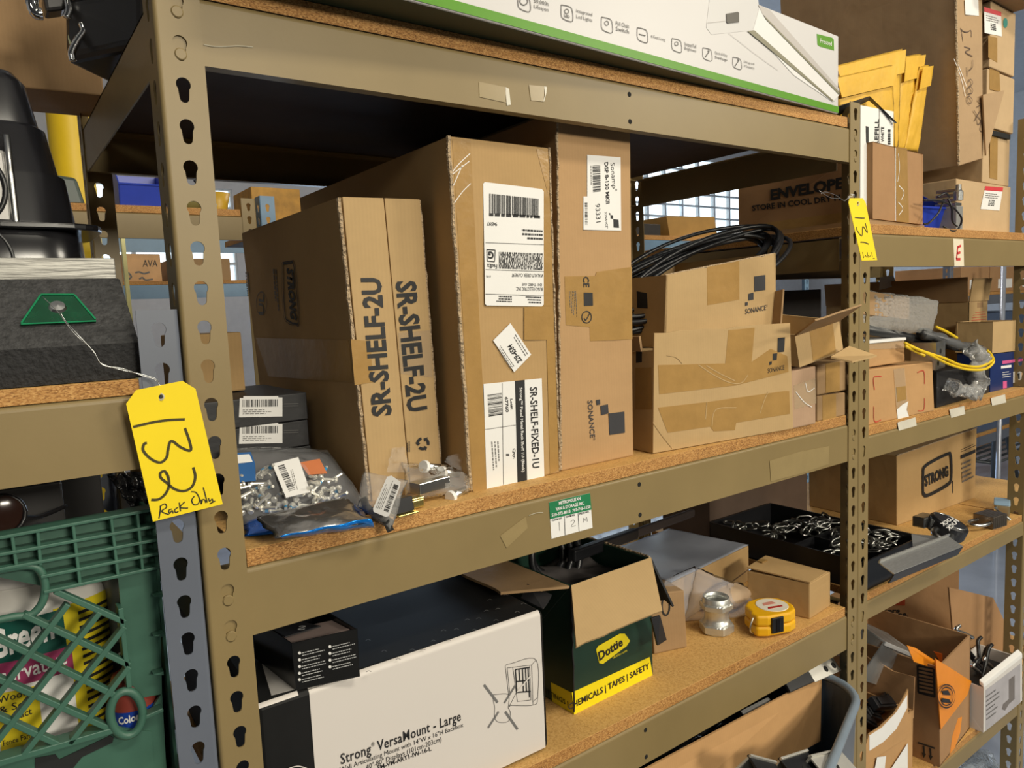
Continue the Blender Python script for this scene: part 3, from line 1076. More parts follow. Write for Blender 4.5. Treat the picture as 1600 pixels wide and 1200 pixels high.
# ---- tilted open carton behind the right pole, on three small cartons
P, n = quad_px(Z1, (1237, 671), (1275, 665), (1275, 572), (1237, 580), -0.004, 0)
k = carton('carton', 'small pinkish carton with torn clear tape beside the crushed carton', 'box', P, n * 0.2, card('cardboard_pink', (0.46, 0.30, 0.19)), 'small cartons by the right pole', seed=11)
k.front.patch('tape_strip', [(1240, 602), (1274, 590), (1275, 630), (1241, 640)], CLTAPE, k.root)
k.front.stroke('crease', [[(1243, 612), (1256, 628), (1268, 636)], [(1258, 598), (1262, 612), (1272, 606)]], 0.0007, WHITE, k.root, k=2)
P, n = quad_px(Z1, (1277, 663), (1321, 655), (1321, 613), (1277, 619), 0.006, 0)
k = carton('carton', 'lower of two small brown cartons by the right pole', 'box', P, n * 0.2, CBD, 'small cartons by the right pole', seed=12)
k.front.patch('tape_strip', [(1285, 618), (1306, 615), (1306, 658), (1285, 662)], TAPE, k.root)
zt = P[3].z + 0.001
P, n = quad_px(zt, (1277, 616), (1326, 608), (1326, 562), (1277, 570), 0.008, 0)
k = carton('carton', 'upper of two small brown cartons by the right pole', 'box', P, n * 0.2, CBD, 'small cartons by the right pole', seed=13)
k.front.patch('tape_strip', [(1290, 568), (1312, 565), (1312, 611), (1290, 614)], TAPE, k.root)
nn = Vector((0, 0.97, 0.10))
f = [at(1249.5, 574, y=-0.006), at(1318, 549, y=-0.006), at(1310.8, 499.6, y=0.004), at(1241.6, 523, y=0.004)]
k = carton('open_carton', 'small open carton tipped sideways by the right pole, flaps sticking out', 'box', f, nn * 0.13, CBL, open_top=True, wall=0.003)
k.front.patch('tape_strip', [(1265, 518), (1301, 505), (1306, 551), (1270, 564)], TAPE, k.root)
flap(k, 'flap', f[3], f[2], (at(1276, 497, y=-0.075) - f[3]) * 0.5 + (at(1343, 476.5, y=-0.075) - f[2]) * 0.5, CBD, 0.003, 0.06, 4)
flap(k, 'flap', k.c[7], k.c[6], Vector((0.03, 0.05, 0.075)), CBD, 0.003, 0.02, 5)
MB().prism([at(1303.5, 554.7, y=-0.03), at(1327, 543, y=-0.03), at(1370, 557.5, y=-0.06), at(1331.6, 567, y=-0.07), at(1298, 560, y=-0.04)], (0, 0, 0.003)).build('flap', CBL, k.root, world=True)

# ---- two black cartons with bar codes
for i, (z0, z1_, yy, nm, pxs) in enumerate(((0.0985, 0.1335, 0.205, 'lower of the two black boxes with white bar code labels', ((306, 660), (480, 655))),
                                            (0.1345, 0.171, 0.203, 'upper of the two black boxes with white bar code labels', ((306, 620), (480, 612))))):
    f = [Vector((0.035, yy, z0)), Vector((0.170, yy, z0)), Vector((0.170, yy, z1_)), Vector((0.035, yy, z1_))]
    k = carton('product_box', nm, 'box', f, Vector((0, 0.18, 0)), BLACKMAT, 'black boxes behind the bag of bolts', dent=0, bevel=0.0012)
    dy = 41.5 * (1 - i)
    F = k.front
    lb = F.patch('paper_label', [(374.5, 622 + dy), (380, 622 + dy), (380, 619 + dy), (434, 619 + dy), (435, 621 + dy), (441, 621 + dy), (441, 650.5 + dy), (373, 652 + dy)], WHITE, k.root, 2)
    F.bars('barcode', (379, 636 + dy), (434, 635 + dy), (379, 624.5 + dy), INK, lb, 30, 3, seed=31)
    F.lines('small_print', (379, 647 + dy), (434, 646 + dy), (379, 638 + dy), GINK, lb, 3, 3, seed=32, h=0.3)
    F.stroke('grey_stripe', [[(443, 631 + dy), (466, 630.5 + dy)], [(443, 634.5 + dy), (466, 634 + dy)]], 0.0003, GINK, k.root)
# something flat for them to stand on: a third, lower box mostly hidden by the bag
f = [Vector((0.035, 0.206, Z1)), Vector((0.172, 0.206, Z1)), Vector((0.172, 0.206, 0.0975)), Vector((0.035, 0.206, 0.0975))]
carton('product_box', 'black box under the two labelled ones, behind the bag of bolts', 'box', f, Vector((0, 0.18, 0)), BLACKMAT, 'black boxes behind the bag of bolts', dent=0, bevel=0.0012)
f = [at(340, 583, y=0.42), at(381, 582, y=0.42), at(380, 515, y=0.42), at(340, 515, y=0.42)]
for p in f[:2]:
    p.z = 0.1725
f[2].z = f[3].z = 0.255
for p in f:
    p.y = 0.30
f[0].x = f[3].x = 0.03
f[1].x = f[2].x = 0.118
carton('carton', 'small plain carton on top of the black boxes, next to the left pole', 'box', f, Vector((0, 0.09, 0)), CB)


# ---- plastic bags
def pillow(b, P, h, n=22, crumple=0.25, seed=0, flat=0.05, ex=0.55, back=True):
    """a filled flat bag through four corners: bulge h along the quad normal, crumpled"""
    P = [Vector(p) for p in P]
    nrm = (P[1] - P[0]).cross(P[3] - P[0]).normalized()

    def fn(sgn):
        def g(u, v):
            q = lerp(lerp(P[0], P[1], u), lerp(P[3], P[2], u), v)
            k = (max(0, math.sin(PI * u)) * max(0, math.sin(PI * v))) ** ex
            w_ = noise.noise(q * 34 + Vector((seed, seed * 2.3, 0))) + 0.5 * noise.noise(q * 90 + Vector((seed, 0, 3)))
            return q + nrm * sgn * h * k * (1 + crumple * w_) + (P[1] - P[0]).normalized() * (0.004 * w_ * (1 - k)) * crumple * 2
        return g
    b.grid(fn(1.0), n, n)
    if back:
        b.grid(fn(-flat), n, n)
    return b


CLEAR = film('clear_bag_film', (0.85, 0.86, 0.88), 0.10, 0.12, 0.6, 30, 0.12)
CLEAR2 = film('cloudy_bag_film', (0.78, 0.77, 0.75), 0.20, 0.10, 0.6, 40, 0.2)
BOLT = mat('bolt_zinc', (0.80, 0.78, 0.71), 0.28, 0.6, 0.08, 40)
BLUECAP = mat('blue_thread_patch', (0.03, 0.25, 0.50), 0.4)
BLUEFOIL = mat('blue_foil', (0.01, 0.13, 0.62), 0.22, 0.55, 0.25, 9, bump=0.4, bscale=40)
SILFOIL = mat('silver_static_foil', (0.30, 0.29, 0.28), 0.2, 0.85, 0.25, 10, bump=0.7, bscale=26)
BLUEPR = mat('blue_print', (0.03, 0.12, 0.33), 0.4)
g = 'plastic bags at the left end of the middle shelf'
root = thing('parts_bag', 'clear plastic bag of silver bolts with a white bar code label', 'bag', at(450, 780, z=0.04), g)
A = [at(378, 822, z=0.040), at(575, 790, z=0.040), at(512, 703, y=0.17), at(352, 700, y=0.175)]
pillow(MB(), A, 0.026, seed=3, back=False).build('bag_film', CLEAR, root, smooth=True, world=True)
bk = pillow(MB(), [p - Vector((0, 0, 0.003)) for p in A], 0.003, 14, 0.2, 5).build('blue_backing', mat('grey_backing', (0.075, 0.072, 0.075), 0.5), root, smooth=True, world=True)
pn = (A[1] - A[0]).cross(A[3] - A[0]).normalized()
PB = Panel(sum(A, Vector()) / 4 + pn * 0.030, pn)
lb = PB.patch('paper_label', [(425, 725), (466, 714.5), (485, 769), (447, 778)], WHITE, root, 1)
PB.bars('barcode', (434, 729), (452, 770), (444, 726), INK, lb, 24, 2, seed=41)
PB.lines('small_print', (454, 735), (463, 772), (459, 733), GINK, lb, 2, 2, seed=42, h=0.3)
PB.patch('blue_card', [(362, 702), (392, 700), (399, 718), (400, 745), (366, 748)], BLUEPR, root, -18)
PB.patch('white_card_print', [(360, 706), (390, 704), (395, 716), (366, 719)], WHITE, root, -16)
PB.patch('orange_card', [(468, 718), (500, 712), (512, 735), (482, 737)], mat('orange_print', (0.55, 0.17, 0.06), 0.5), root, -14)
rnd = random.Random(12)


def make_bolt(lab):
    r = thing('bolt', lab, 'bolt', None, 'bolts in the clear bag')
    b = MB()
    b.lathe([(0, 0), (0.0019, 0), (0.0019, 0.019), (0, 0.019)], 10)
    b.build('shank', BOLT, r, smooth=False)
    b = MB()
    b.lathe([(0, -0.003), (0.0030, -0.003), (0.0038, -0.002), (0.0038, 0), (0, 0)], 12)
    b.build('head', BOLT, r)
    return r


bolt0 = make_bolt('small silver bolt loose inside the clear bag')


def copy_tree(o, parent=None):
    c = o.copy()
    COL.objects.link(c)
    if parent is not None:
        c.parent = parent
    for ch in [x for x in COL.objects if x.parent == o]:
        copy_tree(ch, c)
    return c


spots = []
for i in range(66):
    for _ in range(60):
        px, py = rnd.uniform(376, 530), rnd.uniform(742, 802)
        if py < 742 + max(0, (px - 440)) * 0.12 or 425 < px < 485 and py < 776:
            continue
        if all((px - a) ** 2 + (py - b_) ** 2 > 78 for a, b_ in spots):
            spots.append((px, py))
            break
Pq = Panel(sum(A, Vector()) / 4 + pn * 0.011, pn)
for i, (px, py) in enumerate(spots):
    p = Pq.q(px, py) + pn * rnd.uniform(-0.003, 0.009)
    o = bolt0 if i == 0 else copy_tree(bolt0)
    d = Vector((rnd.uniform(-1, 1), rnd.uniform(-1, 1), rnd.uniform(-0.15, 0.5))).normalized()
    Mx = Matrix.Translation(p) @ d.to_track_quat('Z', 'Y').to_matrix().to_4x4()
    o.matrix_world = Mx
    MAT_OF[o.name] = Mx
    if i % 4 == 1:
        cp = MB().lathe([(0.0021, 0.011), (0.0021, 0.016)], 10).build('thread_patch', BLUECAP, None)
        cp.parent = o

root = thing('foil_bag', 'flat silver and blue foil bag in front of the bolts', 'bag', at(480, 825, z=0.04), g)
B4 = [at(428, 842, z=0.046), at(580, 817, z=0.046), at(536, 777, z=0.062), at(402, 807, z=0.062)]
pillow(MB(), B4, 0.006, 20, 0.9, 9, 0.3).build('silver_face', SILFOIL, root, smooth=True, world=True)
C4 = [at(384, 838, z=0.039), at(583, 822, z=0.039), at(549, 775, z=0.043), at(374, 795, z=0.043)]
pillow(MB(), C4, 0.006, 20, 0.6, 10, 0.05).build('blue_back', BLUEFOIL, root, smooth=True, world=True)
b = MB()
b.grid(lambda u, v: lerp(lerp(at(440, 842, z=0.0375), at(583, 823, z=0.0375), u), lerp(at(438, 838, z=0.049), at(578, 810, z=0.052), u), v) + Vector((0, -0.003 * math.sin(PI * v) + 0.002 * math.sin(u * 17), 0)), 24, 5)
b.build('blue_rim', mat('bright_blue_foil', (0.005, 0.22, 0.85), 0.18, 0.5, 0.3, 12, bump=0.5, bscale=60), root, smooth=True, solid=0.001, world=True)

root = thing('parts_bag', 'small cloudy bag of dark screws with a slanted bar code label', 'bag', at(600, 815, z=0.04), g)
D4 = [at(557.5, 791, y=0.030), at(610, 829, y=-0.022), at(637, 750, y=0.018), at(570, 737, y=0.055)]
pillow(MB(), D4, 0.013, 20, 0.4, 14, 0.6).build('bag_film', CLEAR2, root, smooth=True, world=True)
dn = (D4[1] - D4[0]).cross(D4[3] - D4[0]).normalized()
PD = Panel(sum(D4, Vector()) / 4 - dn * 0.013 * (1 if dn.y > 0 else -1), dn)
lb = PD.patch('paper_label', [(605, 745), (612, 743.5), (626, 753), (625, 760), (608, 806), (603, 808), (584, 800), (583, 795)], WHITE, root, 1)
PD.bars('barcode', (600, 798), (617, 755), (607, 801), INK, lb, 22, 2, seed=51)
PD.lines('small_print', (588, 794), (607, 749), (598, 797), GINK, lb, 4, 2, seed=52, h=0.3)
DKM = mat('dark_hardware', (0.05, 0.05, 0.048), 0.45, 0.5, 0.2)
gd = sum(D4, Vector()) / 4
for i, (px, py, l, w_) in enumerate(((572, 790, 0.022, 0.008), (598, 812, 0.026, 0.010), (606, 818, 0.02, 0.008), (578, 797, 0.018, 0.008))):
    p = onplane(px, py, gd, dn)
    Mx = frame(p, (D4[1] - D4[0]) * (1 if i % 2 else 0.4) + (D4[3] - D4[0]) * (0.2 if i % 2 else -0.5), zd=dn)
    o = MB().box((0, 0, 0), (l, w_, 0.006)).lathe([(0, 0.003), (0.004, 0.003), (0.004, 0.006), (0, 0.006)], 10).build('screw_anchor', DKM, None, bevel=0.0008)
    o.matrix_world = Mx
    tag(o, 'dark metal piece inside the small cloudy bag', 'hardware', 'dark pieces in the small cloudy bag')

root = thing('parts_bag', 'crinkled clear bag of steel pieces with white end caps', 'bag', at(690, 775, z=0.04), g)
E4 = [at(638, 783, z=0.040), at(738, 768, z=0.040), at(733, 735, y=0.075), at(627, 722, y=0.085)]
pillow(MB(), E4, 0.020, 26, 0.7, 21, 0.1).build('bag_film', film('crinkled_film', (0.88, 0.86, 0.82), 0.15, 0.14, 0.8, 50, 0.14), root, smooth=True, world=True)
b = MB()
b.grid(lambda u, v: lerp(lerp(at(604, 738, y=0.07), at(640, 738, y=0.075), u), lerp(at(612, 700, y=0.082), at(632, 698, y=0.082), u), v) + Vector((0, 0.006 * noise.noise(Vector((u * 5, v * 5, 1))), 0)), 10, 10)
b.build('bag_mouth', CLEAR, root, smooth=True, world=True)
b = MB()
b.grid(lambda u, v: lerp(lerp(at(695, 722, y=0.04), at(735, 745, y=0.05), u), lerp(at(700, 712, y=0.05), at(733, 706, y=0.06), u), v) + Vector((0, 0.008 * noise.noise(Vector((u * 6, v * 6, 4))), 0)), 10, 10)
b.build('bag_mouth', CLEAR, root, smooth=True, world=True)
CAPM = mat('white_nylon', (0.80, 0.79, 0.76), 0.35)
e0 = sum(E4, Vector()) / 4
for i, (px, py, ln) in enumerate(((662.5, 729, 0.05), (690, 738, 0.05), (704, 777, 0.035))):
    yy = 0.052 - 0.028 * (i == 2)
    r = thing('furniture_bolt', ['steel bolt with white cap, back left in the crinkled bag', 'steel bolt with white cap in the middle of the crinkled bag', 'steel bolt with white cap, front right in the crinkled bag'][i], 'bolt',
              frame(at(px, py, y=yy), Vector((0.9, 0.35, -0.25 if i < 2 else 0.05))), 'capped bolts in the crinkled bag')
    Rx = Matrix.Rotation(PI / 2, 4, 'Y')
    MB().lathe([(0, -0.002), (0.0075, -0.002), (0.0082, 0), (0.0082, 0.003), (0, 0.003)], 20, Rx).build('cap', CAPM, r)
    MB().lathe([(0, 0.003), (0.005, 0.003), (0.005, ln), (0, ln)], 14, Rx).build('shank', STEEL, r, smooth=True)
Mx = frame(at(672, 757, y=0.035), (1, 0.2, 0))
o = MB().box((0, 0, 0), (0.05, 0.02, 0.014)).build('steel_block', STEEL, None, bevel=0.001)
o.matrix_world = Mx
tag(o, 'shiny steel block inside the crinkled bag', 'hardware')
# little black and brass catch on the shelf edge
p0 = at(637, 805, z=Z1)
r = thing('cabinet_catch', 'small black and brass catch lying on the shelf edge', 'hardware', frame(p0, (1, 0.12, 0)))
BRASS = mat('brass_plate', (0.75, 0.62, 0.22), 0.25, 0.9)
MB().box((0, 0.012, 0.0015), (0.028, 0.03, 0.002)).build('brass_plate', BRASS, r, bevel=0.0005)
MB().prism([(-0.012, 0.002, 0.003), (-0.012, 0.026, 0.003), (-0.012, 0.026, 0.018), (-0.012, 0.006, 0.020)], (0.024, 0, 0)).build('black_body', BLACK, r, bevel=0.001)
MB().box((0.022, 0.020, 0.006), (0.022, 0.016, 0.010)).box((0.022, 0.020, 0.012), (0.026, 0.012, 0.002)).build('brass_arm', BRASS, r, bevel=0.0008)

# ================================================================ long light-fixture box on the top shelf
GREENP = mat('green_print', (0.085, 0.27, 0.006), 0.4, var=0.04, spec=0.3)
DKGREEN = mat('shaded_green_print', (0.020, 0.035, 0.018), 0.45, var=0.1)  # green of the box underside, darkened for the shadow it lies in
a = at(1310, 178, z=0.5985)
c_ = at(638, 0, z=0.5985)
e = (a - c_).normalized()
bl = a - e * 1.10
f = [bl, a, a + Vector((0, 0, 0.1365)), bl + Vector((0, 0, 0.1365))]
nd = Vector((-e.y, e.x, 0))
LEDW = mat('white_gloss_card', (0.58, 0.565, 0.565), 0.4, var=0.015, scale=3)
k = carton('light_fixture_box', 'long white box with a green bottom stripe on the top shelf', 'box', f, nd * 0.13, LEDW, dent=0, bevel=0.002)
F = k.front
b = MB()
z_ = Vector((0, 0, 0.0125))
o3 = -nd * 0.0004
b.prism([f[0] + o3 + Vector((0, 0, .0015)), f[1] + o3 + Vector((0, 0, .0015)), f[1] + o3 + z_, f[0] + o3 + z_], -nd * 0.0003)
b.build('green_stripe', GREENP, k.root, world=True)
MB().span((0.004, 0.003, -0.0003), (1.096, 0.127, 0.0)).build('shaded_underside', DKGREEN, k.root)
for i, (cx, cy, w1, w2) in enumerate(((818, 4, '50,000h', 'Lifespan'), (885, 20, 'Integrated', 'Led Lights'), (947.5, 38.5, 'Pull Chain', 'Switch'), (1003, 54.5, '4 Feet Long', ''), (1056.5, 70.5, 'Instant Full', 'Brightness'), (1104.5, 84.5, 'Quick & Easy', 'Setup'), (1151, 98.5, 'Link up to 4', 'in Sequence'))):
    s = 1.0 - 0.05 * i
    q = [(-9, -13), (4, -10), (9, -4), (9.5, 14), (-4, 11), (-9, 4), (-9, -13)]
    F.stroke('icon_frame', [[(cx + x * s, cy + y * s) for x, y in q]], 0.0005, GINK, k.root)
    if i in (1, 2, 4):
        F.stroke('icon', [[(cx + 3.4 * s * math.cos(t * PI / 4), cy - 2 + 3.6 * s * math.sin(t * PI / 4)) for t in range(9)]], 0.0005, GINK, k.root)
    elif i == 3:
        F.stroke('icon', [[(cx - 5, cy - 1), (cx + 5, cy + 1.5)]], 0.0006, GINK, k.root)
    elif i == 0:
        F.stroke('icon', [[(cx + 6 * math.cos(t * PI / 4), cy - 2 + 6 * math.sin(t * PI / 4)) for t in range(9)]], 0.0006, GINK, k.root)
    else:
        F.stroke('icon', [[(cx - 3, cy + 5), (cx + 1, cy - 1), (cx + 3, cy - 4), (cx + 1, cy - 5)]], 0.0008, GINK, k.root)
    L = 22.5 * s * (1.15 if i in (1, 3, 5) else 1.0)
    x0 = cx + 16 * s
    ty = cy + (0 if w2 else 5)
    F.text('printed_text', w1, (x0, ty + 1), (x0 + L, ty + 1 + L * 0.255), (x0, ty - 6.2 * s), GINK, k.root)
    if w2:
        F.text('printed_text', w2, (x0, ty + 10.5 * s), (x0 + L, ty + 10.5 * s + L * 0.255), (x0, ty + 3 * s), GINK, k.root)
F.text('printed_text', 'LED', (881, 26.5), (889.5, 29), (881, 22), GINK, k.root, bold=0.02)
G1, G2, G3 = mat('pale_grey_print', (0.56, 0.55, 0.55), 0.4, var=0.01), mat('warm_grey_print', (0.45, 0.42, 0.40), 0.4, var=0.02), mat('olive_grey_print', (0.20, 0.185, 0.115), 0.4, var=0.02)
pic = F.patch('lamp_picture', [(1113, -40), (1103, 43), (1111, 54), (1176, 47.5), (1186, 12), (1180, -30)], G1, k.root, 1)
F.patch('lamp_reflector', [(1176, 47.5), (1186, 12), (1202, 16), (1310.5, 141), (1310.5, 149), (1300, 159), (1240, 118)], mat('pale_print', (0.70, 0.69, 0.685), 0.4, var=0.01), pic, 2)
F.patch('lamp_side', [(1184, 8), (1202, 16), (1310.5, 139), (1310.5, 145), (1192, 25)], G2, pic, 3)
F.patch('lamp_tube', [(1192, 24), (1196, 31), (1310.5, 149), (1310.5, 144.5)], G3, pic, 4)
F.patch('lamp_tube', [(1167, 49), (1177, 47.5), (1303, 159), (1299, 158)], G3, pic, 4)
F.patch('lamp_socket', [(1133.6, 22), (1151, 19), (1153.6, 20.5), (1153.6, 35), (1136, 37), (1134, 35)], mat('socket_print', (0.045, 0.035, 0.022), 0.4), pic, 4)
F.stroke('lamp_outline', [[(1138, 52), (1180, 85), (1215, 110)], [(1105, 36), (1133, 33)]], 0.0003, G2, pic, k=3)
fr = F.patch('green_badge', [(1276, 53), (1300, 59), (1302.5, 62), (1303, 79), (1281, 73), (1277, 70)], GREENP, k.root, 1)
F.text('badge_text', 'Frosted', (1281, 67), (1299, 72), (1281, 60), WHITE, fr, k=2)

# ================================================================ things stuck on the beams
BM = Panel((0, 0.0022, 0), (0, 1, 0), 0.0005)
st = BM.patch('sticker', [(857.3, 785), (921.4, 770.3), (925.5, 824.6), (861.4, 841.8)], WHITE, rack, 1)
st['label'] = 'green and white storage company sticker'
BM.patch('green_header', [(857.3, 785), (921.4, 770.3), (923.5, 796), (859, 811)], mat('sticker_green', (0.01, 0.19, 0.07), 0.5), st, 2)
BM.text('sticker_text', 'METROPOLITAN', (872.4, 788.9), (906, 780.8), (871.9, 783.6), WHITE, st, bold=0.03, k=3)
BM.text('sticker_text', 'VAN & STORAGE INC.', (867.7, 798), (912, 788), (867.2, 792.7), WHITE, st, bold=0.03, k=3)
BM.text('sticker_text', '510-373-8013  707-745-1150', (861.2, 807.5), (921.6, 793.7), (860.8, 802.3), WHITE, st, bold=0.03, k=3)
for t, x, y, wd in (('FLOOR NO.', 862, 814.5, 16), ('ROOM NO.', 884, 809, 14), ('PIECE NO.', 905, 804.2, 15)):
    BM.text('sticker_text', t, (x, y), (x + wd, y - wd * 0.245), (x - 0.2, y - 3), INK, st, bold=0.02, k=2)
BM.stroke('rule_line', [[(881.2, 806), (882.5, 836)], [(902.5, 801), (904.3, 830)]], 0.0004, INK, st)
BM.stroke('handwriting', [[(873, 815), (874, 829)], [(891, 815), (895, 812), (897, 815), (892, 822), (899, 821)], [(911, 816), (911.5, 809), (914, 813), (916, 808), (917, 815)]], 0.0003, GINK, st)
CT = mat('old_tape_film', (0.30, 0.225, 0.105), 0.3, var=0.06, scale=30)
WT = mat('white_curled_tape', (0.66, 0.62, 0.52), 0.4)
for pts, nm, m in (([(748, 128), (789.7, 136.4), (790, 160.6), (748.7, 151.6)], 'old_tape', CT), ([(789, 136), (795, 139), (797.6, 164), (791.5, 165)], 'tape_curl', WT),
                   ([(826, 133), (850, 135), (849, 159), (829, 157)], 'old_tape', CT), ([(849.5, 135), (854, 136), (853, 146), (849.5, 159), (848.8, 158), (851, 147)], 'tape_curl', WT),
                   ([(1202, 720), (1248, 706), (1295, 697), (1294, 725), (1250, 740), (1204, 752)], 'old_tape', CT),
                   ([(781, 837), (821, 807), (824, 825), (791, 856)], 'old_tape', CT)):
    BM.patch(nm, pts, m, rack, 1.5)
BM.stroke('scratch', [[(318, 70), (335, 73), (355, 73), (372, 72), (395, 74)], [(826, 805), (838, 801), (848, 800.5)]], 0.0005, mat('scratch_pale', (0.42, 0.38, 0.28), 0.6), rack)

# ================================================================ yellow numbered tags
def hang_tag(label, pix, hole, y, strokes, pen, sm, small, wires, wr):
    P = Panel((0, y, 0), (0.06, 1, 0.04), 0.0)
    root = thing('hang_tag', label, 'tag', P.q(*hole), 'yellow numbered tags wired to the poles')
    outline = [P.q(*p) for p in pix]
    hc = P.q(*hole)
    # card with a real round hole: outline bridged to a ring
    b = MB()
    nrm = P.n * -0.0006
    ring = [hc + (outline[0] - hc).normalized() * 0 + (RX * math.cos(a) - DN * math.sin(a)) * 0.0021 for a in [2 * PI * i / 20 for i in range(20)]]
    ring = [onplane_pt(p, P) for p in ring]
    dense = []
    for i, p in enumerate(outline):
        q = outline[(i + 1) % len(outline)]
        m_ = 6
        dense += [lerp(p, q, j / m_) for j in range(m_)]

    def ang(p):
        d = p - hc
        return math.atan2(-d.dot(DN), d.dot(RX))
    O = sorted(dense, key=ang)
    R_ = sorted(ring, key=ang)
    no, nr = len(O), len(R_)
    vs = O + R_
    fs = []
    i = j = 0
    ao, ar = [ang(p) for p in O] + [ang(O[0]) + 2 * PI], [ang(p) for p in R_] + [ang(R_[0]) + 2 * PI]
    while i < no or j < nr:
        if j >= nr or (i < no and ao[i + 1] <= ar[j + 1]):
            fs.append((i % no, (i + 1) % no, no + j % nr))
            i += 1
        else:
            fs.append((i % no, no + (j + 1) % nr, no + j % nr))
            j += 1
    b.add(vs, fs)
    card_ = b.build('card', YELTAG, root, solid=0.0006, world=True)
    el = MB()
    Rm = Matrix(((RX.x, P.n.x, -DN.x, hc.x), (RX.y, P.n.y, -DN.y, hc.y), (RX.z, P.n.z, -DN.z, hc.z), (0, 0, 0, 1))) @ Matrix.Rotation(-PI / 2, 4, 'X')
    el.lathe([(0.0021, 0.0006), (0.0026, 0.0010), (0.0035, 0.0006), (0.0036, 0.0)], 20, Rm)
    el.build('eyelet', mat('eyelet_grey', (0.55, 0.54, 0.48), 0.4), root, world=True)
    P.l = 0.0004
    P.stroke('handwriting', strokes, pen, mat('olive_black_marker', (0.05, 0.040, 0.006), 0.6), root, k=1.6)
    P.stroke('handwriting', small, sm, mat('black_pen', (0.02, 0.02, 0.01), 0.6), root, k=1.6)
    for wpts in wires:
        MB().tube(smooth_path(wpts, 5), wr, 6).build('wire', STEEL, root, smooth=True, world=True)
    return root


def onplane_pt(p, P):
    return p - P.n * ((p - P.p0).dot(P.n))


def z4(l, ox=0, oy=560, s=4.0):
    return [[(ox + x / s, oy + y / s) for x, y in p] for p in l]


wy = -0.012
hang_tag('yellow tag numbered 132 hanging from the grey pole', [(212.5, 609.5), (285, 595), (305.5, 607.5), (348, 787.5), (239, 815), (197, 631)], (251, 620), -0.012,
         z4([[(832, 428), (950, 400), (1050, 385), (1155, 380)],
             [(1155, 435), (1185, 520), (1190, 575), (1130, 555), (1070, 515), (1050, 570), (1040, 620), (1000, 650), (940, 625), (895, 575), (900, 535), (918, 528)],
             [(1207, 680), (1220, 740), (1200, 800), (1150, 828), (1090, 815), (1040, 775), (1005, 745), (1003, 715), (1030, 705), (1052, 745), (1055, 800), (1030, 850), (990, 880), (945, 883)]]), 0.0012, 0.00055,
         z4([[(1003, 920), (1000, 960), (993, 1000)], [(998, 925), (1030, 908), (1040, 930), (1010, 955), (1055, 975)], [(1075, 940), (1055, 948), (1060, 968), (1075, 950), (1082, 968)], [(1112, 930), (1092, 945), (1097, 962), (1115, 955)],
             [(1120, 900), (1128, 955)], [(1155, 895), (1125, 930), (1175, 935)], [(1215, 860), (1198, 885), (1210, 912), (1235, 910), (1247, 880), (1225, 838), (1195, 832)], [(1255, 880), (1258, 908), (1266, 882), (1280, 885), (1286, 902)],
             [(1270, 805), (1295, 900)], [(1303, 872), (1310, 892), (1325, 876)], [(1325, 876), (1330, 895), (1310, 908), (1345, 890)]]),
         [[at(x, y, y=yy) for x, y, yy in ((250, 618, -0.013), (249, 602, -0.015), (245, 593, -0.012), (222, 585, -0.010), (190, 578, -0.010), (157, 567, -0.010), (146, 548, -0.006), (115, 520, 0.0), (90, 487, 0.012), (67, 464, 0.02))],
          [at(x, y, y=yy) for x, y, yy in ((250, 619, -0.0105), (250, 604, -0.016), (243, 594, -0.013), (222, 587, -0.011), (192, 576, -0.012), (160, 570, -0.011), (146, 549, -0.007), (118, 519, -0.001), (103, 502, 0.006), (94, 488, 0.010))]], 0.0004)
s_ = 9.233
hang_tag('yellow tag numbered 131 hanging from the right pole', [(1327.7, 309.7), (1347.7, 309.5), (1352.4, 317), (1370.4, 406.4), (1346.3, 407.2), (1325.5, 316.5)], (1339.6, 318), -0.014,
         z4([[(510, 460), (580, 468), (650, 470)], [(660, 540), (692, 680), (625, 590), (612, 725), (545, 650), (535, 592)], [(590, 815), (650, 820), (710, 845)]], 1280, 290, s_), 0.0009, 0.0005,
         z4([[(620, 960), (640, 1045)], [(650, 1030), (665, 1010), (680, 1035)], [(690, 960), (700, 1040)], [(705, 1000), (720, 1030), (735, 1005)], [(750, 960), (765, 1025)], [(770, 1050), (800, 1052)]], 1280, 290, s_),
         [[at(x, y, y=yy) for x, y, yy in ((1339, 317, -0.015), (1335, 305, -0.016), (1329, 304, -0.012), (1325, 309, -0.010), (1320, 314, -0.012), (1312, 310, -0.014), (1298, 309, -0.016), (1280, 298, -0.018))],
          [at(x, y, y=yy) for x, y, yy in ((1340, 318, -0.0125), (1334, 306, -0.0135), (1325, 310, -0.012), (1318, 313, -0.013), (1306, 305, -0.016), (1290, 300, -0.017), (1283, 303, -0.018))]], 0.0005)
# ================================================================ lower shelf of the middle rack
ZB = -0.3512
# ---- wide black and white carton
f = [Vector((0.024, 0.028, ZB)), Vector((0.4185, 0.020, ZB)), Vector((0.4185, 0.020, -0.148)), Vector((0.024, 0.028, -0.146))]
wd = (f[1] - f[0]).normalized()
nd = Vector((-wd.y, wd.x, 0))
k = carton('carton', 'wide black and white carton with a line drawing of a wall bracket', 'box', f, nd * 0.44, mat('satin_black_card', (0.013, 0.013, 0.013), 0.5, var=0.15, spec=0.12), dent=0.001, bevel=0.007)
F = k.front
WCARD = mat('white_satin_card', (0.66, 0.615, 0.575), 0.5, var=0.015, scale=3)
x0 = F.q(485, 1110)
x0.z = 0
u0 = (x0 - Vector((f[0].x, f[0].y, 0))).dot(wd)
prof = [(-0.0006, ZB + 0.004), (-0.0006, -0.1545)] + [(0.0070 - 0.0078 * math.cos(a * PI / 12), -0.1545 + 0.0078 * math.sin(a * PI / 12)) for a in range(1, 6)]
b = MB()
uu = [u0, 0.3875]
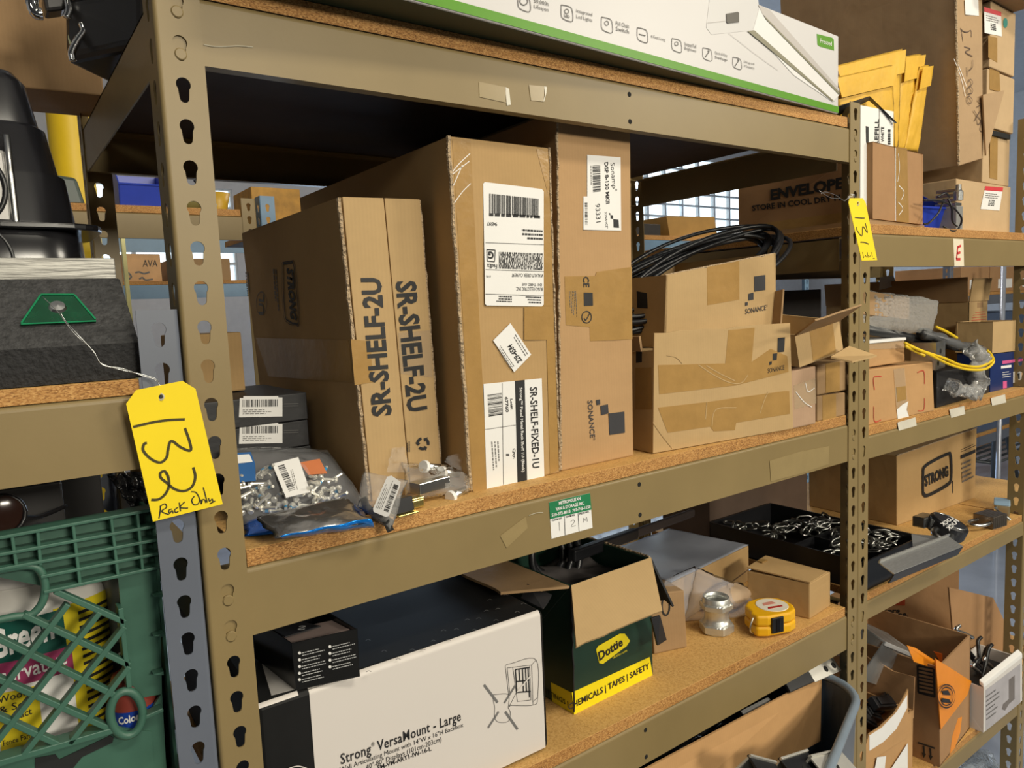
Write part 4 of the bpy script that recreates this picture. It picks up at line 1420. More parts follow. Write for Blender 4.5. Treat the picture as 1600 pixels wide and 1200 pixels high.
vs = [Vector((f[0].x, f[0].y, 0)) + wd * u + nd * p[0] + Vector((0, 0, p[1] + 0.0)) for p in prof for u in uu]
b.add(vs, [(2 * i, 2 * i + 1, 2 * i + 3, 2 * i + 2) for i in range(len(prof) - 1)])
b.build('white_front_print', WCARD, k.root, smooth=True, world=True)
b = MB()
b.add([Vector((f[0].x, f[0].y, 0)) + wd * u + nd * p[0] + Vector((0, 0, p[1] + 0.0006)) for p in prof[3:] for u in (0.001, u0 - 0.012)], [(2 * i, 2 * i + 1, 2 * i + 3, 2 * i + 2) for i in range(len(prof) - 4)])
b.build('white_edge_print', WCARD, k.root, smooth=True, world=True)
tp = k.top
tp.patch('lit_top_patch', [(401, 1010), (425, 1000), (462, 1062), (466, 1076), (424, 1087)], mat('lit_top_grey', (0.42, 0.40, 0.38), 0.4), k.root, 1)  # light caught by the black top, put in as a grey patch
F.text('printed_text', 'Strong\u00ae VersaMount - Large', (532.5, 1199.5), (720, 1130), (531, 1177), INK, k.root, bold=0.014, k=3, spacing=1.06)
F.text('printed_text', 'In-Wall Articulating Mount with 14"W x 16"H Backbox', (521, 1212), (723.5, 1137), (520, 1202), INK, k.root, k=3)
F.text('printed_text', '40"-80" Displays (101cm-203cm)', (572, 1205), (689.5, 1160), (571, 1194), INK, k.root, k=3)
F.text('printed_text', 'SM-VM-ART1-IW-16-L', (590, 1203), (674, 1172), (588.5, 1196), INK, k.root, bold=0.02, k=3)
F.stroke('printed_emblem', [[(447, 1203), (447, 1198), (463.5, 1193.5), (480, 1199), (480, 1205)]], 0.0006, WCARD, k.root, k=14)
F.stroke('line_drawing', z4([[(940, 185), (1000, 165), (1245, 130), (1260, 500), (1215, 575), (1000, 580), (985, 590)], [(940, 185), (975, 480)], [(960, 210), (1200, 180)], [(1200, 180), (1215, 575)], [(1200, 180), (1245, 130)], [(1015, 205), (1060, 540)], [(1060, 540), (1195, 525)],
                              [(960, 210), (985, 450)], [(1180, 190), (1195, 525)], [(815, 475), (965, 468), (975, 560), (970, 600), (990, 650), (970, 735), (870, 742), (835, 690), (835, 600), (825, 540), (815, 475)], [(1215, 540), (1260, 500)], [(980, 590), (1030, 490)], [(1000, 550), (1050, 450)]], 640, 1010, 6.317), 0.0003, INK, k.root, k=3)
F.stroke('line_drawing', z4([[(730, 375), (865, 550)], [(770, 800), (875, 640)], [(940, 640), (1062, 815)], [(930, 555), (1040, 380)]], 640, 1010, 6.317), 0.0016, mat('dark_grey_print', (0.16, 0.155, 0.15), 0.5), k.root, k=3)
F.stroke('line_drawing', z4([[(1040, 225), (1180, 205)], [(1040, 225), (1055, 450)], [(1075, 225), (1085, 345)], [(1110, 220), (1120, 450)], [(1140, 215), (1150, 440)], [(1165, 210), (1180, 500)], [(1045, 345), (1180, 330)], [(1055, 450), (1190, 440)]], 640, 1010, 6.317), 0.0009, INK, k.root, k=3)
F.stroke('line_drawing', z4([[(1055, 445), (1185, 290)]], 640, 1010, 6.317), 0.0011, WCARD, k.root, k=4)
# pale flecks printed on the black top
rnd = random.Random(3)
for (px, py) in ((600, 1018), (644, 1016), (622, 1031), (677, 1002), (713, 984), (748, 967), (778, 952), (700, 1001), (661, 1016), (741, 985), (775, 970), (808, 957), (576, 1050), (693, 986), (730, 969), (765, 938), (790, 931), (575, 1001), (818, 944), (760, 955)):
    tp.stroke('printed_fleck', [[(px - 3.5, py + 1), (px, py - 1), (px + 4, py + 0.5)]], 0.0005, GINK, k.root, k=2)
# torn tab at the right end
MB().prism([at(824, 912, y=0.10), at(862, 929, y=0.07), at(855, 942, y=0.06), at(848, 951, y=0.05), at(814, 934, y=0.09)], (0, 0, -0.002)).build('torn_tab', BLACKMAT, k.root, world=True)
MB().prism([at(831, 926, y=0.088), at(838, 921, y=0.088), at(847, 925, y=0.08), at(843, 931, y=0.078), at(834, 934, y=0.083)], (0, -0.0008, 0.0012)).build('torn_hole', CBL, k.root, world=True)

# ---- little black box on top of it
zz = -0.1455
f = [at(462.5, 1079, z=zz), at(562.5, 1057, z=zz)]
f = [f[0], f[1], f[1] + Vector((0.000, 0, 0.058)), f[0] + Vector((-0.001, 0, 0.056))]
k = carton('product_box', 'little black box with white bullet text on the wide carton', 'box', f, Vector((-0.012, 0.11, 0)), mat('gloss_black_card', (0.012, 0.012, 0.012), 0.25, var=0.2), open_top=True, wall=0.0014)
F = k.front
for cx, ys in ((468, (1020, 1030.5, 1041, 1051.5, 1061.5)), (515.5, (1010, 1020.5, 1031, 1041.5))):
    for i, y in enumerate(ys):
        F.patch('bullet', [(cx + 2.4 * math.cos(a * PI / 4), y + 2.4 * math.sin(a * PI / 4)) for a in range(8)], WHITE, k.root, 2)
        F.lines('small_print', (cx + 4, y + 4.5), (cx + 41, y - 4.5), (cx + 3.5, y - 3.5), mat('pale_print_grey', (0.5, 0.5, 0.5), 0.5), k.root, 2, seed=60 + i, h=0.32)
MB().prism([f[3] + Vector((0.002, 0.0016, -0.004)), f[2] + Vector((-0.002, 0.0016, -0.004)), f[2] + Vector((-0.008, 0.055, -0.006)), f[3] + Vector((-0.003, 0.055, -0.006))], (0, 0, -0.002)).build('inner_flap', mat('mauve_card', (0.33, 0.25, 0.23), 0.6), k.root, world=True)
MB().prism([f[3] + Vector((0.000, 0.02, 0.001)), f[3] + Vector((0.042, 0.02, 0.001)), f[2] + Vector((-0.045, 0.07, 0.0)), f[3] + Vector((-0.008, 0.07, 0.0))], (0, 0, -0.0015)).build('top_flap', BLACKMAT, k.root, world=True)
TPn = Panel(f[3] + Vector((0, 0.02, 0.001)), (0, 0, 1))
TPn.text('printed_text', 'S', (476, 985), (464, 986), (479, 978), mat('pale_print_grey', (0.5, 0.5, 0.5), 0.5), k.root, bold=0.02)

# ---- green and yellow carton with its flap hanging out
P, n = quad_px(ZB, (897, 1117), (1020, 1055), (1016, 872), (891.4, 916), 0.062, 1.7, 0.5)
DG = mat('bottle_green_print', (0.012, 0.040, 0.026), 0.38, var=0.12)
YP = mat('yellow_print', (0.86, 0.70, 0.01), 0.4, var=0.05)
k = carton('open_carton', 'dark green and yellow open carton with a brown flap folded over its front', 'box', P, n * 0.19, DG, open_top=True, wall=0.004)
F = k.front
ST = mat('inner_board', (0.36, 0.225, 0.11), 0.7)
flap(k, 'front_flap', P[3] + Vector((0, -0.002, 0.002)), P[2] + Vector((0, -0.002, 0.002)), (at(1031, 958, y=-0.012) + at(903, 1009, y=-0.012)) / 2 - (P[2] + P[3]) / 2, CBL, 0.004, 0.02, 5)
flap(k, 'side_flap', k.c[7] + Vector((-0.002, 0, 0.001)), k.c[3] + Vector((-0.002, 0, 0.001)), Vector((-0.105, 0.03, 0.010)), CBD, 0.004, 0.04, 6)
flap(k, 'back_flap', k.c[7] + Vector((0.0, 0.004, 0)), k.c[6] + Vector((0, 0.004, 0)), Vector((0.03, 0.06, 0.058)), CBD, 0.004, 0.03, 7)
flap(k, 'torn_flap', k.c[2] + Vector((0.003, 0.0, 0)), k.c[6] + Vector((0.003, -0.06, 0)), Vector((0.030, -0.02, -0.085)), BLACKMAT, 0.004, 0.16, 8)
rim(k, 'corrugated_rim', k.c[2] + Vector((0.001, 0.002, 0.001)), k.c[6] + Vector((0.001, 0, 0.001)), 0.005)
rim(k, 'corrugated_rim', P[0] + Vector((0, -0.001, 0.004)), P[3] + Vector((0, -0.001, 0)), 0.003, BLACKMAT)
F.patch('yellow_band', [(893.3, 1082), (1014.8, 1026.5), (1019.5, 1055), (897, 1117)], YP, k.root, 1)
k.left.patch('yellow_band', [(861, 1066), (893, 1082), (896.5, 1116), (863, 1098)], YP, k.root, 1)
F.text('printed_text', 'CHEMICALS | TAPES | SAFETY', (888, 1113), (1014, 1047), (887, 1100), INK, k.root, bold=0.02, k=3)
k.left.text('printed_text', 'FITTINGS |', (850, 1083), (889, 1105.5), (849, 1073), INK, k.root, bold=0.02, k=3)
lg = F.patch('logo_plate', [(931, 1015), (934, 1009.5), (968, 990), (976, 990), (984, 1001), (979, 1009), (942, 1037), (936, 1036)], YP, k.root, 1.5)
F.text('logo_text', 'Dottie', (936, 1033), (973, 1008), (933.5, 1019), INK, lg, bold=0.03, k=3)
F.text('printed_text', 'dottie.com', (957, 1029), (979, 1017.5), (956.5, 1025), YP, k.root, k=3)
# what the carton holds
root = thing('plastic_bag', 'crumpled grey plastic bag inside the green carton', 'bag', lerp(P[0], k.c[6], 0.5))
b = MB()
o_, ax, ay = P[3] + Vector((0.012, 0.012, -0.02)), P[2] - P[3], n * 0.16
b.grid(lambda u, v: o_ + ax * (u * 0.86) + ay * v + Vector((0, 0, -0.012 + 0.014 * noise.noise(Vector((u * 3, v * 3, 2))) + 0.004 * noise.noise(Vector((u * 9, v * 7, 5))))), 24, 24)
b.build('bag_sheet', mat('grey_poly', (0.10, 0.09, 0.088), 0.4, var=0.1), root, smooth=True, solid=0.001, world=True)
root = thing('hose_coil', 'black coil standing in the green carton behind the grey bag', 'hose', P[3] + Vector((0.07, 0.13, 0)))
for i, rr in enumerate((0.052, 0.043, 0.034)):
    c0 = P[3] + Vector((0.075, 0.125 + 0.012 * i, -0.004))
    MB().tube([c0 + Vector((rr * math.cos(a * PI / 12), 0.01 * math.sin(a * PI / 12), rr * math.sin(a * PI / 12))) for a in range(25)], 0.006, 8, False).build('hose_loop', BLACK, root, smooth=True, world=True)
# bar leaning out of it
A_, B_ = at(895, 868, y=0.16), at(1086, 800, y=0.27)
root = thing('handle_bar', 'black bar leaning out of the green carton toward the back', 'handle', A_)
ad = (B_ - A_).normalized()
up = Vector((0, 0, 1)) - ad * ad.z
up.normalize()
sd = ad.cross(up)
Mx = Matrix(((ad.x, sd.x, up.x, A_.x), (ad.y, sd.y, up.y, A_.y), (ad.z, sd.z, up.z, A_.z), (0, 0, 0, 1)))
L = (B_ - A_).length
MB().box((L * 0.22, 0, 0), (L * 0.46, 0.016, 0.020), Mx).build('thick_sleeve', BLACK, root, bevel=0.003, world=True)
MB().box((L * 0.70, 0, 0), (L * 0.56, 0.012, 0.018), Mx).build('grip', mat('dark_brown_rubber', (0.035, 0.026, 0.024), 0.5), root, bevel=0.005, world=True)
o = MB().prism([at(1018, 966, y=0.03), at(1032, 962, y=0.03), at(1042, 1000, y=0.04), at(1028, 1009, y=0.03)], (0.0, 0.004, 0.0)).build('strap', BLACKMAT, None, bevel=0.0006)
tag(o, 'short black strap hanging beside the green carton', 'strap')

# ---- low carton with a plastic sheet over it
f = [Vector((0.84, 0.165, ZB)), Vector((1.145, 0.215, ZB)), Vector((1.145, 0.215, -0.272)), Vector((0.84, 0.165, -0.262))]
k = carton('carton', 'low carton under a bluish plastic sheet behind the clear bag', 'box', f, Vector((-0.035, 0.2, 0)), CB, dent=0.002)
C = k.c
b = MB()
b.grid(lambda u, v: lerp(lerp(C[3], C[2], u), lerp(C[7], C[6], u), v) + Vector((0, 0, 0.002 + 0.002 * noise.noise(Vector((u * 4, v * 3, 3))) + 0.0004 * noise.noise(Vector((u * 22, v * 19, 3))))), 30, 24)
b.build('plastic_sheet', mat('bluish_poly_sheet', (0.34, 0.36, 0.42), 0.36, var=0.06), k.root, smooth=True, solid=0.0008, world=True)
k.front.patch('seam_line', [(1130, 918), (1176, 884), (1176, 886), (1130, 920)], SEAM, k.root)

# ---- clear bag with a brown lump in it
root = thing('clear_bag', 'clear plastic bag standing open behind the steel coupling', 'bag', at(1060, 1003, z=ZB), None)
G4 = [at(1014, 1014, z=ZB + 0.002), at(1064, 1006, z=ZB + 0.002), at(1088, 883, y=0.135), at(1040, 905, y=0.135)]
FB = film('clear_heavy_film', (0.74, 0.78, 0.88), 0.13, 0.05, 0.3, 16, 0.16)
pillow(MB(), G4, 0.016, 22, 0.5, 31, 0.6).build('bag_mouth', FB, root, smooth=True, world=True)
H4 = [at(1068, 972, z=ZB + 0.003), at(1203, 958, z=ZB + 0.003), at(1204, 930, y=0.17), at(1086, 886, y=0.15)]
pillow(MB(), H4, 0.022, 24, 0.6, 33, 0.25).build('bag_body', FB, root, smooth=True, world=True)
o = MB()
c0 = at(1150, 962, z=ZB) + Vector((0.02, 0.035, 0.024))
o.grid(lambda u, v: c0 + Vector((0.055 * math.sin(PI * v) * math.cos(2 * PI * u), 0.035 * math.sin(PI * v) * math.sin(2 * PI * u), 0.023 * math.cos(PI * v))) * (1 + 0.15 * noise.noise(Vector((u * 5, v * 5, 0)))), 24, 14)
o = o.build('parcel', mat('brown_paper', (0.42, 0.30, 0.19), 0.7, bump=0.3, bscale=30), None, smooth=True)
tag(o, 'brown paper lump inside the clear bag behind the coupling', 'parcel')
f = [Vector((0.735, 0.115, ZB)), Vector((0.80, 0.095, ZB)), Vector((0.80, 0.100, ZB + 0.105)), Vector((0.735, 0.120, ZB + 0.110))]
k = carton('carton', 'small printed carton right behind the green carton, partly in the clear bag', 'box', f, Vector((0.015, 0.06, 0)), CBD, dent=0.002)
k.front.stroke('printed_ring', [[(1040 + 6 * math.cos(a * PI / 6), 947 + 14 * math.sin(a * PI / 6)) for a in range(13)]], 0.0016, INK, k.root)

# ---- conduit coupling
GALV = mat('galvanised_casting', (0.66, 0.67, 0.64), 0.36, 0.75, 0.10, 40, bump=0.10, bscale=60)
cp = Vector((0.893, 0.104, ZB))
root = thing('conduit_coupling', 'silver steel compression coupling standing on the lower shelf', 'coupling', cp)
MB().lathe([(0.0225, 0.004), (0.0265, 0.016), (0.0265, 0.020), (0.0235, 0.022), (0.0225, 0.029), (0.0225, 0.040), (0.0250, 0.046), (0.0262, 0.048)], 40).build('body', GALV, root, smooth=True)


def hexnut(r, z0, z1, c=0.003):
    b = MB()
    rings = []
    for rr, z in ((r * 0.94, z0), (r * 1.1, z0 + c), (r * 1.1, z1 - c), (r * 0.94, z1), (0.0195, z1)):
        ring = []
        for i in range(6):
            for j in range(6):
                a0, a1 = PI / 3 * i, PI / 3 * (i + 1)
                p = lerp(Vector((math.cos(a0), math.sin(a0), 0)), Vector((math.cos(a1), math.sin(a1), 0)), j / 6) * r * 1.12
                if p.length > rr:
                    p = p * (rr / p.length)
                ring.append(Vector((p.x, p.y, z)))
        rings.append(ring)
    vs = [p for g_ in rings for p in g_]
    m = 36
    b.add(vs, [(i * m + k_, i * m + (k_ + 1) % m, (i + 1) * m + (k_ + 1) % m, (i + 1) * m + k_) for i in range(len(rings) - 1) for k_ in range(m)])
    return b


hexnut(0.0295, 0.0, 0.018).build('gland_nut', GALV, root)
hexnut(0.0285, 0.044, 0.0575).build('gland_nut', GALV, root)
MB().lathe([(0.0262, 0.0565), (0.0245, 0.066), (0.0235, 0.0672), (0.0215, 0.0672), (0.0205, 0.060), (0.0205, 0.02)], 36).build('collar', GALV, root, smooth=True)

# ---- tape measure lying on its side
YB = mat('yellow_abs', (0.80, 0.42, 0.006), 0.42, var=0.06, bump=0.05, bscale=200)
Mx = frame(Vector((0.978, 0.045, ZB)), (0.93, -0.28, 0))
Mx = Mx @ Matrix.Scale(1.17, 4)
root = thing('tape_measure', 'yellow tape measure lying on its side near the shelf edge', 'tape measure', Mx)
outl = [(-0.037, -0.028)] + [(-0.030 + 0.0, -0.031), (0.012, -0.033), (0.028, -0.026), (0.037, -0.010), (0.038, 0.008), (0.032, 0.024), (0.018, 0.033), (-0.002, 0.036), (-0.022, 0.032), (-0.036, 0.020), (-0.040, 0.0), (-0.046, -0.008), (-0.046, -0.024)]
MB().prism([(x, y, 0.003) for x, y in outl], (0, 0, 0.016)).build('lower_shell', YB, root, bevel=0.004, seg=3)
MB().prism([(x * 0.985, y * 0.985, 0.0195) for x, y in outl], (0, 0, 0.017)).build('upper_shell', YB, root, bevel=0.004, seg=3)
MB().prism([(x * 0.7, y * 0.7, 0.0) for x, y in outl], (0, 0, 0.004)).build('belt_clip', BLACK, root, bevel=0.001)
lab = MB().lathe([(0, 0.0372), (0.0250, 0.0372), (0.0255, 0.0364)], 36, Matrix.Translation((0.004, 0.002, 0))).build('round_label', mat('cream_label', (0.78, 0.72, 0.60), 0.4), root)
RED = mat('red_print', (0.45, 0.03, 0.02), 0.45)
MB().prism([(-0.012, -0.0095, 0.0373), (0.015, -0.0105, 0.0373), (0.017, -0.006, 0.0373), (-0.008, -0.003, 0.0373)], (0, 0, 0.0002)).build('red_band', RED, lab)
MB().prism([(-0.010, 0.004, 0.0373), (0.014, 0.003, 0.0373), (0.012, 0.013, 0.0373), (-0.006, 0.013, 0.0373)], (0, 0, 0.0002)).build('pink_band', mat('pink_print', (0.62, 0.25, 0.19), 0.5), lab)
MB().span((-0.024, -0.0342, 0.008), (-0.002, -0.030, 0.033)).build('black_window', BLACK, root, bevel=0.001)
MB().span((-0.017, -0.0352, 0.010), (-0.009, -0.0335, 0.031)).build('lock_button', mat('black_gloss', (0.01, 0.01, 0.012), 0.15), root, bevel=0.0008)
MB().tube(smooth_path([(-0.046, -0.016, 0.032), (-0.052, -0.018, 0.022), (-0.053, -0.018, 0.012), (-0.046, -0.016, 0.006)]), 0.0013, 8).build('end_hook', STEEL, root, smooth=True)

# ---- plain small carton at the right
c0, c1, c2 = Vector((1.064, 0.018, ZB)), Vector((1.150, 0.026, ZB)), Vector((1.034, 0.138, ZB))
h = Vector((0, 0, 0.0715))
k = carton('carton', 'plain small closed carton beside the tape measure', 'box', [c0, c1, c1 + h, c0 + h], c2 - c0, CB, dent=0.001)
MB().prism([k.c[3] + Vector((-0.001, -0.001, 0.001)), k.c[2] + Vector((-0.012, 0, 0.001)), k.c[6] + Vector((-0.012, 0, 0.010)), k.c[7] + Vector((-0.001, 0, 0.006))], (0, 0, 0.0025)).build('lid_flap', CB, k.root, world=True)
MB().box(((k.c[6] + k.c[7]) / 2 + Vector((0, -0.01, 0.012))), (0.018, 0.012, 0.002)).build('tape_tab', TAPE, k.root, world=True)

# ================================================================ grey tub on the floor with things standing in it
zr = -0.50
BIN = mat('blue_grey_tub', (0.085, 0.115, 0.155), 0.35, var=0.1)
yaw = math.radians(19)
bx, by = Vector((math.cos(yaw), math.sin(yaw), 0)), Vector((-math.sin(yaw), math.cos(yaw), 0))
corner = Vector((1.118, -0.10, 0))
W_, D_, R_ = 0.56, 0.36, 0.085


def rrect(s, z, grow=0.0):
    pts = []
    w_, d_ = W_ * s / 2 + grow, D_ * s / 2 + grow
    c = Vector((0.845, 0.045, z))
    for cx, cy, a0 in ((w_ - R_, d_ - R_, 0), (-w_ + R_, d_ - R_, PI / 2), (-w_ + R_, -d_ + R_, PI), (w_ - R_, -d_ + R_, 1.5 * PI)):
        for i in range(9):
            a = a0 + PI / 2 * i / 8
            pts.append(c + bx * (cx + R_ * math.cos(a)) + by * (cy + R_ * math.sin(a)))
    return pts


root = thing('storage_tub', 'blue-grey plastic tub in front of the lowest beam, by the right pole', 'tub', Vector((0.845, 0.045, FLOOR_Z)))
b = MB()
rings = [rrect(0.86, FLOOR_Z + 0.002), rrect(1.0, zr), rrect(1.0, zr, 0.004), rrect(1.0, zr - 0.012, 0.004), rrect(0.995, zr - 0.012)]
rings = [rrect(0.86, FLOOR_Z + 0.002), rrect(1.0, zr - 0.008), rrect(0.985, zr - 0.008), rrect(0.85, FLOOR_Z + 0.012)]
vs = [p for g_ in rings for p in g_]
m = 36
b.add(vs, [(i * m + q, i * m + (q + 1) % m, (i + 1) * m + (q + 1) % m, (i + 1) * m + q) for i in range(3) for q in range(m)] + [tuple(range(m)), tuple(range(3 * m, 4 * m))])
b.build('shell', BIN, root, world=True)
rp = rrect(0.995, zr)
MB().tube(rp + rp[:2], 0.008, 10, False).build('rim', mat('blue_grey_rim', (0.20, 0.25, 0.31), 0.3), root, smooth=True, world=True)
o = MB().prism([at(985, 1215, y=0.0), at(1284, 1056, y=0.035), at(1282, 1158, y=0.02), at(1240, 1181, y=0.01), at(1225, 1290, y=-0.01), at(985, 1330, y=-0.03)], (0, 0.004, 0)).build('cardboard_sheet', CBO, None)
tag(o, 'flat brown cardboard sheet standing in the grey tub', 'cardboard')
o = MB()
o.grid(lambda u, v: lerp(lerp(at(1040, 1190, y=0.06), at(1213, 1100, y=0.075), u), lerp(at(1040, 1160, y=0.10), at(1213, 1080, y=0.115), u), v) + Vector((0, 0.01, 0.012 * noise.noise(Vector((u * 9, v * 5, 2))) - 0.004)), 30, 10)
o = o.build('film_roll', mat('dark_film', (0.045, 0.043, 0.042), 0.22, var=0.3, bump=0.8, bscale=40), None, smooth=True, solid=0.003)
tag(o, 'crumpled dark plastic film behind the cardboard sheet', 'plastic')
o = MB().prism([at(1160, 1114, y=0.045), at(1203, 1092, y=0.05), at(1209, 1101, y=0.05), at(1166, 1126, y=0.045)], (0.003, 0.006, 0)).build('printed_label', WHITE, None)
tag(o, 'white striped label on the dark film behind the cardboard', 'label')
A_, B_ = at(1272, 1049, y=0.03), at(1308, 1033, y=0.03)
Mx = frame(A_ + Vector((0, 0, -0.006)), (B_ - A_), zd=Vector((-0.2, -0.7, 0.7)))
root = thing('slotted_bracket', 'pale metal bracket with two holes sticking out by the right pole', 'bracket', Mx)
LL = (B_ - A_).length
SM = mat('satin_nickel', (0.72, 0.70, 0.64), 0.35, 0.6)
MB().box((LL * 0.42, 0, 0), (LL * 1.12, 0.028, 0.003)).build('plate', SM, root, bevel=0.001)
MB().box((-LL * 0.62, 0, -0.002), (LL * 0.95, 0.024, 0.006)).build('black_arm', BLACK, root, bevel=0.001)
for xx in (0.48, 0.82):
    MB().lathe([(0, 0.0018), (0.0062, 0.0018), (0.0062, 0.0014)], 16, Matrix.Translation((LL * xx, 0, 0))).build('screw_hole', DARKHOLE, root)
for i, (pa, pb, yy, lab, mm) in enumerate((((1178, 1196), (1218, 1206), -0.10, 'dark bracket end poking up at the left in the tub', BLACK), ((1228, 1200), (1270, 1186), -0.10, 'black clip poking up in the middle of the tub', BLACK), ((1275, 1196), (1322, 1184), -0.12, 'pale slotted metal plate poking up at the tub rim', SM))):
    A_, B_ = at(*pa, y=yy), at(*pb, y=yy)
    Mx = frame(A_, B_ - A_, zd=Vector((0, -0.45, 0.9)))
    r = thing('slotted_bracket', lab, 'bracket', Mx)
    l_ = (B_ - A_).length
    MB().span((0, -0.09, -0.002), (l_, 0.018, 0.002)).build('plate', mm, r, bevel=0.001)
    MB().span((0, 0.012, -0.03), (l_, 0.016, 0.006)).build('lip', SM, r, bevel=0.0008)
    MB().lathe([(0, 0.0026), (0.005, 0.0026), (0.005, 0.002)], 14, Matrix.Translation((l_ * 0.5, -0.01, 0))).build('screw_hole', DARKHOLE, r)
# ================================================================ right rack, top shelf
o = MB().prism([Vector((1.262, 0.012, 0.4055)), Vector((1.56, 0.045, 0.4055)), Vector((1.53, 0.34, 0.4055)), Vector((1.25, 0.31, 0.4055))], (0, 0, 0.010)).build('gap_filler_sheet', CBD, None)  # sheet added to fill the shadow gap below the raised carton
tag(o, 'added dark sheet filling the shadow gap under the envelope carton', 'cardboard')
zA = 0.4165
f = [Vector((1.270, 0.010, zA)), Vector((1.537, 0.038, zA)), Vector((1.533, 0.038, 0.5685)), Vector((1.268, 0.010, 0.5645))]
k = carton('open_carton', 'brown envelope carton holding yellow mailers, right of the tag 131 pole', 'box', f, Vector((-0.020, 0.30, 0)), CBR, open_top=True)
F = k.front
F.patch('tape_strip', [(1398, 229), (1417, 232), (1420, 348), (1401, 346)], TAPE, k.root)
F.stroke('tape_crease', [[(1403, 240), (1405, 262), (1402, 284)], [(1404, 290), (1412, 300), (1408, 312)], [(1403, 316), (1410, 326), (1404, 336)], [(1399, 231), (1399, 345)]], 0.0009, WHITE, k.root, k=2)
L = k.left
L.text('printed_text', 'ENVELOPES', (1204, 313.5), (1331, 293), (1204, 296), INK, k.root, bold=0.05)
L.text('printed_text', 'STORE IN COOL DRY PLACE', (1176, 330), (1345, 309.5), (1175, 321), INK, k.root, bold=0.03)
L.patch('tape_strip', [(1190, 349), (1316, 332), (1317, 349), (1190, 366)], TAPE, k.root)
# white boxes in it
for i, (x0, x1, yy, lab) in enumerate((((1345), (1374), 0.022, 'white box at the left inside the envelope carton, beside the pole'), ((1375), (1397), 0.023, 'white box with black print inside the envelope carton, by the mailers'))):
    f = [at(x0, 235, y=yy), at(x1, 237, y=yy), at(x1, 170 + (x1 > 1380) * 4, y=yy), at(x0, 164 + (x0 > 1370) * 6, y=yy)]
    f[0].z = f[1].z = 0.43
    f[1].x -= 0.001
    f[2].x -= 0.001
    k2 = carton('white_box', lab, 'box', f, Vector((-0.002, 0.018, 0)), WHITE, 'white boxes in the envelope carton', dent=0, bevel=0.001)
    if i == 0:
        k2.front.patch('black_print', [(1352.5, 197), (1357, 198), (1357, 224), (1353, 223)], INK, k2.root)
        k2.front.text('printed_text', 'REFILL', (1372, 228), (1373, 186), (1366, 228), INK, k2.root, bold=0.02)
    else:
        k2.front.text('printed_text', 'WHITE', (1381, 222), (1381, 198), (1376.5, 222), INK, k2.root, bold=0.02)
        k2.front.lines('small_print', (1391, 226), (1391, 192), (1386, 226), INK, k2.root, 1, seed=3, h=0.8)
o = MB().prism([at(1300, 170, y=0.018), at(1360, 151, y=0.020), at(1401.6, 191.7, y=0.016), at(1399, 193, y=0.016), at(1358, 157, y=0.036), at(1300, 186, y=0.036)], (0, 0.002, 0.0015)).build('dark_flap', BLACKMAT, k.root, world=True)
MAILER = mat('yellow_kraft', (0.72, 0.42, 0.035), 0.55, var=0.12, scale=14, bump=0.5, bscale=35)
for i, (q, yy, lab) in enumerate((([(1322, 236), (1399, 236), (1394, 101), (1300, 122)], (0.052, 0.052, 0.048, 0.048), 'yellow padded mailer at the front, its top folded, widest in view'),
                                  ([(1330, 236), (1404, 236), (1409, 76), (1300, 104)], (0.072, 0.072, 0.068, 0.068), 'yellow padded mailer with the tallest top edge, second from the front'),
                                  ([(1395, 236), (1420, 238), (1440, 84), (1409, 88)], (0.082, 0.095, 0.095, 0.080), 'yellow padded mailer leaning right, between the tallest and the rightmost'),
                                  ([(1412, 237), (1434, 240), (1452, 101), (1436, 104)], (0.088, 0.100, 0.088, 0.080), 'yellow padded mailer at the far right of the envelope carton'))):
    Q = [at(*p, y=y_) for p, y_ in zip(q, yy)]
    r = thing('padded_mailer', lab, 'envelope', Q[0], 'yellow padded mailers')
    pillow(MB(), Q, 0.005, 18, 0.5, 50 + i, 1.0, 0.3).build('envelope', MAILER, r, smooth=True, world=True)
    d_ = (Q[2] - Q[3]) * 0.02
    fl = [lerp(Q[3], Q[0], 0.02), lerp(Q[2], Q[1], 0.02), lerp(Q[2], Q[1], 0.24) - d_, lerp(Q[3], Q[0], 0.28) + d_]
    nn_ = (Q[1] - Q[0]).cross(Q[3] - Q[0]).normalized()
    if nn_.dot(CAM - Q[0]) < 0:
        nn_.negate()
    MB().prism([p + nn_ * 0.0085 for p in fl], nn_ * 0.0012).build('sealing_flap', MAILER, r, world=True)

# tall narrow carton with scrawled letters, standing on dark equipment
DK = mat('dark_equipment_case', (0.022, 0.02, 0.02), 0.5, var=0.2)
f = [Vector((1.60, 0.13, 0.4055)), Vector((1.70, 0.13, 0.4055)), Vector((1.70, 0.13, 0.555)), Vector((1.60, 0.13, 0.555))]
carton('equipment_case', 'black equipment case under the tall narrow carton', 'case', f, Vector((0, 0.40, 0)), DK, dent=0)
bl = Vector((1.712, 0.040, 0.557))
f = [bl, Vector((1.850, 0.042, 0.586)), Vector((1.812, 0.042, 1.11)), Vector((1.664, 0.040, 1.11))]
CBBR = card('cardboard_shade_brown', (0.45, 0.30, 0.165), axis='Y')
k = carton('carton', 'tall narrow tilted carton with hand drawn letters in marker on its front', 'box', f, Vector((0.03, 0.46, -0.004)), CBBR, dent=0.004, seed=9)
F = k.front
F.patch('paper_label', [(1507, 0), (1528, -2), (1529, 25), (1508, 23)], WHITE, k.root, 2)
MK = mat('brown_black_marker', (0.09, 0.05, 0.03), 0.6)
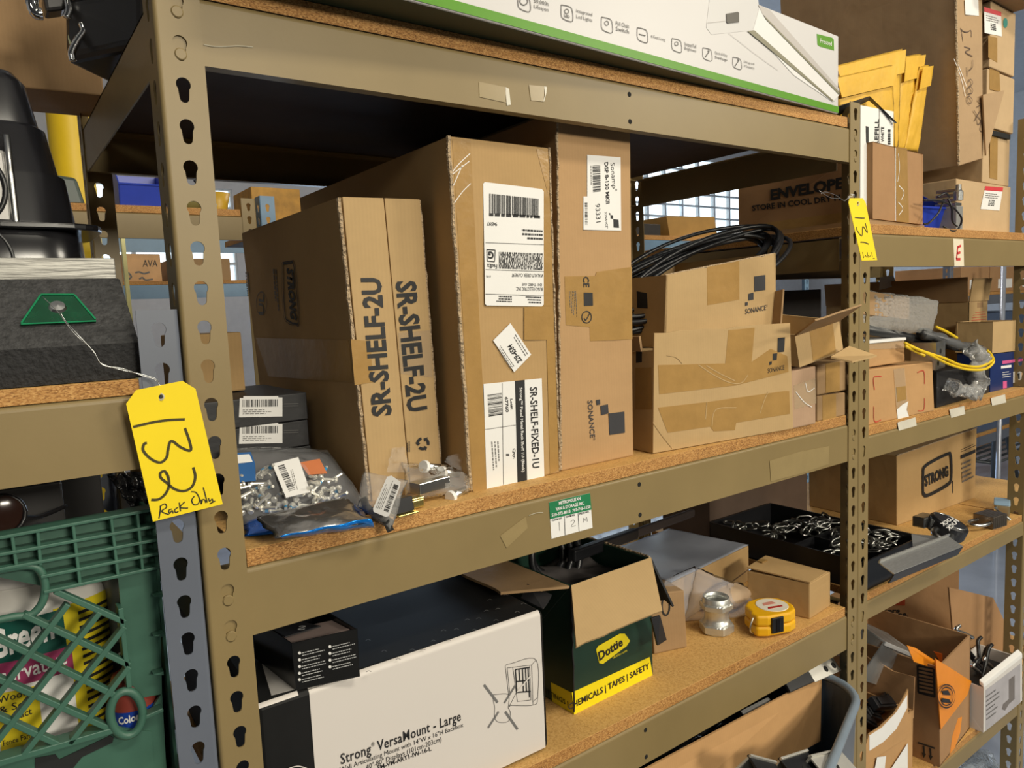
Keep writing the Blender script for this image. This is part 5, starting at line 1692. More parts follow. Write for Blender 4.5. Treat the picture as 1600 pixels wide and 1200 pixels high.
F.stroke('handwriting', z4([[(1068, 235), (1090, 260), (1125, 268), (1155, 255), (1158, 310)], [(1075, 250), (1088, 345)], [(1100, 390), (1150, 410), (1108, 435), (1170, 470)], [(1170, 500), (1168, 560), (1140, 590)], [(1120, 560), (1128, 640)],
                            [(1130, 690), (1150, 660), (1170, 690), (1150, 720), (1125, 740), (1130, 775), (1160, 780), (1170, 750), (1150, 720)], [(1140, 800), (1165, 830), (1155, 860), (1130, 850), (1125, 815), (1140, 800)],
                            [(1215, 830), (1235, 870), (1210, 890)], [(1180, 920), (1240, 1010)], [(1235, 920), (1185, 1010)], [(1200, 960), (1215, 1040), (1240, 1010), (1230, 1080), (1245, 1100)]], 1300, 0, 5.333), 0.0011, MK, k.root, k=2)
F.stroke('crease', [[(1490, 92), (1500, 118), (1508, 150)], [(1495, 96), (1510, 136)]], 0.0009, WHITE, k.root, k=2)
rim(k, 'corrugated_rim', f[0] + Vector((0, 0, 0.003)), f[3], 0.006, seed=19)
MB().prism([at(1536, 148, y=0.034), at(1569.6, 141, y=0.036), at(1541, 243, y=0.034)], (0.001, 0.004, 0)).build('loose_flap', CBBR, k.root, world=True)
# stack of four cartons behind it
gr = 'stack of cartons at the right end of the top shelf'
zs = [0.4055, 0.531, 0.665, 0.805, 0.962]
CST = card('cardboard_pale', (0.55, 0.385, 0.215))
st_l = ['carton with a red and white label, at the bottom of the right stack', 'carton second from the bottom of the right stack, dark gap at its top', 'carton third from the bottom of the right stack, a wide tape down its front',
        'carton highest in the right stack, red and white label and green dot']
for i in range(4):
    z0, z1_ = zs[i] + 0.0005, zs[i + 1] - 0.002
    xr = (2.035, 2.043, 2.045, 2.03)[i]
    yy = (0.032, 0.040, 0.034, 0.030)[i]
    xl0 = 1.712 if i == 0 else 1.872
    yy += 0.012
    f = [Vector((xl0, yy, z0)), Vector((xr, yy + 0.004, z0)), Vector((xr, yy + 0.004, z1_)), Vector((xl0, yy, z1_))]
    k = carton('carton', st_l[i], 'box', f, Vector((0, 0.30, 0)), CST, gr, dent=0.003, seed=30 + i)
    F = k.front
    if i in (0, 3):
        q = [(1539, 291), (1566.7, 293), (1561, 329), (1531.7, 326.7)] if i == 0 else [(1537, 11), (1563.5, 19), (1565, 57), (1538, 51.5)]
        lb = F.patch('paper_label', q, WHITE, k.root, 2)
        a_, b_, c_, d_ = [Vector((p[0], p[1], 0)) for p in q]
        hd = [a_, b_, lerp(b_, c_, 0.18), lerp(a_, d_, 0.18)]
        F.patch('red_header', [(p.x, p.y) for p in hd], mat('label_red', (0.62, 0.04, 0.05), 0.5), lb, 3)
        c0 = (a_ + b_ + c_ + d_) / 4
        for j in range(4):
            p = lerp(lerp(a_, d_, 0.62 + 0.07 * j), lerp(b_, c_, 0.62 + 0.07 * j), 0.35)
            p2 = lerp(lerp(a_, d_, 0.62 + 0.07 * j), lerp(b_, c_, 0.62 + 0.07 * j), 0.68)
            p3 = p + (a_ - d_) * 0.05
            F.bars('barcode', (p.x, p.y), (p2.x, p2.y), (p3.x, p3.y), INK, lb, 9, 3, seed=70 + j)
        p, p2, p3 = lerp(lerp(a_, d_, 0.5), lerp(b_, c_, 0.5), 0.1), lerp(lerp(a_, d_, 0.5), lerp(b_, c_, 0.5), 0.9), lerp(lerp(a_, d_, 0.24), lerp(b_, c_, 0.24), 0.1)
        F.lines('small_print', (p.x, p.y), (p2.x, p2.y), (p3.x, p3.y), GINK, lb, 3, 3, seed=75, h=0.35)
    if i == 3:
        F.patch('green_dot', [(1570.5 + 3.5 * math.cos(a * PI / 6), 36 + 8 * math.sin(a * PI / 6)) for a in range(12)], mat('teal_dot', (0.02, 0.25, 0.20), 0.5), k.root, 2)
        F.patch('tape_strip', [(1544, 56), (1558, 59), (1558, 98), (1544, 90)], TAPE, k.root)
    if i == 2:
        F.patch('tape_strip', [(1546, 100), (1561, 106), (1563, 143), (1546, 140)], TAPE, k.root)
    if i == 1:
        F.patch('tape_strip', [(1547, 200), (1559, 202), (1558, 281), (1546, 278)], TAPE, k.root)
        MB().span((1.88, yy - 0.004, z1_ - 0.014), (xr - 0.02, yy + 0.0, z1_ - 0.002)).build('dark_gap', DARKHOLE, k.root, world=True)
f = [Vector((1.76, 0.0, 0.9615)), Vector((2.02, -0.02, 0.9615)), Vector((2.02, -0.02, 1.2)), Vector((1.76, 0.0, 1.2))]
carton('carton', 'carton overhanging the stack at the very top right corner', 'box', f, Vector((0, 0.25, 0)), CBD, seed=40)
# blue bin and wiring under the tall carton
BLUEBIN = mat('blue_bin_plastic', (0.015, 0.045, 0.42), 0.35, var=0.1)


def bin_box(name, label, M, w_, d_, h_, m, group=None):
    """open stacking bin: sloped front, thick rim"""
    r = thing(name, label, 'bin', M, group)
    t = 0.003
    b = MB()
    b.span((0, 0, 0), (w_, d_, t))
    b.prism([(0, 0, 0), (w_, 0, 0), (w_, -0.015, h_ * 0.55), (0, -0.015, h_ * 0.55)], (0, t, 0))
    b.span((0, d_ - t, 0), (w_, d_, h_))
    for x in (0, w_ - t):
        b.prism([(x, 0, 0), (x, d_, 0), (x, d_, h_), (x, 0.05, h_), (x, -0.015, h_ * 0.55)], (t, 0, 0))
    b.build('shell', m, r, bevel=0.0006)
    b = MB()
    b.tube([(0, -0.015, h_ * 0.55), (w_, -0.015, h_ * 0.55)], 0.003, 6).build('front_rim', m, r)
    return r


bin_box('parts_bin', 'blue plastic parts bin beside the envelope carton', frame((1.52, 0.075, 0.4055), (0.97, -0.1, 0)) @ Matrix.Translation((0.035, 0.0, 0)), 0.115, 0.10, 0.095, BLUEBIN)
root = thing('wired_device', 'silver and black device with looping black wires under the tall carton', 'device', at(1482, 335, y=0.03))
c0 = Vector((1.66, 0.020, 0.4062))
MB().span(c0 + Vector((0.0, 0.0, 0)), c0 + Vector((0.032, 0.06, 0.055))).build('grey_case', mat('grey_case', (0.30, 0.30, 0.29), 0.4, 0.3), root, bevel=0.002, world=True)
b = MB()
for j in range(4):
    b.span(c0 + Vector((0.002 + 0.002 * j, 0.004, 0.056 + 0.011 * j)), c0 + Vector((0.034, 0.05, 0.063 + 0.011 * j)))
b.build('terminal_block', STEEL, root, bevel=0.001, world=True)
MB().lathe([(0, 0.0), (0.010, 0), (0.010, 0.02), (0.006, 0.024), (0.006, 0.036), (0, 0.036)], 14, Matrix.Translation(c0 + Vector((0.006, 0.0, 0.066)))).build('plug', STEEL, root, world=True)
for pts in ([(1475, 312), (1466, 333), (1452, 348), (1444, 350)], [(1481, 310), (1487, 325), (1488, 345), (1496, 354)], [(1443, 313), (1470, 314), (1490, 325), (1502, 340), (1499, 355), (1489, 361), (1474, 354)], [(1465, 308), (1477, 302), (1484, 308)]):
    MB().tube(smooth_path([at(x, y, y=0.004 if j % 2 else 0.010) for j, (x, y) in enumerate(pts)]), 0.0022, 6).build('wire', CAB, root, smooth=True, world=True)
# letter E card on the beam
BR = Panel((0, 0.0018, 0), (0, 1, 0), 0.0005)
e_ = BR.patch('letter_card', [(1489, 373), (1505, 374), (1506, 416), (1491, 416)], mat('cream_card', (0.74, 0.66, 0.50), 0.6, var=0.03), right, 1)
e_['label'] = 'cream card with a red letter E'
BR.stroke('handwriting', [[(1501, 384), (1496, 386)], [(1496, 385), (1494, 405)], [(1493.5, 405), (1500, 405)], [(1495, 396), (1500, 394.5)]], 0.0028, mat('red_marker', (0.55, 0.03, 0.03), 0.6), e_, k=2)
# paper remnants on the second beam
for q in ([(1402, 660), (1430, 652), (1432, 665), (1404, 673)], [(1483, 640), (1506, 634), (1508, 647), (1486, 653)], [(1548, 622), (1570, 616), (1572, 629), (1550, 634)]):
    BR.patch('old_paper', q, WT, right, 1)

# ================================================================ right rack, second shelf
ZR2 = 0.0032
f = [Vector((1.262, 0.012, ZR2)), Vector((1.525, 0.001, ZR2)), Vector((1.512, 0.001, 0.114)), Vector((1.259, 0.012, 0.117))]
k = carton('carton', 'orange-tan carton with red corner marks and torn tape', 'box', f, Vector((0.0, 0.24, 0)), CBO, dent=0.003, seed=50)
F = k.front
RM = mat('red_corner_print', (0.50, 0.06, 0.03), 0.6)
F.stroke('corner_mark', [[(1366, 609), (1365, 590), (1377, 588)], [(1433, 582), (1443, 580), (1444, 600)], [(1365, 635), (1366, 658), (1376, 656)], [(1444, 622), (1443, 640), (1434, 642)]], 0.0011, RM, k.root, k=2)
F.patch('tape_strip', [(1396, 577), (1413, 575), (1420, 655), (1402, 659)], CLTAPE, k.root)
F.patch('torn_paper', [(1401, 640), (1410, 632), (1419, 627), (1416, 640), (1421, 654), (1403, 658)], WHITE, k.root, 1.4)
F.patch('tape_strip', [(1400, 605), (1415, 603), (1416, 624), (1402, 628)], TAPE, k.root, 1.3)
f = [Vector((1.277, 0.02, 0.1195)), Vector((1.428, 0.02, 0.1195)), Vector((1.424, 0.02, 0.166)), Vector((1.277, 0.02, 0.168))]
k = carton('carton', 'tan carton with a white lid on the orange-tan carton', 'box', f, Vector((0, 0.20, 0)), CBO, dent=0.002, seed=51)
MB().prism([k.c[3] + Vector((-0.002, -0.003, 0.0005)), k.c[2] + Vector((0.002, -0.003, 0.0005)), k.c[6] + Vector((0.002, 0, 0.0005)), k.c[7] + Vector((-0.002, 0, 0.0005))], (0, 0, 0.006)).build('white_lid', WHITE, k.root, bevel=0.001, world=True)
k.front.patch('tape_strip', [(1358, 534), (1413, 530), (1413, 544), (1358, 546)], CLTAPE, k.root)
# big open carton behind
f = [Vector((1.995, 0.125, ZR2)), Vector((2.110, 0.125, ZR2)), Vector((2.110, 0.125, 0.235)), Vector((1.990, 0.125, 0.235))]
k = carton('open_carton', 'large open carton with red printing on its narrow front, behind the yellow cable', 'box', f, Vector((-0.02, 0.40, 0)), CBL, open_top=True, seed=52)
flap(k, 'front_flap', f[3], f[2], Vector((0.004, -0.006, 0.062)), CBL, 0.003, 0.02, 2)
flap(k, 'side_flap', k.c[7], k.c[3], Vector((-0.008, 0.0, 0.066)), CBD, 0.003, 0.02, 3)
F = k.front
RP = mat('red_brown_print', (0.48, 0.13, 0.06), 0.6)
F.patch('brown_square', [(1527, 473), (1536, 472), (1536, 480), (1527, 481)], CBD, k.root)
for j, (a_, b_) in enumerate(((1524, 1538), (1520, 1540), (1519, 1541), (1518, 1541), (1517, 1541))):
    F.patch('printed_line', [(a_, 488 + 4 * j), (b_, 486 + 4 * j), (b_, 487.3 + 4 * j), (a_, 489.3 + 4 * j)], RP, k.root)
F.text('printed_text', '7x2', (1518, 533), (1542, 531), (1518, 512), RP, k.root, bold=0.01)
# black carton
f = [Vector((1.563, 0.013, ZR2)), Vector((1.889, 0.031, ZR2)), Vector((1.885, 0.031, 0.075)), Vector((1.561, 0.013, 0.087))]
k = carton('product_box', 'matte black carton under the plastic wrap and yellow cable', 'box', f, Vector((0, 0.08, 0)), BLACKMAT, dent=0.001)
# blue box and the plain open carton on it
f = [Vector((1.900, 0.033, ZR2)), Vector((2.044, 0.033, ZR2)), Vector((2.044, 0.033, 0.0975)), Vector((1.897, 0.033, 0.1015))]
NAVY = mat('navy_print', (0.012, 0.03, 0.13), 0.35, var=0.06)
k = carton('product_box', 'navy blue printed box under the plain open carton at the far right', 'box', f, Vector((0, 0.08, 0)), NAVY, dent=0, bevel=0.001)
F = k.front
F.patch('pink_stripe', [(1566, 564), (1598, 560), (1598, 564), (1566, 569)], mat('pink_stripe_print', (0.62, 0.10, 0.28), 0.5), k.root)
F.patch('white_print', [(1564, 572), (1580, 570), (1580, 574), (1564, 576)], WHITE, k.root)
F.patch('white_square', [(1583, 581), (1596, 579), (1596, 596), (1583, 598)], WHITE, k.root)
F.patch('dark_print', [(1586, 584), (1593, 583), (1593, 592), (1586, 593)], INK, k.root, 2)
F.patch('pink_mark', [(1567, 596), (1573, 595), (1573, 606), (1567, 607)], mat('pink_stripe_print', (0.62, 0.10, 0.28), 0.5), k.root)
F.lines('small_print', (1566, 590), (1580, 588), (1566, 579), WHITE, k.root, 3, seed=4, h=0.3)
f = [Vector((1.898, 0.030, 0.1035)), Vector((2.046, 0.032, 0.0995)), Vector((2.046, 0.032, 0.182)), Vector((1.898, 0.030, 0.184))]
k = carton('open_carton', 'plain open carton on the navy blue box at the far right', 'box', f, Vector((-0.005, 0.085, 0)), CBL, open_top=True)
# bubble wrapped parcel
root = thing('bubble_wrap_parcel', 'parcel in bubble wrap lying on top of the second right shelf pile', 'parcel', at(1400, 500, y=0.06))
Q = [at(1330, 512, y=0.05), at(1462, 521, y=0.03), at(1470, 476, y=0.10), at(1330, 452, y=0.16)]
Q = [at(1325, 515, y=0.035), at(1455, 522, y=0.02), at(1466, 470, y=0.05), at(1325, 452, y=0.11)]
bw = film('bubble_film', (0.86, 0.86, 0.83), 0.26, 0.22, 1.0, 150, 0.2)
b = MB()
n1 = (Q[1] - Q[0]).cross(Q[3] - Q[0]).normalized()
if n1.dot(CAM - Q[0]) < 0:
    n1.negate()


def bub(u, v):
    q = lerp(lerp(Q[0], Q[1], u), lerp(Q[3], Q[2], u), v)
    kk = (max(0, math.sin(PI * u)) * max(0, math.sin(PI * v))) ** 0.4
    return q + n1 * (0.022 * kk + 0.0028 * abs(math.sin(u * 62)) * abs(math.sin(v * 30)) * kk + 0.004 * noise.noise(q * 40)) + Vector((0, 0, 0.006 * noise.noise(q * 30))) * (1 - kk)


b.grid(bub, 120, 60)
b.build('bubble_wrap', bw, root, smooth=True, world=True)
f2 = [lerp(lerp(Q[0], Q[1], u), lerp(Q[3], Q[2], u), v) for u, v in ((0.03, 0.25), (0.62, 0.20), (0.60, 0.80), (0.03, 0.85))]
MB().prism([p + n1 * 0.006 for p in f2], n1 * 0.012).build('brown_box_inside', CBD, root, world=True)
# black flat tubes in plastic sleeves
for i, (pa, pb, ya, yb, r_, lab) in enumerate((((1340, 512), (1500, 543), 0.03, 0.06, 0.010, 'thick black tube under the bubble wrapped parcel'), ((1440, 521), (1538, 551), 0.02, 0.03, 0.009, 'black tube in a clear sleeve pointing to the plastic wrap'))):
    A_, B_ = at(*pa, y=ya), at(*pb, y=yb)
    r = thing('tube', lab, 'tube', A_)
    MB().tube([A_, lerp(A_, B_, 0.5), B_], r_, 12).build('pipe', mat('grey_black_rubber', (0.03, 0.031, 0.033), 0.4), r, smooth=True, world=True)
    if i:
        MB().tube([lerp(A_, B_, t) + Vector((0, 0, 0.002 * math.sin(9 * t))) for t in [j / 14 for j in range(15)]], [r_ * 1.35 + 0.0025 * math.sin(j * 2.1) for j in range(15)], 12, False).build('clear_sleeve', CLEAR, r, smooth=True, world=True)
root = thing('plastic_wrap', 'long crumpled clear plastic wrap hanging down over the black carton', 'plastic', at(1530, 560, y=0.0))
path = [at(x, y, y=0.004 - 0.002 * j) for j, (x, y) in enumerate(((1515, 545), (1530, 553), (1538, 562), (1524, 575), (1531, 590), (1535, 603), (1518, 613), (1498, 610), (1488, 602)))]
sp = smooth_path(path, 5)
b = MB().tube(smooth_path(sp, 2), [0.019 * (0.6 + 0.8 * abs(noise.noise(Vector((i * 0.22, 1, 0))))) for i in range(2 * (len(sp) - 1) + 1)], 22, False)
b.v = [p + Vector((noise.noise(p * 45), 0.7 * noise.noise(p * 45 + Vector((7, 0, 0))), noise.noise(p * 45 + Vector((0, 9, 0))))) * 0.016 for p in b.v]
b.build('wrap_roll', film('wrap_film', (0.86, 0.86, 0.85), 0.26, 0.22, 1.0, 70, 0.15), root, smooth=True, world=True)
YC = mat('yellow_cable_jacket', (0.80, 0.55, 0.01), 0.4, var=0.05)
root = thing('yellow_cable', 'loops of yellow cable draped over the black carton', 'cable', at(1480, 560, y=0.0))
for pts in ([(1414, 536), (1440, 548), (1476, 560), (1500, 570), (1530, 573), (1550, 563), (1546, 556)], [(1420, 540), (1450, 553), (1480, 568), (1510, 577), (1538, 577), (1552, 566), (1549, 555), (1543, 548)], [(1463, 511), (1480, 519), (1495, 528)], [(1415, 541), (1430, 549), (1445, 556)]):
    MB().tube(smooth_path([at(x, y, y=-0.012 if x > 1440 else 0.0) for x, y in pts]), 0.0032, 8).build('cable_run', YC, root, smooth=True, world=True)
A_ = at(1462, 579, y=-0.004)
r = thing('metal_outlet_box', 'small galvanised junction box at the front edge among the cables', 'box', frame(A_, (1, 0.2, 0)))
b = MB().span((0, 0, 0), (0.085, 0.002, 0.062)).span((0, 0, 0), (0.002, 0.05, 0.062)).span((0.083, 0, 0), (0.085, 0.05, 0.062)).span((0, 0, 0), (0.085, 0.05, 0.002))
b.build('shell', STEEL, r, bevel=0.0006)
for x, z in ((0.02, 0.015), (0.042, 0.04), (0.065, 0.02)):
    MB().lathe([(0, 0.0008), (0.006, 0.0008), (0.006, 0)], 12, Matrix.Translation((x, 0, z)) @ Matrix.Rotation(PI / 2, 4, 'X')).build('knockout', DARKHOLE, r)
# dark things at the back of this shelf
f = [Vector((1.30, 0.33, ZR2)), Vector((1.62, 0.33, ZR2)), Vector((1.62, 0.33, 0.285)), Vector((1.30, 0.33, 0.285))]
k = carton('equipment_case', 'black case at the back of the second right shelf behind the bubble wrap', 'case', f, Vector((0, 0.18, 0)), DK, dent=0)
f = [Vector((1.66, 0.36, ZR2)), Vector((1.90, 0.36, ZR2)), Vector((1.90, 0.36, 0.20)), Vector((1.66, 0.36, 0.20))]
carton('carton', 'brown carton at the back of the second right shelf beside the black case', 'box', f, Vector((0, 0.18, 0)), CBD, seed=3)
o = MB().prism([at(1376, 433, y=0.325), at(1396, 431, y=0.325), at(1402, 446, y=0.322), at(1375, 453, y=0.322)], (0, 0.002, 0)).build('paper_sheet', WHITE, None)
tag(o, 'white paper hanging over the black case at the back', 'paper')

# ================================================================ right rack, third shelf
ZR3 = -0.3442
f = [Vector((1.729, 0.18, ZR3)), Vector((2.143, 0.158, ZR3)), Vector((2.150, 0.160, -0.136)), Vector((1.724, 0.18, -0.155))]
k = carton('carton', 'tan carton with a framed black wordmark standing behind the padlocks', 'box', f, Vector((0.01, 0.26, 0)), CB, dent=0.002, seed=60)
F = k.front
fr_ = z4([[(745, 530), (790, 490), (925, 420), (965, 430), (970, 600), (940, 660), (790, 745), (750, 740), (742, 700), (745, 530)]], 1300, 630, 5.217)
F.stroke('logo_frame', fr_, 0.0045, INK, k.root, k=2)
F.stroke('logo_frame', z4([[(736, 525), (790, 478), (930, 408), (972, 418), (978, 605), (945, 672), (785, 760), (742, 752), (734, 700), (736, 525)]], 1300, 630, 5.217), 0.0012, INK, k.root, k=2)
F.text('printed_text', 'STRONG', (1445, 761), (1482, 744), (1444, 743), INK, k.root, bold=0.05)
F.patch('black_bar', [(1502, 711), (1524, 702), (1524, 707), (1502, 717)], INK, k.root)
F.lines('small_print', (1503, 706), (1525, 696), (1503, 699), INK, k.root, 2, seed=81, h=0.3)
F.lines('small_print', (1503, 754), (1524, 744), (1503, 719), GINK, k.root, 5, seed=82, h=0.4)
F.patch('rule_line', [(1488, 751), (1489, 751), (1489, 771), (1488, 770)], INK, k.root)
F.patch('brown_label_print', [(1503, 738), (1511, 735), (1511, 751), (1503, 754)], CBD, k.root)
rim(k, 'corrugated_rim', f[3], f[2], 0.004, seed=20)
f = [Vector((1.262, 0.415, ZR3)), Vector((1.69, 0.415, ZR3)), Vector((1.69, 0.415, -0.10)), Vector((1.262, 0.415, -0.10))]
carton('carton', 'shadow-darkened brown carton behind the black tray of chain', 'box', f, Vector((0, 0.16, 0)), mat('shadowed_brown_card', (0.13, 0.085, 0.06), 0.7), dent=0.001)  # shadow of the shelf above is put into the brown
# black tray of chain
BT = mat('black_tray_plastic', (0.014, 0.014, 0.016), 0.32, var=0.15)
root = thing('organiser_tray', 'black plastic tray full of steel chain, passing behind the right pole', 'tray', Vector((1.248, 0.012, ZR3)))
X0, X1, Y0, Y1, TZ = 1.248, 1.50, 0.010, 0.405, -0.281
t = 0.004
b = MB().span((X0, Y0, ZR3), (X1, Y1, ZR3 + t)).span((X0, Y0, ZR3), (X0 + t, Y1, TZ)).span((X1 - t, Y0, ZR3), (X1, Y1, TZ)).span((X0, Y0, ZR3), (X1, Y0 + t, TZ)).span((X0, Y1 - t, ZR3), (X1, Y1, TZ))
b.build('tray_shell', BT, root, bevel=0.001, world=True)
MB().span((X0, 0.19, ZR3 + t), (X1, 0.193, TZ - 0.012)).build('divider', BT, root, world=True)
MB().span((1.36, Y0, ZR3 + t), (1.363, 0.19, TZ - 0.012)).build('divider', BT, root, world=True)
CHAINM = mat('chain_steel', (0.32, 0.32, 0.30), 0.3, 1.0, 0.15, 30)
root = thing('chain', 'heap of steel chain inside the black tray', 'chain', Vector((1.42, 0.1, ZR3)))
link = []
for j in range(15):
    a = 2 * PI * j / 14
    link.append(Vector((0.013 * math.cos(a) + (0.006 if math.cos(a) > 0 else -0.006), 0.008 * math.sin(a), 0)))
lb_ = MB().tube(link, 0.0024, 7, False)
rnd = random.Random(8)
proto = None
pos = Vector((1.30, 0.30, -0.30))
hd = 0.4
for i in range(96):
    if i == 50:
        pos = Vector((1.40, 0.15, -0.295))
    hd += rnd.uniform(-0.7, 0.7)
    stp = Vector((math.cos(hd), math.sin(hd), 0)) * 0.024
    nx = pos + stp
    if not (1.27 < nx.x < 1.48 and (0.205 < nx.y < 0.385 if i < 50 else 0.04 < nx.y < 0.18)):
        hd += 2.2
        stp = Vector((math.cos(hd), math.sin(hd), 0)) * 0.024
        nx = pos + stp
        nx.x = min(max(nx.x, 1.272), 1.476)
        nx.y = min(max(nx.y, 0.207 if i < 50 else 0.035), 0.382 if i < 50 else 0.175)
    pos = nx
    pos.z = -0.302 + 0.028 * abs(noise.noise(Vector((pos.x * 18, pos.y * 18, i * 0.1)))) + rnd.uniform(0, 0.018)
    Mx = Matrix.Translation(pos) @ Matrix.Rotation(hd, 4, 'Z') @ Matrix.Rotation(PI / 2 * (i % 2) + rnd.uniform(-0.4, 0.4), 4, 'X') @ Matrix.Rotation(rnd.uniform(-0.3, 0.3), 4, 'Y')
    if proto is None:
        proto = lb_.build('link', CHAINM, root, smooth=True)
        o = proto
    else:
        o = proto.copy()
        COL.objects.link(o)
    o.matrix_parent_inverse = Matrix.Identity(4)
    o.matrix_basis = MAT_OF[root.name].inverted() @ Mx
root = thing('puck_padlock', 'round dark puck padlock lying in the tray behind the right pole', 'padlock', Vector((1.335, 0.10, -0.300)))
MB().lathe([(0, 0.012), (0.030, 0.012), (0.034, 0.009), (0.034, -0.01), (0, -0.01)], 32).build('body', BLACK, root, smooth=False)
MB().lathe([(0.027, 0.0125), (0.029, 0.0135), (0.031, 0.0125)], 32).build('ring', STEEL, root, smooth=True)
# flat aluminium strip across the tray front
ALU = mat('brushed_aluminium', (0.55, 0.55, 0.54), 0.35, 0.85, 0.15, 60, stretch=(1, 12, 1))
A_, B_ = at(1384, 889, y=-0.035), at(1492, 847, y=-0.035)
Mx = frame(A_, B_ - A_, zd=Vector((0, -0.45, 0.9)))
l_ = (B_ - A_).length
root = thing('metal_channel', 'grey metal channel lying across the front of the black tray', 'channel', Mx)
MB().span((0, -0.018, 0), (l_, 0.018, 0.003)).build('face', ALU, root, bevel=0.0006)
MB().span((0, 0.016, 0), (l_, 0.019, 0.010)).build('raised_edge', ALU, root, bevel=0.0006)
MB().span((0, -0.019, -0.022), (l_, -0.016, 0.002)).build('black_skirt', BT, root, bevel=0.0006)
o = MB().prism([at(1424, 836, y=0.015), at(1490, 841, y=-0.01), at(1484, 852, y=-0.03), at(1428, 874, y=-0.015)], (0, 0, 0.003)).build('divider_plate', mat('grey_plate', (0.10, 0.10, 0.10), 0.4), None, bevel=0.0006)
tag(o, 'dark grey plastic plate between the channel and the puck lock', 'plate')
# padlocks
pc = at(1482, 819, y=0.012)
dz = (CAM - pc).normalized() + Vector((0.05, 0.0, 0.16))
Mx = frame(pc, Vector((1, 0.25, -0.05)), zd=dz.normalized())
root = thing('puck_padlock', 'large round black puck lock in front of the framed wordmark carton', 'padlock', Mx)
MB().lathe([(0, -0.026), (0.040, -0.026), (0.043, -0.020), (0.043, 0.004), (0.039, 0.009), (0, 0.009)], 40).build('body', BLACK, root, smooth=False)
MB().lathe([(0.0345, 0.009), (0.0360, 0.0103), (0.0375, 0.009)], 40).build('ring', STEEL, root, smooth=True)
PP = Panel(Mx @ Vector((0, 0, 0.0095)), Mx.to_3x3() @ Vector((0, 0, 1)), 0.0003)
for tx, yy in (('SUCK', 826), ('MY EX', 820), ('LOCK', 814)):
    pass
PP.text('printed_text', 'PUCK', (1499, 815), (1483, 830), (1493, 811), WHITE, root, bold=0.03)
PP.text('printed_text', 'LOCK', (1491, 811), (1474, 823), (1485, 807), WHITE, root, bold=0.03)
MB().tube(smooth_path([Mx @ Vector(p) for p in ((-0.035, 0.012, -0.012), (-0.062, 0.016, -0.012), (-0.088, 0.010, -0.012), (-0.096, -0.004, -0.012), (-0.086, -0.016, -0.012), (-0.062, -0.020, -0.012), (-0.035, -0.018, -0.012))]), 0.0065, 10).build('shackle', STEEL, root, smooth=True, world=True)
MB().box(tuple(Mx @ Vector((-0.012, 0.048, -0.016))), (0.05, 0.03, 0.026)).build('hasp_block', STEEL, root, bevel=0.003, world=True)
for i, (c_, yaw_, lab, mm, s) in enumerate((((1536, 815), -0.15, 'laminated steel padlock lying on its side by the puck lock', mat('laminated_steel', (0.20, 0.17, 0.14), 0.3, 0.8, 0.2, 50), 1.0), ((1564, 797), 0.35, 'brass bodied padlock nearest the far right post', mat('brass_body', (0.42, 0.33, 0.19), 0.35, 0.7), 1.0))):
    pc = at(*c_, z=ZR3 + 0.016)
    Mx = Matrix.Translation(pc) @ Matrix.Rotation(yaw_, 4, 'Z')
    root = thing('padlock', lab, 'padlock', Mx, 'padlocks on the bare wood shelf')
    if i == 0:
        for j in range(7):
            MB().span((0.0 + j * 0.0088, -0.026, -0.015), (0.0082 + j * 0.0088, 0.026, 0.017)).build('steel_plate', mm, root, bevel=0.0016)
        sh = [(0.0, -0.017, 0), (-0.025, -0.019, 0), (-0.044, -0.011, 0), (-0.050, 0.0, 0), (-0.044, 0.011, 0), (-0.025, 0.019, 0), (0.0, 0.017, 0)]
    else:
        MB().span((-0.012, -0.02, -0.015), (0.060, 0.016, 0.018)).build('body', mm, root, bevel=0.004)
        MB().span((-0.013, -0.021, 0.014), (0.061, 0.017, 0.020)).build('blue_cover', mat('pale_blue_cover', (0.30, 0.45, 0.60), 0.35), root, bevel=0.003)
        MB().lathe([(0, 0.001), (0.004, 0.001), (0.004, 0)], 12, Matrix.Translation((0.03, -0.020, 0.0)) @ Matrix.Rotation(PI / 2, 4, 'X')).build('keyhole', DARKHOLE, root)
        sh = [(-0.010, 0.010, 0.008), (-0.03, 0.012, 0.008), (-0.048, 0.006, 0.006), (-0.055, -0.008, 0.0), (-0.058, -0.02, -0.010)]
    MB().tube(smooth_path(sh), 0.0048, 10).build('shackle', STEEL, root, smooth=True)

# ================================================================ right rack, lowest shelf
ZR4 = -0.8538
a_ = math.radians(-36)
ex, ey = Vector((math.cos(a_), math.sin(a_), 0)), Vector((-math.sin(a_), math.cos(a_), 0))
br_ = at(1497, 985, y=0.25)
br_.z = ZR4
bl_ = br_ - ex * 0.37
f = [bl_, br_, br_ + Vector((0, 0, 0.405)), bl_ + Vector((0, 0, 0.405))]
k = carton('carton', 'brown carton turned toward the viewer with black slogan print, low on the right', 'box', f, ey * 0.06, CBR, dent=0.001)
F = k.front
F.text('printed_text', 'How doers', (1333, 957.5), (1406, 957), (1333, 951), INK, k.root, bold=0.03)
F.text('printed_text', 'get more done.', (1333, 970), (1419, 966), (1333, 959), INK, k.root, bold=0.03)
F.patch('red_square', [(1382, 925), (1414, 922), (1414, 946), (1382, 946)], mat('orange_red_print', (0.42, 0.06, 0.02), 0.5), k.root)
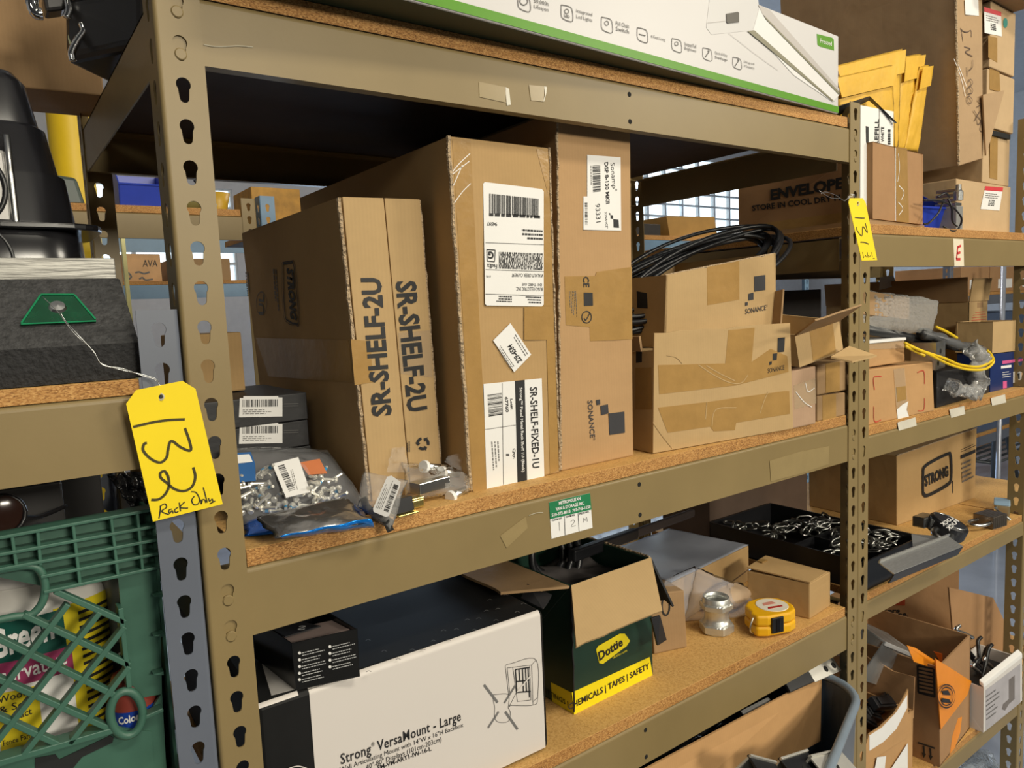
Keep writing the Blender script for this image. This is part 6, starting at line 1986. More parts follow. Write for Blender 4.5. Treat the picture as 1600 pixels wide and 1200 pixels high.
# carton with the orange sheets
P1, P2, P3 = at(1417, 1181, z=ZR4), at(1468, 1199, z=ZR4), at(1515, 1138, z=ZR4)
P2 = P1 + (P2 - P1) * 1.0
lf, fr2 = P1 - P2, P3 - P2
f = [P2, P3, Panel(P2, Vector((-fr2.y, fr2.x, 0))).q(1515, 1040, 0), Panel(P2, Vector((-fr2.y, fr2.x, 0))).q(1467, 1043, 0)]
hh = f[3].z
f[2].z = f[3].z = hh
k = carton('open_carton', 'open brown carton of orange sheets with a black striped panel on its side', 'box', f, lf * 1.0 + Vector((0, 0.19, 0)), CBR, open_top=True, seed=70)
Lp = k.left
Lp.stroke('panel_frame', z4([[(470, 400), (595, 425)], [(595, 425), (602, 645)], [(602, 645), (475, 610)], [(475, 610), (470, 400)]], 1340, 960, 5), 0.0022, INK, k.root, k=2)
for j in range(7):
    y0 = 425 + j * 29
    Lp.patch('panel_stripe', z4([[(476, y0), (594, y0 + 26), (595, y0 + 37), (476, y0 + 11)]], 1340, 960, 5)[0], INK, k.root, 2)
Lp.stroke('arrow_bar', z4([[(472, 1000), (605, 1045)]], 1340, 960, 5), 0.0022, INK, k.root, k=2)
for dx in (0, 52):
    Lp.patch('up_arrow', z4([[(508 + dx, 1025 + dx * 0.35), (524 + dx, 1030 + dx * 0.35), (526 + dx, 1085 + dx * 0.35), (536 + dx, 1090 + dx * 0.35), (518 + dx, 1122 + dx * 0.35), (502 + dx, 1078 + dx * 0.35), (512 + dx, 1082 + dx * 0.35)]], 1340, 960, 5)[0], INK, k.root, 2)
ORG = mat('orange_print_card', (0.80, 0.26, 0.01), 0.45, var=0.06)
k.front.patch('orange_swoosh', [(1484, 1178), (1488, 1150), (1497, 1122), (1503, 1120), (1500, 1145), (1492, 1168)], ORG, k.root)
flap(k, 'back_flap', k.c[7], k.c[6], Vector((-0.03, 0.05, 0.05)), CBR, 0.003, 0.02, 4)
for i, (q, yy, lab) in enumerate(((([(1462, 1030), (1518, 1065), (1512, 1085), (1470, 1140), (1466, 1085)]), -0.02, 'orange printed sheet leaning at the front of the open brown carton'), (([(1418, 1010), (1432, 1014), (1520, 1072), (1509, 1082), (1470, 1048), (1428, 1034)]), 0.02, 'orange sheet tilted behind the front one in the brown carton'),
                                  (([(1460, 1019), (1512, 1033), (1512, 1052), (1475, 1045)]), 0.07, 'deep orange sheet furthest back in the brown carton'))):
    o = MB().prism([at(x, y, y=yy + 0.0006 * (x - 1460)) for x, y in q], (0.001, 0.003, 0.0015)).build('orange_sheet', ORG if i < 2 else mat('deep_orange_card', (0.70, 0.12, 0.01), 0.45), None)
    tag(o, lab, 'sheet', 'orange sheets in the brown carton')
    if i == 0:
        MAT_OF[o.name] = Matrix.Identity(4)
        PO = Panel(at(1462, 1030, y=yy), (at(1518, 1065, y=yy + 0.035) - at(1462, 1030, y=yy)).cross(at(1470, 1140, y=yy + 0.006) - at(1462, 1030, y=yy)), 0.002)
        for rr in (14, 18):
            PO.stroke('printed_ring', [[(1476 + rr * 0.75 * math.cos(a * PI / 10), 1087 + rr * math.sin(a * PI / 10)) for a in range(21)]], 0.0014, INK, o)
        PO.patch('printed_mark', [(1470, 1079), (1480, 1078), (1484, 1086), (1473, 1085)], INK, o)
        PO.patch('printed_mark', [(1470, 1090), (1482, 1092), (1485, 1098), (1471, 1097)], INK, o)
# white carton with its back flap up
f = [Vector((1.785, -0.015, ZR4)), Vector((2.022, -0.018, ZR4)), Vector((2.012, -0.018, -0.727)), Vector((1.780, -0.015, -0.732))]
k = carton('open_carton', 'white open carton with a grey pictured handle, holding black hardware', 'box', f, Vector((0, 0.105, 0.0)), mat('white_carton_card', (0.66, 0.63, 0.60), 0.5, var=0.03), open_top=True)
F = k.front
F.patch('grey_print', [(1540, 1078), (1594, 1037), (1594, 1098), (1540, 1142)], mat('lilac_grey_print', (0.42, 0.40, 0.42), 0.5), k.root, 1)
F.patch('handle_picture', [(1576, 1062), (1585, 1055), (1585, 1092), (1576, 1100), (1570, 1110), (1565, 1108), (1567, 1100), (1576, 1092)], mat('mid_grey_print', (0.16, 0.14, 0.13), 0.5), k.root, 2)
F.lines('small_print', (1541, 1125), (1563, 1108), (1540, 1083), GINK, k.root, 6, seed=90, h=0.3, k=2)
MB().prism([at(1483, 918, y=0.094), at(1498, 921, y=0.094), at(1552, 934, y=0.094), at(1591, 1016, y=0.094), at(1593, 1070, y=0.094), at(1500, 1110, y=0.094)], (0, 0.004, 0)).build('tall_back_flap', CBR, k.root, world=True)
MB().prism([f[3] + Vector((-0.001, -0.001, 0)), f[2] + Vector((0.001, -0.001, 0)), f[2] + Vector((0.001, 0.010, 0.008)), f[3] + Vector((-0.001, 0.010, 0.006))], (0, 0.001, 0.012)).build('folded_rim', WHITE, k.root, bevel=0.002, world=True)
rnd = random.Random(77)
for i in range(9):
    p = Vector((1.80 + 0.018 * i, 0.02 + 0.05 * rnd.random(), -0.735 + 0.02 * rnd.random()))
    if i < 3:
        p = at((1507, 1512, 1520)[i], (990, 1015, 1030)[i], y=0.06)
    d = Vector((rnd.uniform(-1, 1), rnd.uniform(-0.3, 0.3), rnd.uniform(0.2, 1.2))).normalized()
    l2 = rnd.uniform(0.04, 0.09)
    pts = [p - d * l2 / 2, p, p + d * l2 / 2, p + d * l2 / 2 + Vector((0.02, 0, 0.005))]
    o = MB().tube(smooth_path(pts), 0.005, 8).build('metal_hook', BLACK if i % 3 else STEEL, None, smooth=True)
    tag(o, 'dark metal hook piled in the white open carton' if i % 3 else 'shiny metal hook piled in the white open carton', 'hardware', 'dark hooks in the white carton' if i % 3 else 'shiny hooks in the white carton')
f = [Vector((1.79, -0.002, ZR4 + 0.006)), Vector((2.00, -0.004, ZR4 + 0.006)), Vector((2.00, 0.0, -0.755)), Vector((1.79, 0.0, -0.75))]
carton('hardware_heap', 'black heap of hardware filling the white open carton', 'hardware', f, Vector((0, 0.07, 0)), BLACK, dent=0.004)
# round-edged carton at the left of that shelf
f = [Vector((1.262, 0.030, ZR4)), Vector((1.492, 0.022, ZR4)), Vector((1.492, 0.022, -0.70)), Vector((1.262, 0.030, -0.70))]
k = carton('open_carton', 'torn open carton of black plastic parts just right of the right pole', 'box', f, Vector((0, 0.24, 0)), CBO, open_top=True)
F = k.front
pts = [F.q(*p, 0) for p in ((1340, 1200), (1356, 1146), (1372, 1136), (1395, 1115), (1408, 1094), (1417, 1076), (1417, 1150))]
MB().prism(pts, F.n * 0.003).build('torn_front', CBO, k.root, world=True)
F.patch('white_band', [(1356, 1148), (1375, 1136), (1398, 1112), (1415, 1085), (1415, 1105), (1398, 1138), (1378, 1158), (1356, 1172)], WHITE, k.root, 9)
F.patch('white_band', [(1390, 1200), (1416, 1160), (1416, 1215), (1388, 1215)], WHITE, k.root, 9)
F.patch('paper_label', [(1368, 1182), (1382, 1180), (1380, 1200), (1364, 1202)], WHITE, k.root, 9)
C = k.c
flap(k, 'tall_side_flap', C[2] + Vector((0, 0, -0.02)), C[6], Vector((0.004, 0, 0.10)), CBR, 0.004, 0.12, 6)
root = thing('plastic_container', 'clear plastic container on top of the black parts by the right pole', 'container', at(1385, 1040, y=0.10))
Mx = frame(at(1356, 1052, y=0.10), at(1412, 1072, y=0.11) - at(1356, 1052, y=0.10), zd=Vector((0, -0.3, 0.95)))
CP = film('clear_hard_plastic', (0.75, 0.75, 0.74), 0.25, 0.15, 0.2, 20, 0.1)
L_ = (at(1412, 1072, y=0.11) - at(1356, 1052, y=0.10)).length
MB().span((-0.02, 0, -0.02), (L_, 0.003, 0.085), Mx).span((-0.02, 0.10, -0.02), (L_, 0.103, 0.085), Mx).span((-0.02, 0, 0.083), (L_, 0.103, 0.086), Mx).span((L_ - 0.003, 0, -0.02), (L_, 0.103, 0.085), Mx).build('tub', CP, root, bevel=0.001, world=True)
MB().span((-0.02, -0.004, 0.078), (L_ + 0.003, 0.0, 0.088), Mx).build('lid_edge', film('clear_edge', (0.9, 0.9, 0.9), 0.5, 0.4, 0.1, 20, 0.1), root, bevel=0.001, world=True)
for i in range(6):
    Mx = frame(at(1352 + 9 * i, 1125 - 9 * i, y=0.075 + 0.012 * (i % 3)), Vector((0.7, rnd.uniform(-0.2, 0.2), -0.5 + 0.1 * i)), zd=Vector((0.2, -0.6, 0.7)))
    o = MB().box((0, 0, 0), (0.085, 0.028, 0.018)).box((0, 0, 0.011), (0.06, 0.018, 0.004)).build('plastic_bracket', BLACK, None, bevel=0.002)
    o.matrix_world = Mx
    tag(o, 'black plastic bracket piled in the torn carton by the right pole', 'bracket', 'black brackets in the torn carton')
# plastic bag under the lowest right shelf
root = thing('plastic_bag', 'shiny clear bag under the lowest right shelf', 'bag', at(1530, 1190, y=0.15))
Q = [at(1480, 1230, y=0.05), at(1575, 1230, y=0.05), at(1545, 1172, y=0.16), at(1510, 1168, y=0.16)]
pillow(MB(), Q, 0.03, 18, 0.8, 77, 0.5).build('bag_film', film('bluish_bag_film', (0.7, 0.8, 0.95), 0.35, 0.4, 1.0, 45, 0.12), root, smooth=True, world=True)
f = [Vector((1.85, 0.12, -1.05)), Vector((2.03, 0.12, -1.05)), Vector((2.03, 0.12, -0.93)), Vector((1.85, 0.12, -0.93))]
# ================================================================ left rack
RUB = mat('rubber_crumb', (0.040, 0.040, 0.041), 0.75, var=0.45, scale=160, bump=0.7, bscale=260)
RUB2 = mat('rubber_crumb_dark', (0.014, 0.014, 0.015), 0.8, var=0.5, scale=200, bump=0.6, bscale=260)
root = thing('wheel_stop', 'black crumb rubber wheel stop with a green reflector on the left shelf', 'wheel stop', Vector((-0.06, 0.012, 0.2217)))
xe = -0.0555
prof = [(0.0125, 0.2218), (0.0115, 0.2560), (0.068, 0.3185), (0.150, 0.3185), (0.20, 0.2560), (0.20, 0.2218)]
b = MB().prism([(xe - 0.005 * (z - 0.2218) / 0.1, y, z) for y, z in prof], (-0.95, 0, 0))
b.build('block', RUB, root, bevel=0.002, world=True)
MB().prism([(xe + 0.0005, 0.0118, 0.2222), (xe - 0.0015, 0.0108, 0.2555), (xe - 0.95, 0.0108, 0.2555), (xe - 0.95, 0.0118, 0.2222)], (0, 0.0004, 0)).build('lower_face', RUB2, root, world=True)
ns = Vector((0, -(0.3185 - 0.256), 0.068 - 0.0115)).normalized()
RP_ = Panel((0, 0.0115, 0.256), ns, 0.0006)
GREF = mat('green_reflector', (0.002, 0.055, 0.022), 0.18, var=0.2, scale=90, coat=0.6)
rf = RP_.patch('reflector', [(33, 510), (150, 505), (148, 500), (116, 464), (64, 464)], GREF, root, 6, 0.003)
RP_.stroke('reflector_edge', [[(33, 511), (150, 506)], [(34, 509), (64, 465)], [(149, 503), (116, 465)], [(64, 464.5), (116, 464.5)]], 0.0008, mat('green_reflector_edge', (0.01, 0.22, 0.09), 0.2), rf, k=7)
MB().lathe([(0, 0.003), (0.006, 0.0022), (0.0075, 0)], 16, Matrix.Translation(RP_.q(90, 484, 6)) @ ns.to_track_quat('Z', 'Y').to_matrix().to_4x4()).build('screw', STEEL, rf, world=True)
SQ = mat('scuffed_steel', (0.26, 0.255, 0.235), 0.42, 0.7, 0.3, 26, stretch=(0.4, 5, 5), bump=0.2, bscale=60)
root = thing('steel_tube', 'scuffed silver square steel tube lying on the black wheel stop', 'tube', Vector((-0.06, 0.09, 0.319)))
t_ = 0.0022
for sp in (((-0.9, 0.089, 0.3192), (-0.0605, 0.112, 0.3192 + t_)), ((-0.9, 0.089, 0.3400 - t_), (-0.0605, 0.112, 0.3400)), ((-0.9, 0.089, 0.3192), (-0.0605, 0.089 + t_, 0.34)), ((-0.9, 0.112 - t_, 0.3192), (-0.0605, 0.112, 0.34))):
    pass
b = MB()
o_ = [(0.089, 0.3192), (0.112, 0.3192), (0.112, 0.3402), (0.089, 0.3402)]
i_ = [(0.0912, 0.3214), (0.1098, 0.3214), (0.1098, 0.3380), (0.0912, 0.3380)]
vs = [(x, y, z) for x in (-0.9, -0.0605) for y, z in o_ + i_]
fs = []
for k_ in range(4):
    n_ = (k_ + 1) % 4
    fs += [(k_, n_, 8 + n_, 8 + k_), (4 + k_, 12 + k_, 12 + n_, 4 + n_), (8 + k_, 8 + n_, 12 + n_, 12 + k_), (k_, 4 + k_, 4 + n_, n_)]
b.add(vs, fs)
b.build('profile', SQ, root, bevel=0.0008, world=True)
# black moulded pedestal
root = thing('pedestal', 'glossy black stepped plastic pedestal behind the steel tube at the left edge', 'pedestal', Vector((-0.15, 0.26, 0.2217)))
GB = mat('gloss_black_plastic', (0.010, 0.010, 0.012), 0.22, var=0.2)
cx, cy = -0.150, 0.262


def sq_ring(hx, hy, z, n=32, p=3.6):
    out = []
    for k_ in range(n):
        a = 2 * PI * k_ / n
        c, s_ = math.cos(a), math.sin(a)
        out.append(Vector((cx + hx * math.copysign(abs(c) ** (2 / p), c), cy + hy * math.copysign(abs(s_) ** (2 / p), s_), z)))
    return out


secs = [(0.012, 0.020, 0.557), (0.030, 0.036, 0.553), (0.040, 0.046, 0.540), (0.048, 0.054, 0.495), (0.049, 0.055, 0.493), (0.054, 0.059, 0.490), (0.062, 0.066, 0.442), (0.068, 0.070, 0.438), (0.074, 0.074, 0.388), (0.078, 0.078, 0.384), (0.080, 0.078, 0.345), (0.088, 0.082, 0.30), (0.105, 0.09, 0.225), (0.105, 0.09, 0.222)]
b = MB()
rings = [sq_ring(hx, hy, z) for hx, hy, z in secs]
m = 32
b.add([p for g_ in rings for p in g_], [(i * m + q, i * m + (q + 1) % m, (i + 1) * m + (q + 1) % m, (i + 1) * m + q) for i in range(len(rings) - 1) for q in range(m)] + [tuple(range(m)), tuple(range((len(rings) - 1) * m, len(rings) * m))])
b.build('column', GB, root, smooth=True, world=True)
MB().prism([p for p in sq_ring(0.098, 0.085, 0.378, 32, 5)], (0, 0, 0.007)).build('ledge', GB, root, bevel=0.002, world=True)
fy = cy - 0.086
GP = mat('grey_badge', (0.30, 0.29, 0.28), 0.35, 0.4, 0.1)
for zc, h_ in ((0.420, 0.040), (0.345, 0.026)):
    MB().span((cx - 0.06, fy + 0.012, zc - h_), (cx + 0.012, fy + 0.030, zc + h_)).build('face_plate', GP, root, bevel=0.004, world=True)
    for rr in (0.020, 0.027, 0.034):
        MB().tube([Vector((cx - 0.026 + rr * math.cos(a * PI / 16), fy + 0.010, zc + rr * 1.12 * math.sin(a * PI / 16))) for a in range(33)], 0.0026 if rr != 0.027 else 0.0015, 8, False).build('ring', BLACK, root, smooth=True, world=True)
MB().tube([Vector((cx + 0.014, fy + 0.012, z)) for z in (0.325, 0.38, 0.43, 0.475)], 0.0035, 8).build('chrome_strip', STEEL, root, smooth=True, world=True)
# milk crate
CG = mat('green_crate_plastic', (0.045, 0.125, 0.088), 0.45, var=0.12, scale=9)
CGL = CG
yc = 0.020
root = thing('milk_crate', 'green plastic milk crate of bottles under the left shelf', 'crate', Vector((-0.2, yc, -0.2065)))
KP = Panel((0, yc, 0), (0, 1, 0), 0.0)


def bar(p, q, wd, dp, name='rib', s=1.0, o=(0, 0)):
    lift = Vector((0, -0.0009 if (q[1] - p[1]) * (q[0] - p[0]) < 0 else 0.0, 0))
    A_, B_ = [KP.q(o[0] + x / s, o[1] + y / s, 0) + lift for x, y in (p, q)]
    d = (B_ - A_).normalized()
    up_ = Vector((0, 1, 0)).cross(d).normalized()
    M_ = Matrix(((d.x, 0, up_.x, A_.x), (d.y, 1, up_.y, A_.y), (d.z, 0, up_.z, A_.z), (0, 0, 0, 1)))
    L__ = (B_ - A_).length
    return MB().span((-0.002, 0, -wd / 2), (L__ + 0.002, dp, wd / 2), M_).build(name, CG, root, bevel=0.0008, world=True)


s5, o5 = 5.714, (0, 760)
for p, q in (((-160, 489), (1420, 198)), ((-160, 640), (1420, 350)), ((-160, 773), (1420, 474)), ((385, 806), (1420, 598)), ((412, 942), (1420, 722))):
    bar(p, q, 0.0032, 0.022, 'rib', s5, o5)
for p, q in (((110, 462), (148, 718)), ((338, 420), (362, 690)), ((655, 362), (715, 868)), ((997, 298), (1055, 806)), ((1230, 255), (1275, 745))):
    bar(p, q, 0.0028, 0.020, 'rib', s5, o5)
s6, o6 = 5.0, (0, 960)
for p, q in (((510 / 5.714 * 5, (926 - 960) * 5), (965, 60)), ((200, 15), (1000, 395)), ((-60, 172), (905, 640)), ((-60, 490), (870, 905)), ((-60, 785), (440, 1015)),
             ((520, -62), (-40, 665)), ((770, 0), (-40, 1020)), ((965, 112), (190, 1095)), ((1000, 425), (555, 1000))):
    bar(p, q, 0.0052, 0.010, 'lattice_bar', s6, o6)
bar((-60, 1180), (890, 905), 0.006, 0.018, 'rib', s6, o6)
bar((945, -30), (1010, 560), 0.0045, 0.020, 'rib', s6, o6)
MB().prism([KP.q(*p, 0) + Vector((0, 0.018, 0)) for p in ((-30, 846), (250, 794), (252, 893), (71, 925), (-30, 905))], (0, 0.003, 0)).build('upper_wall', CG, root, world=True)
MB().prism([KP.q(*p, 0) + Vector((0, 0.012, 0)) for p in ((187, 902), (252, 888), (257, 1092), (226, 1098), (214, 1082), (203, 1074))], (0, 0.004, 0)).build('corner_wall', CG, root, world=True)
MB().prism([KP.q(*p, 0) + Vector((0, 0.012, 0)) for p in ((227, 1138), (257, 1090), (264, 1215), (240, 1215), (213, 1151))], (0, 0.004, 0)).build('corner_wall', CG, root, world=True)
for yy_ in (930, 992, 1052):
    MB().prism([KP.q(240, yy_ + 2, 0), KP.q(256, yy_ - 3, 0), KP.q(256, yy_ + 3, 0)], (0, 0.012, 0)).build('corner_rib', CG, root, world=True)
bar((225, 1122), (252, 1110), 0.004, 0.012, 'corner_rib')
MB().prism([KP.q(*p, 0) + Vector((0, 0.010, 0)) for p in ((-30, 1205), (178, 1143), (215, 1148), (240, 1150), (250, 1290), (-30, 1330))], (0, 0.004, 0)).build('lower_wall', CG, root, world=True)
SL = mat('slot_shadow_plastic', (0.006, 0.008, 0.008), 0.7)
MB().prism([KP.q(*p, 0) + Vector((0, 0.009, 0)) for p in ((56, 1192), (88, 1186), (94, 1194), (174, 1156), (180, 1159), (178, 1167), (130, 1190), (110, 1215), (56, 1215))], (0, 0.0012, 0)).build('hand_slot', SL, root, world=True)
ell = [KP.q(198 + 25.5 * math.cos(a * PI / 18), 1116 + 35 * math.sin(a * PI / 18), 0) + Vector((0, 0.002, 0)) for a in range(37)]
MB().tube(ell, 0.0042, 8, False).build('ring', CG, root, smooth=True, world=True)
MB().tube(smooth_path([KP.q(x, y, 0) + Vector((0, 0.004, 0)) for x, y in ((-20, 896), (20, 889), (45, 886), (60, 890), (69, 905), (71, 925), (65, 946), (49, 962), (20, 966), (-20, 975))]), 0.0036, 8).build('handle_rim', CG, root, smooth=True, world=True)
zb_, xr_, xl_ = -0.2062, -0.058, -0.385
MB().span((xl_, yc + 0.02, zb_), (xr_, yc + 0.30, zb_ + 0.004)).build('floor_panel', CG, root, world=True)
MB().span((xl_, yc + 0.30, zb_), (xr_, yc + 0.304, -0.05)).build('back_wall', CG, root, world=True)
MB().span((xr_ - 0.001, yc + 0.01, zb_), (xr_ + 0.002, yc + 0.10, 0.086)).build('side_wall', CG, root, world=True)


def cyl_patch(name, c, rx, ry, a0, a1, z0, z1, m_, parent, k_=0.0006, n_=24):
    b_ = MB()
    b_.grid(lambda u, v: Vector((c.x + (rx + k_) * math.cos(a0 + (a1 - a0) * u), c.y + (ry + k_) * math.sin(a0 + (a1 - a0) * u), z0 + (z1 - z0) * v)), n_, 1)
    return b_.build(name, m_, parent, smooth=True, world=True)


def cyl_text(name, body, c, rx, ry, a0, a1, z0, z1, m_, parent, bold=0.0, k_=0.0012, dz=0.0):
    me = text_mesh(body, bold)
    xs_, ys_ = [v.co.x for v in me.vertices], [v.co.y for v in me.vertices]
    x0_, x1_, y0_, y1_ = min(xs_), max(xs_), min(ys_), max(ys_)
    I_ = MAT_OF[parent.name].inverted()
    for v in me.vertices:
        u, w_ = (v.co.x - x0_) / (x1_ - x0_), (v.co.y - y0_) / (y1_ - y0_)
        a = a0 + (a1 - a0) * u
        v.co = I_ @ Vector((c.x + (rx + k_) * math.cos(a), c.y + (ry + k_) * math.sin(a), z0 + (z1 - z0) * w_ + dz * u))
    me.materials.clear()
    me.materials.append(m_)
    ob = bpy.data.objects.new(name, me)
    COL.objects.link(ob)
    ob.parent = parent
    return ob


bc = Vector((-0.163, 0.128, 0))
root = thing('bottle', 'large wood preservative bottle with green, magenta and yellow label in the crate', 'bottle', Vector((bc.x, bc.y, -0.202)))
rx, ry = 0.078, 0.060
WP = mat('white_bottle_plastic', (0.66, 0.64, 0.60), 0.35, var=0.03)
YL = mat('yellow_label', (0.72, 0.58, 0.02), 0.4, var=0.04)


def ell_lathe(prof, c, m_, name, parent):
    b_ = MB().lathe([(1, z) for r_, z in prof], 40)
    for i_2, (r_, z) in enumerate(prof):
        for k_2 in range(40):
            v_ = b_.v[i_2 * 40 + k_2]
            b_.v[i_2 * 40 + k_2] = Vector((c.x + v_.x * rx * r_, c.y + v_.y * ry * r_, z))
    return b_.build(name, m_, parent, smooth=True, world=True)


ell_lathe([(0.9, -0.202), (1, -0.197), (1, 0.0), (0.93, 0.014), (0.66, 0.022)], bc, WP, 'body', root)
ell_lathe([(0.64, 0.021), (0.66, 0.023), (0.66, 0.026), (0.60, 0.030), (0.60, 0.060), (0.50, 0.068), (0.02, 0.070)], bc, mat('grey_cap', (0.50, 0.48, 0.46), 0.4), 'cap', root)
D2 = math.radians
cyl_patch('yellow_label', bc, rx, ry, D2(-78), D2(0), -0.195, 0.0, YL, root)
cyl_patch('white_label', bc, rx, ry, D2(-150), D2(-70), -0.195, -0.055, WHITE, root, 0.0009)
cyl_patch('green_band', bc, rx, ry, D2(-150), D2(-72), -0.043, -0.002, mat('deep_green_label', (0.004, 0.075, 0.055), 0.4), root, 0.0009)
cyl_patch('magenta_band', bc, rx, ry, D2(-150), D2(-69), -0.066, -0.041, mat('magenta_label', (0.30, 0.035, 0.11), 0.4), root, 0.0010)
cyl_patch('yellow_panel', bc, rx, ry, D2(-118), D2(-92), -0.16, -0.070, YL, root, 0.0012)
cyl_text('label_text', 'Green', bc, rx, ry, D2(-117), D2(-79), -0.037, -0.008, WHITE, root, 0.03, 0.0016, 0.008)
cyl_text('label_text', 'Preservative', bc, rx, ry, D2(-128), D2(-73), -0.062, -0.047, WHITE, root, 0.01, 0.0016, 0.004)
for tx, z_, a1_ in (('Wood', -0.080, -98), ('& Soil', -0.090, -97), ('Contact', -0.100, -97), ('Fence Family', -0.124, -95), ('Keep out of reach', -0.144, -93), ('of Children', -0.153, -93)):
    cyl_text('label_text', tx, bc, rx, ry, D2(-116), D2(a1_), z_, z_ + 0.007, INK, root, 0.01, 0.0018, 0.003)
rnd = random.Random(5)
for j in range(24):
    z_ = -0.188 + j * 0.0076
    cyl_patch('small_print', bc, rx, ry, D2(-62), D2(-62 + rnd.uniform(38, 56)), z_, z_ + 0.0032, INK, root, 0.0012, 10)
c2 = Vector((-0.078, 0.115, 0))
root = thing('spray_can', 'grey spray can with a black colour label in the crate corner', 'can', Vector((c2.x, c2.y, -0.2015)))
rx = ry = 0.030
MB().lathe([(0.028, -0.2015), (0.030, -0.198), (0.030, 0.018), (0.026, 0.030), (0.014, 0.034)], 32, Matrix.Translation(c2)).build('body', mat('olive_grey_metal', (0.22, 0.21, 0.18), 0.3, 0.7), root, smooth=True, world=True)
MB().lathe([(0.023, 0.031), (0.023, 0.062), (0.019, 0.067), (0, 0.067)], 28, Matrix.Translation(c2)).build('cap', BLACK, root, smooth=True, world=True)
cyl_patch('black_label', c2, rx, ry, D2(-170), D2(0), -0.19, -0.058, BLACK, root)
cyl_text('label_text', 'Color', c2, rx, ry, D2(-122), D2(-66), -0.083, -0.067, WHITE, root, 0.02)
cyl_text('label_text', 'Textured', c2, rx, ry, D2(-135), D2(-75), -0.112, -0.094, mat('brown_ink', (0.22, 0.11, 0.06), 0.5), root, 0.02)
c3 = Vector((-0.0872, 0.0535, 0))
root = thing('spray_can', 'red and blue spray can seen through the round hole of the crate', 'can', Vector((c3.x, c3.y, -0.2015)))
rx = ry = 0.021
MB().lathe([(0.020, -0.2015), (0.021, -0.199), (0.021, -0.088), (0.018, -0.079), (0.004, -0.077)], 28, Matrix.Translation(c3)).build('body', mat('brick_red_paint', (0.28, 0.05, 0.035), 0.4), root, smooth=True, world=True)
cyl_patch('blue_label', c3, rx, ry, D2(-175), D2(-5), -0.19, -0.110, mat('bright_blue_label', (0.008, 0.045, 0.33), 0.4), root)
cyl_text('label_text', 'Colors', c3, rx, ry, D2(-140), D2(-80), -0.122, -0.114, WHITE, root, 0.03, 0.0012, 0.003)
# dark case that fills the back of the bay, glasses and film on the crate
f = [Vector((-0.62, 0.36, -0.2064)), Vector((-0.065, 0.36, -0.2064)), Vector((-0.065, 0.36, 0.132)), Vector((-0.62, 0.36, 0.132))]
carton('equipment_case', 'black case filling the back of the bay behind the milk crate', 'case', f, Vector((0, 0.2, 0)), DK, dent=0)
f = [Vector((-0.30, 0.20, -0.2015)), Vector((-0.12, 0.20, -0.2015)), Vector((-0.12, 0.20, 0.10)), Vector((-0.30, 0.20, 0.10))]
carton('equipment_case', 'dark box standing in the crate behind the bottles', 'case', f, Vector((0, 0.10, 0)), DK, dent=0)
root = thing('safety_glasses', 'dark framed glasses with brown lenses lying on the crate', 'glasses', at(20, 815, y=0.12))
c0 = at(-2, 806, y=0.12)
MB().tube([c0 + Vector((0.022 * math.cos(a * PI / 10), 0.004 * math.sin(a * PI / 5), 0.02 * math.sin(a * PI / 10))) for a in range(21)], 0.0022, 8, False).build('frame', BLACK, root, smooth=True, world=True)
MB().lathe([(0, 0.004), (0.014, 0.003), (0.021, 0)], 24, Matrix.Translation(c0) @ Matrix.Rotation(PI / 2, 4, 'X')).build('lens', mat('brown_lens', (0.035, 0.016, 0.012), 0.15), root, smooth=True, world=True)
MB().tube(smooth_path([c0 + Vector((0.02, 0, -0.005)), c0 + Vector((0.035, 0.02, -0.012)), c0 + Vector((0.06, 0.05, -0.012))]), 0.0022, 8).build('temple_arm', BLACK, root, smooth=True, world=True)
root = thing('plastic_bag', 'black plastic bag bunched beside the grey pole under the left shelf', 'bag', at(215, 770, y=0.1))
b = MB()
b.grid(lambda u, v: lerp(lerp(at(168, 742, y=0.10), at(240, 735, y=0.12), u), lerp(at(205, 792, y=0.09), at(245, 800, y=0.10), u), v) + Vector((0, 0.012 * noise.noise(Vector((u * 5, v * 5, 7))), 0.006 * noise.noise(Vector((u * 9, v * 9, 8))))), 20, 20)
b.build('bag_sheet', mat('black_poly', (0.015, 0.015, 0.016), 0.2, bump=0.8, bscale=60), root, smooth=True, solid=0.001, world=True)

# ================================================================ back end of the top shelf, at the left
f = [Vector((-0.36, 0.475, 0.5985)), Vector((-0.002, 0.455, 0.5985)), Vector((-0.002, 0.455, 0.735)), Vector((-0.36, 0.475, 0.735))]
k = carton('carton', 'brown carton overhanging the back left end of the top shelf', 'box', f, Vector((0.005, 0.13, 0)), CBD, dent=0.001)
root = thing('appliance', 'black and chrome appliance on the left end of the top shelf', 'appliance', Vector((-0.04, 0.25, 0.5985)))
MB().prism([(-0.062, 0.330, 0.600), (0.010, 0.22, 0.5990), (0.012, 0.20, 0.66), (-0.06, 0.30, 0.665)], (0.06, 0.07, 0)).build('body', mat('charcoal_plastic', (0.03, 0.029, 0.03), 0.3, 0.2), root, bevel=0.01, seg=3, world=True)
MB().prism([(-0.085, 0.33, 0.668), (0.012, 0.19, 0.664), (0.016, 0.18, 0.78), (-0.085, 0.30, 0.78)], (0.06, 0.07, 0)).build('upper_body', mat('charcoal_plastic', (0.03, 0.029, 0.03), 0.3, 0.2), root, bevel=0.012, seg=3, world=True)
CHR = mat('chrome', (0.80, 0.81, 0.80), 0.08, 1.0, 0.05)
for pts in ([(106, 0), (108, 14), (104, 28)], [(128, 36), (131, 48), (122, 62), (112, 82), (114, 95)]):
    MB().tube(smooth_path([at(x, y, y=0.29) for x, y in pts]), 0.0045, 10).build('chrome_trim', CHR, root, smooth=True, world=True)
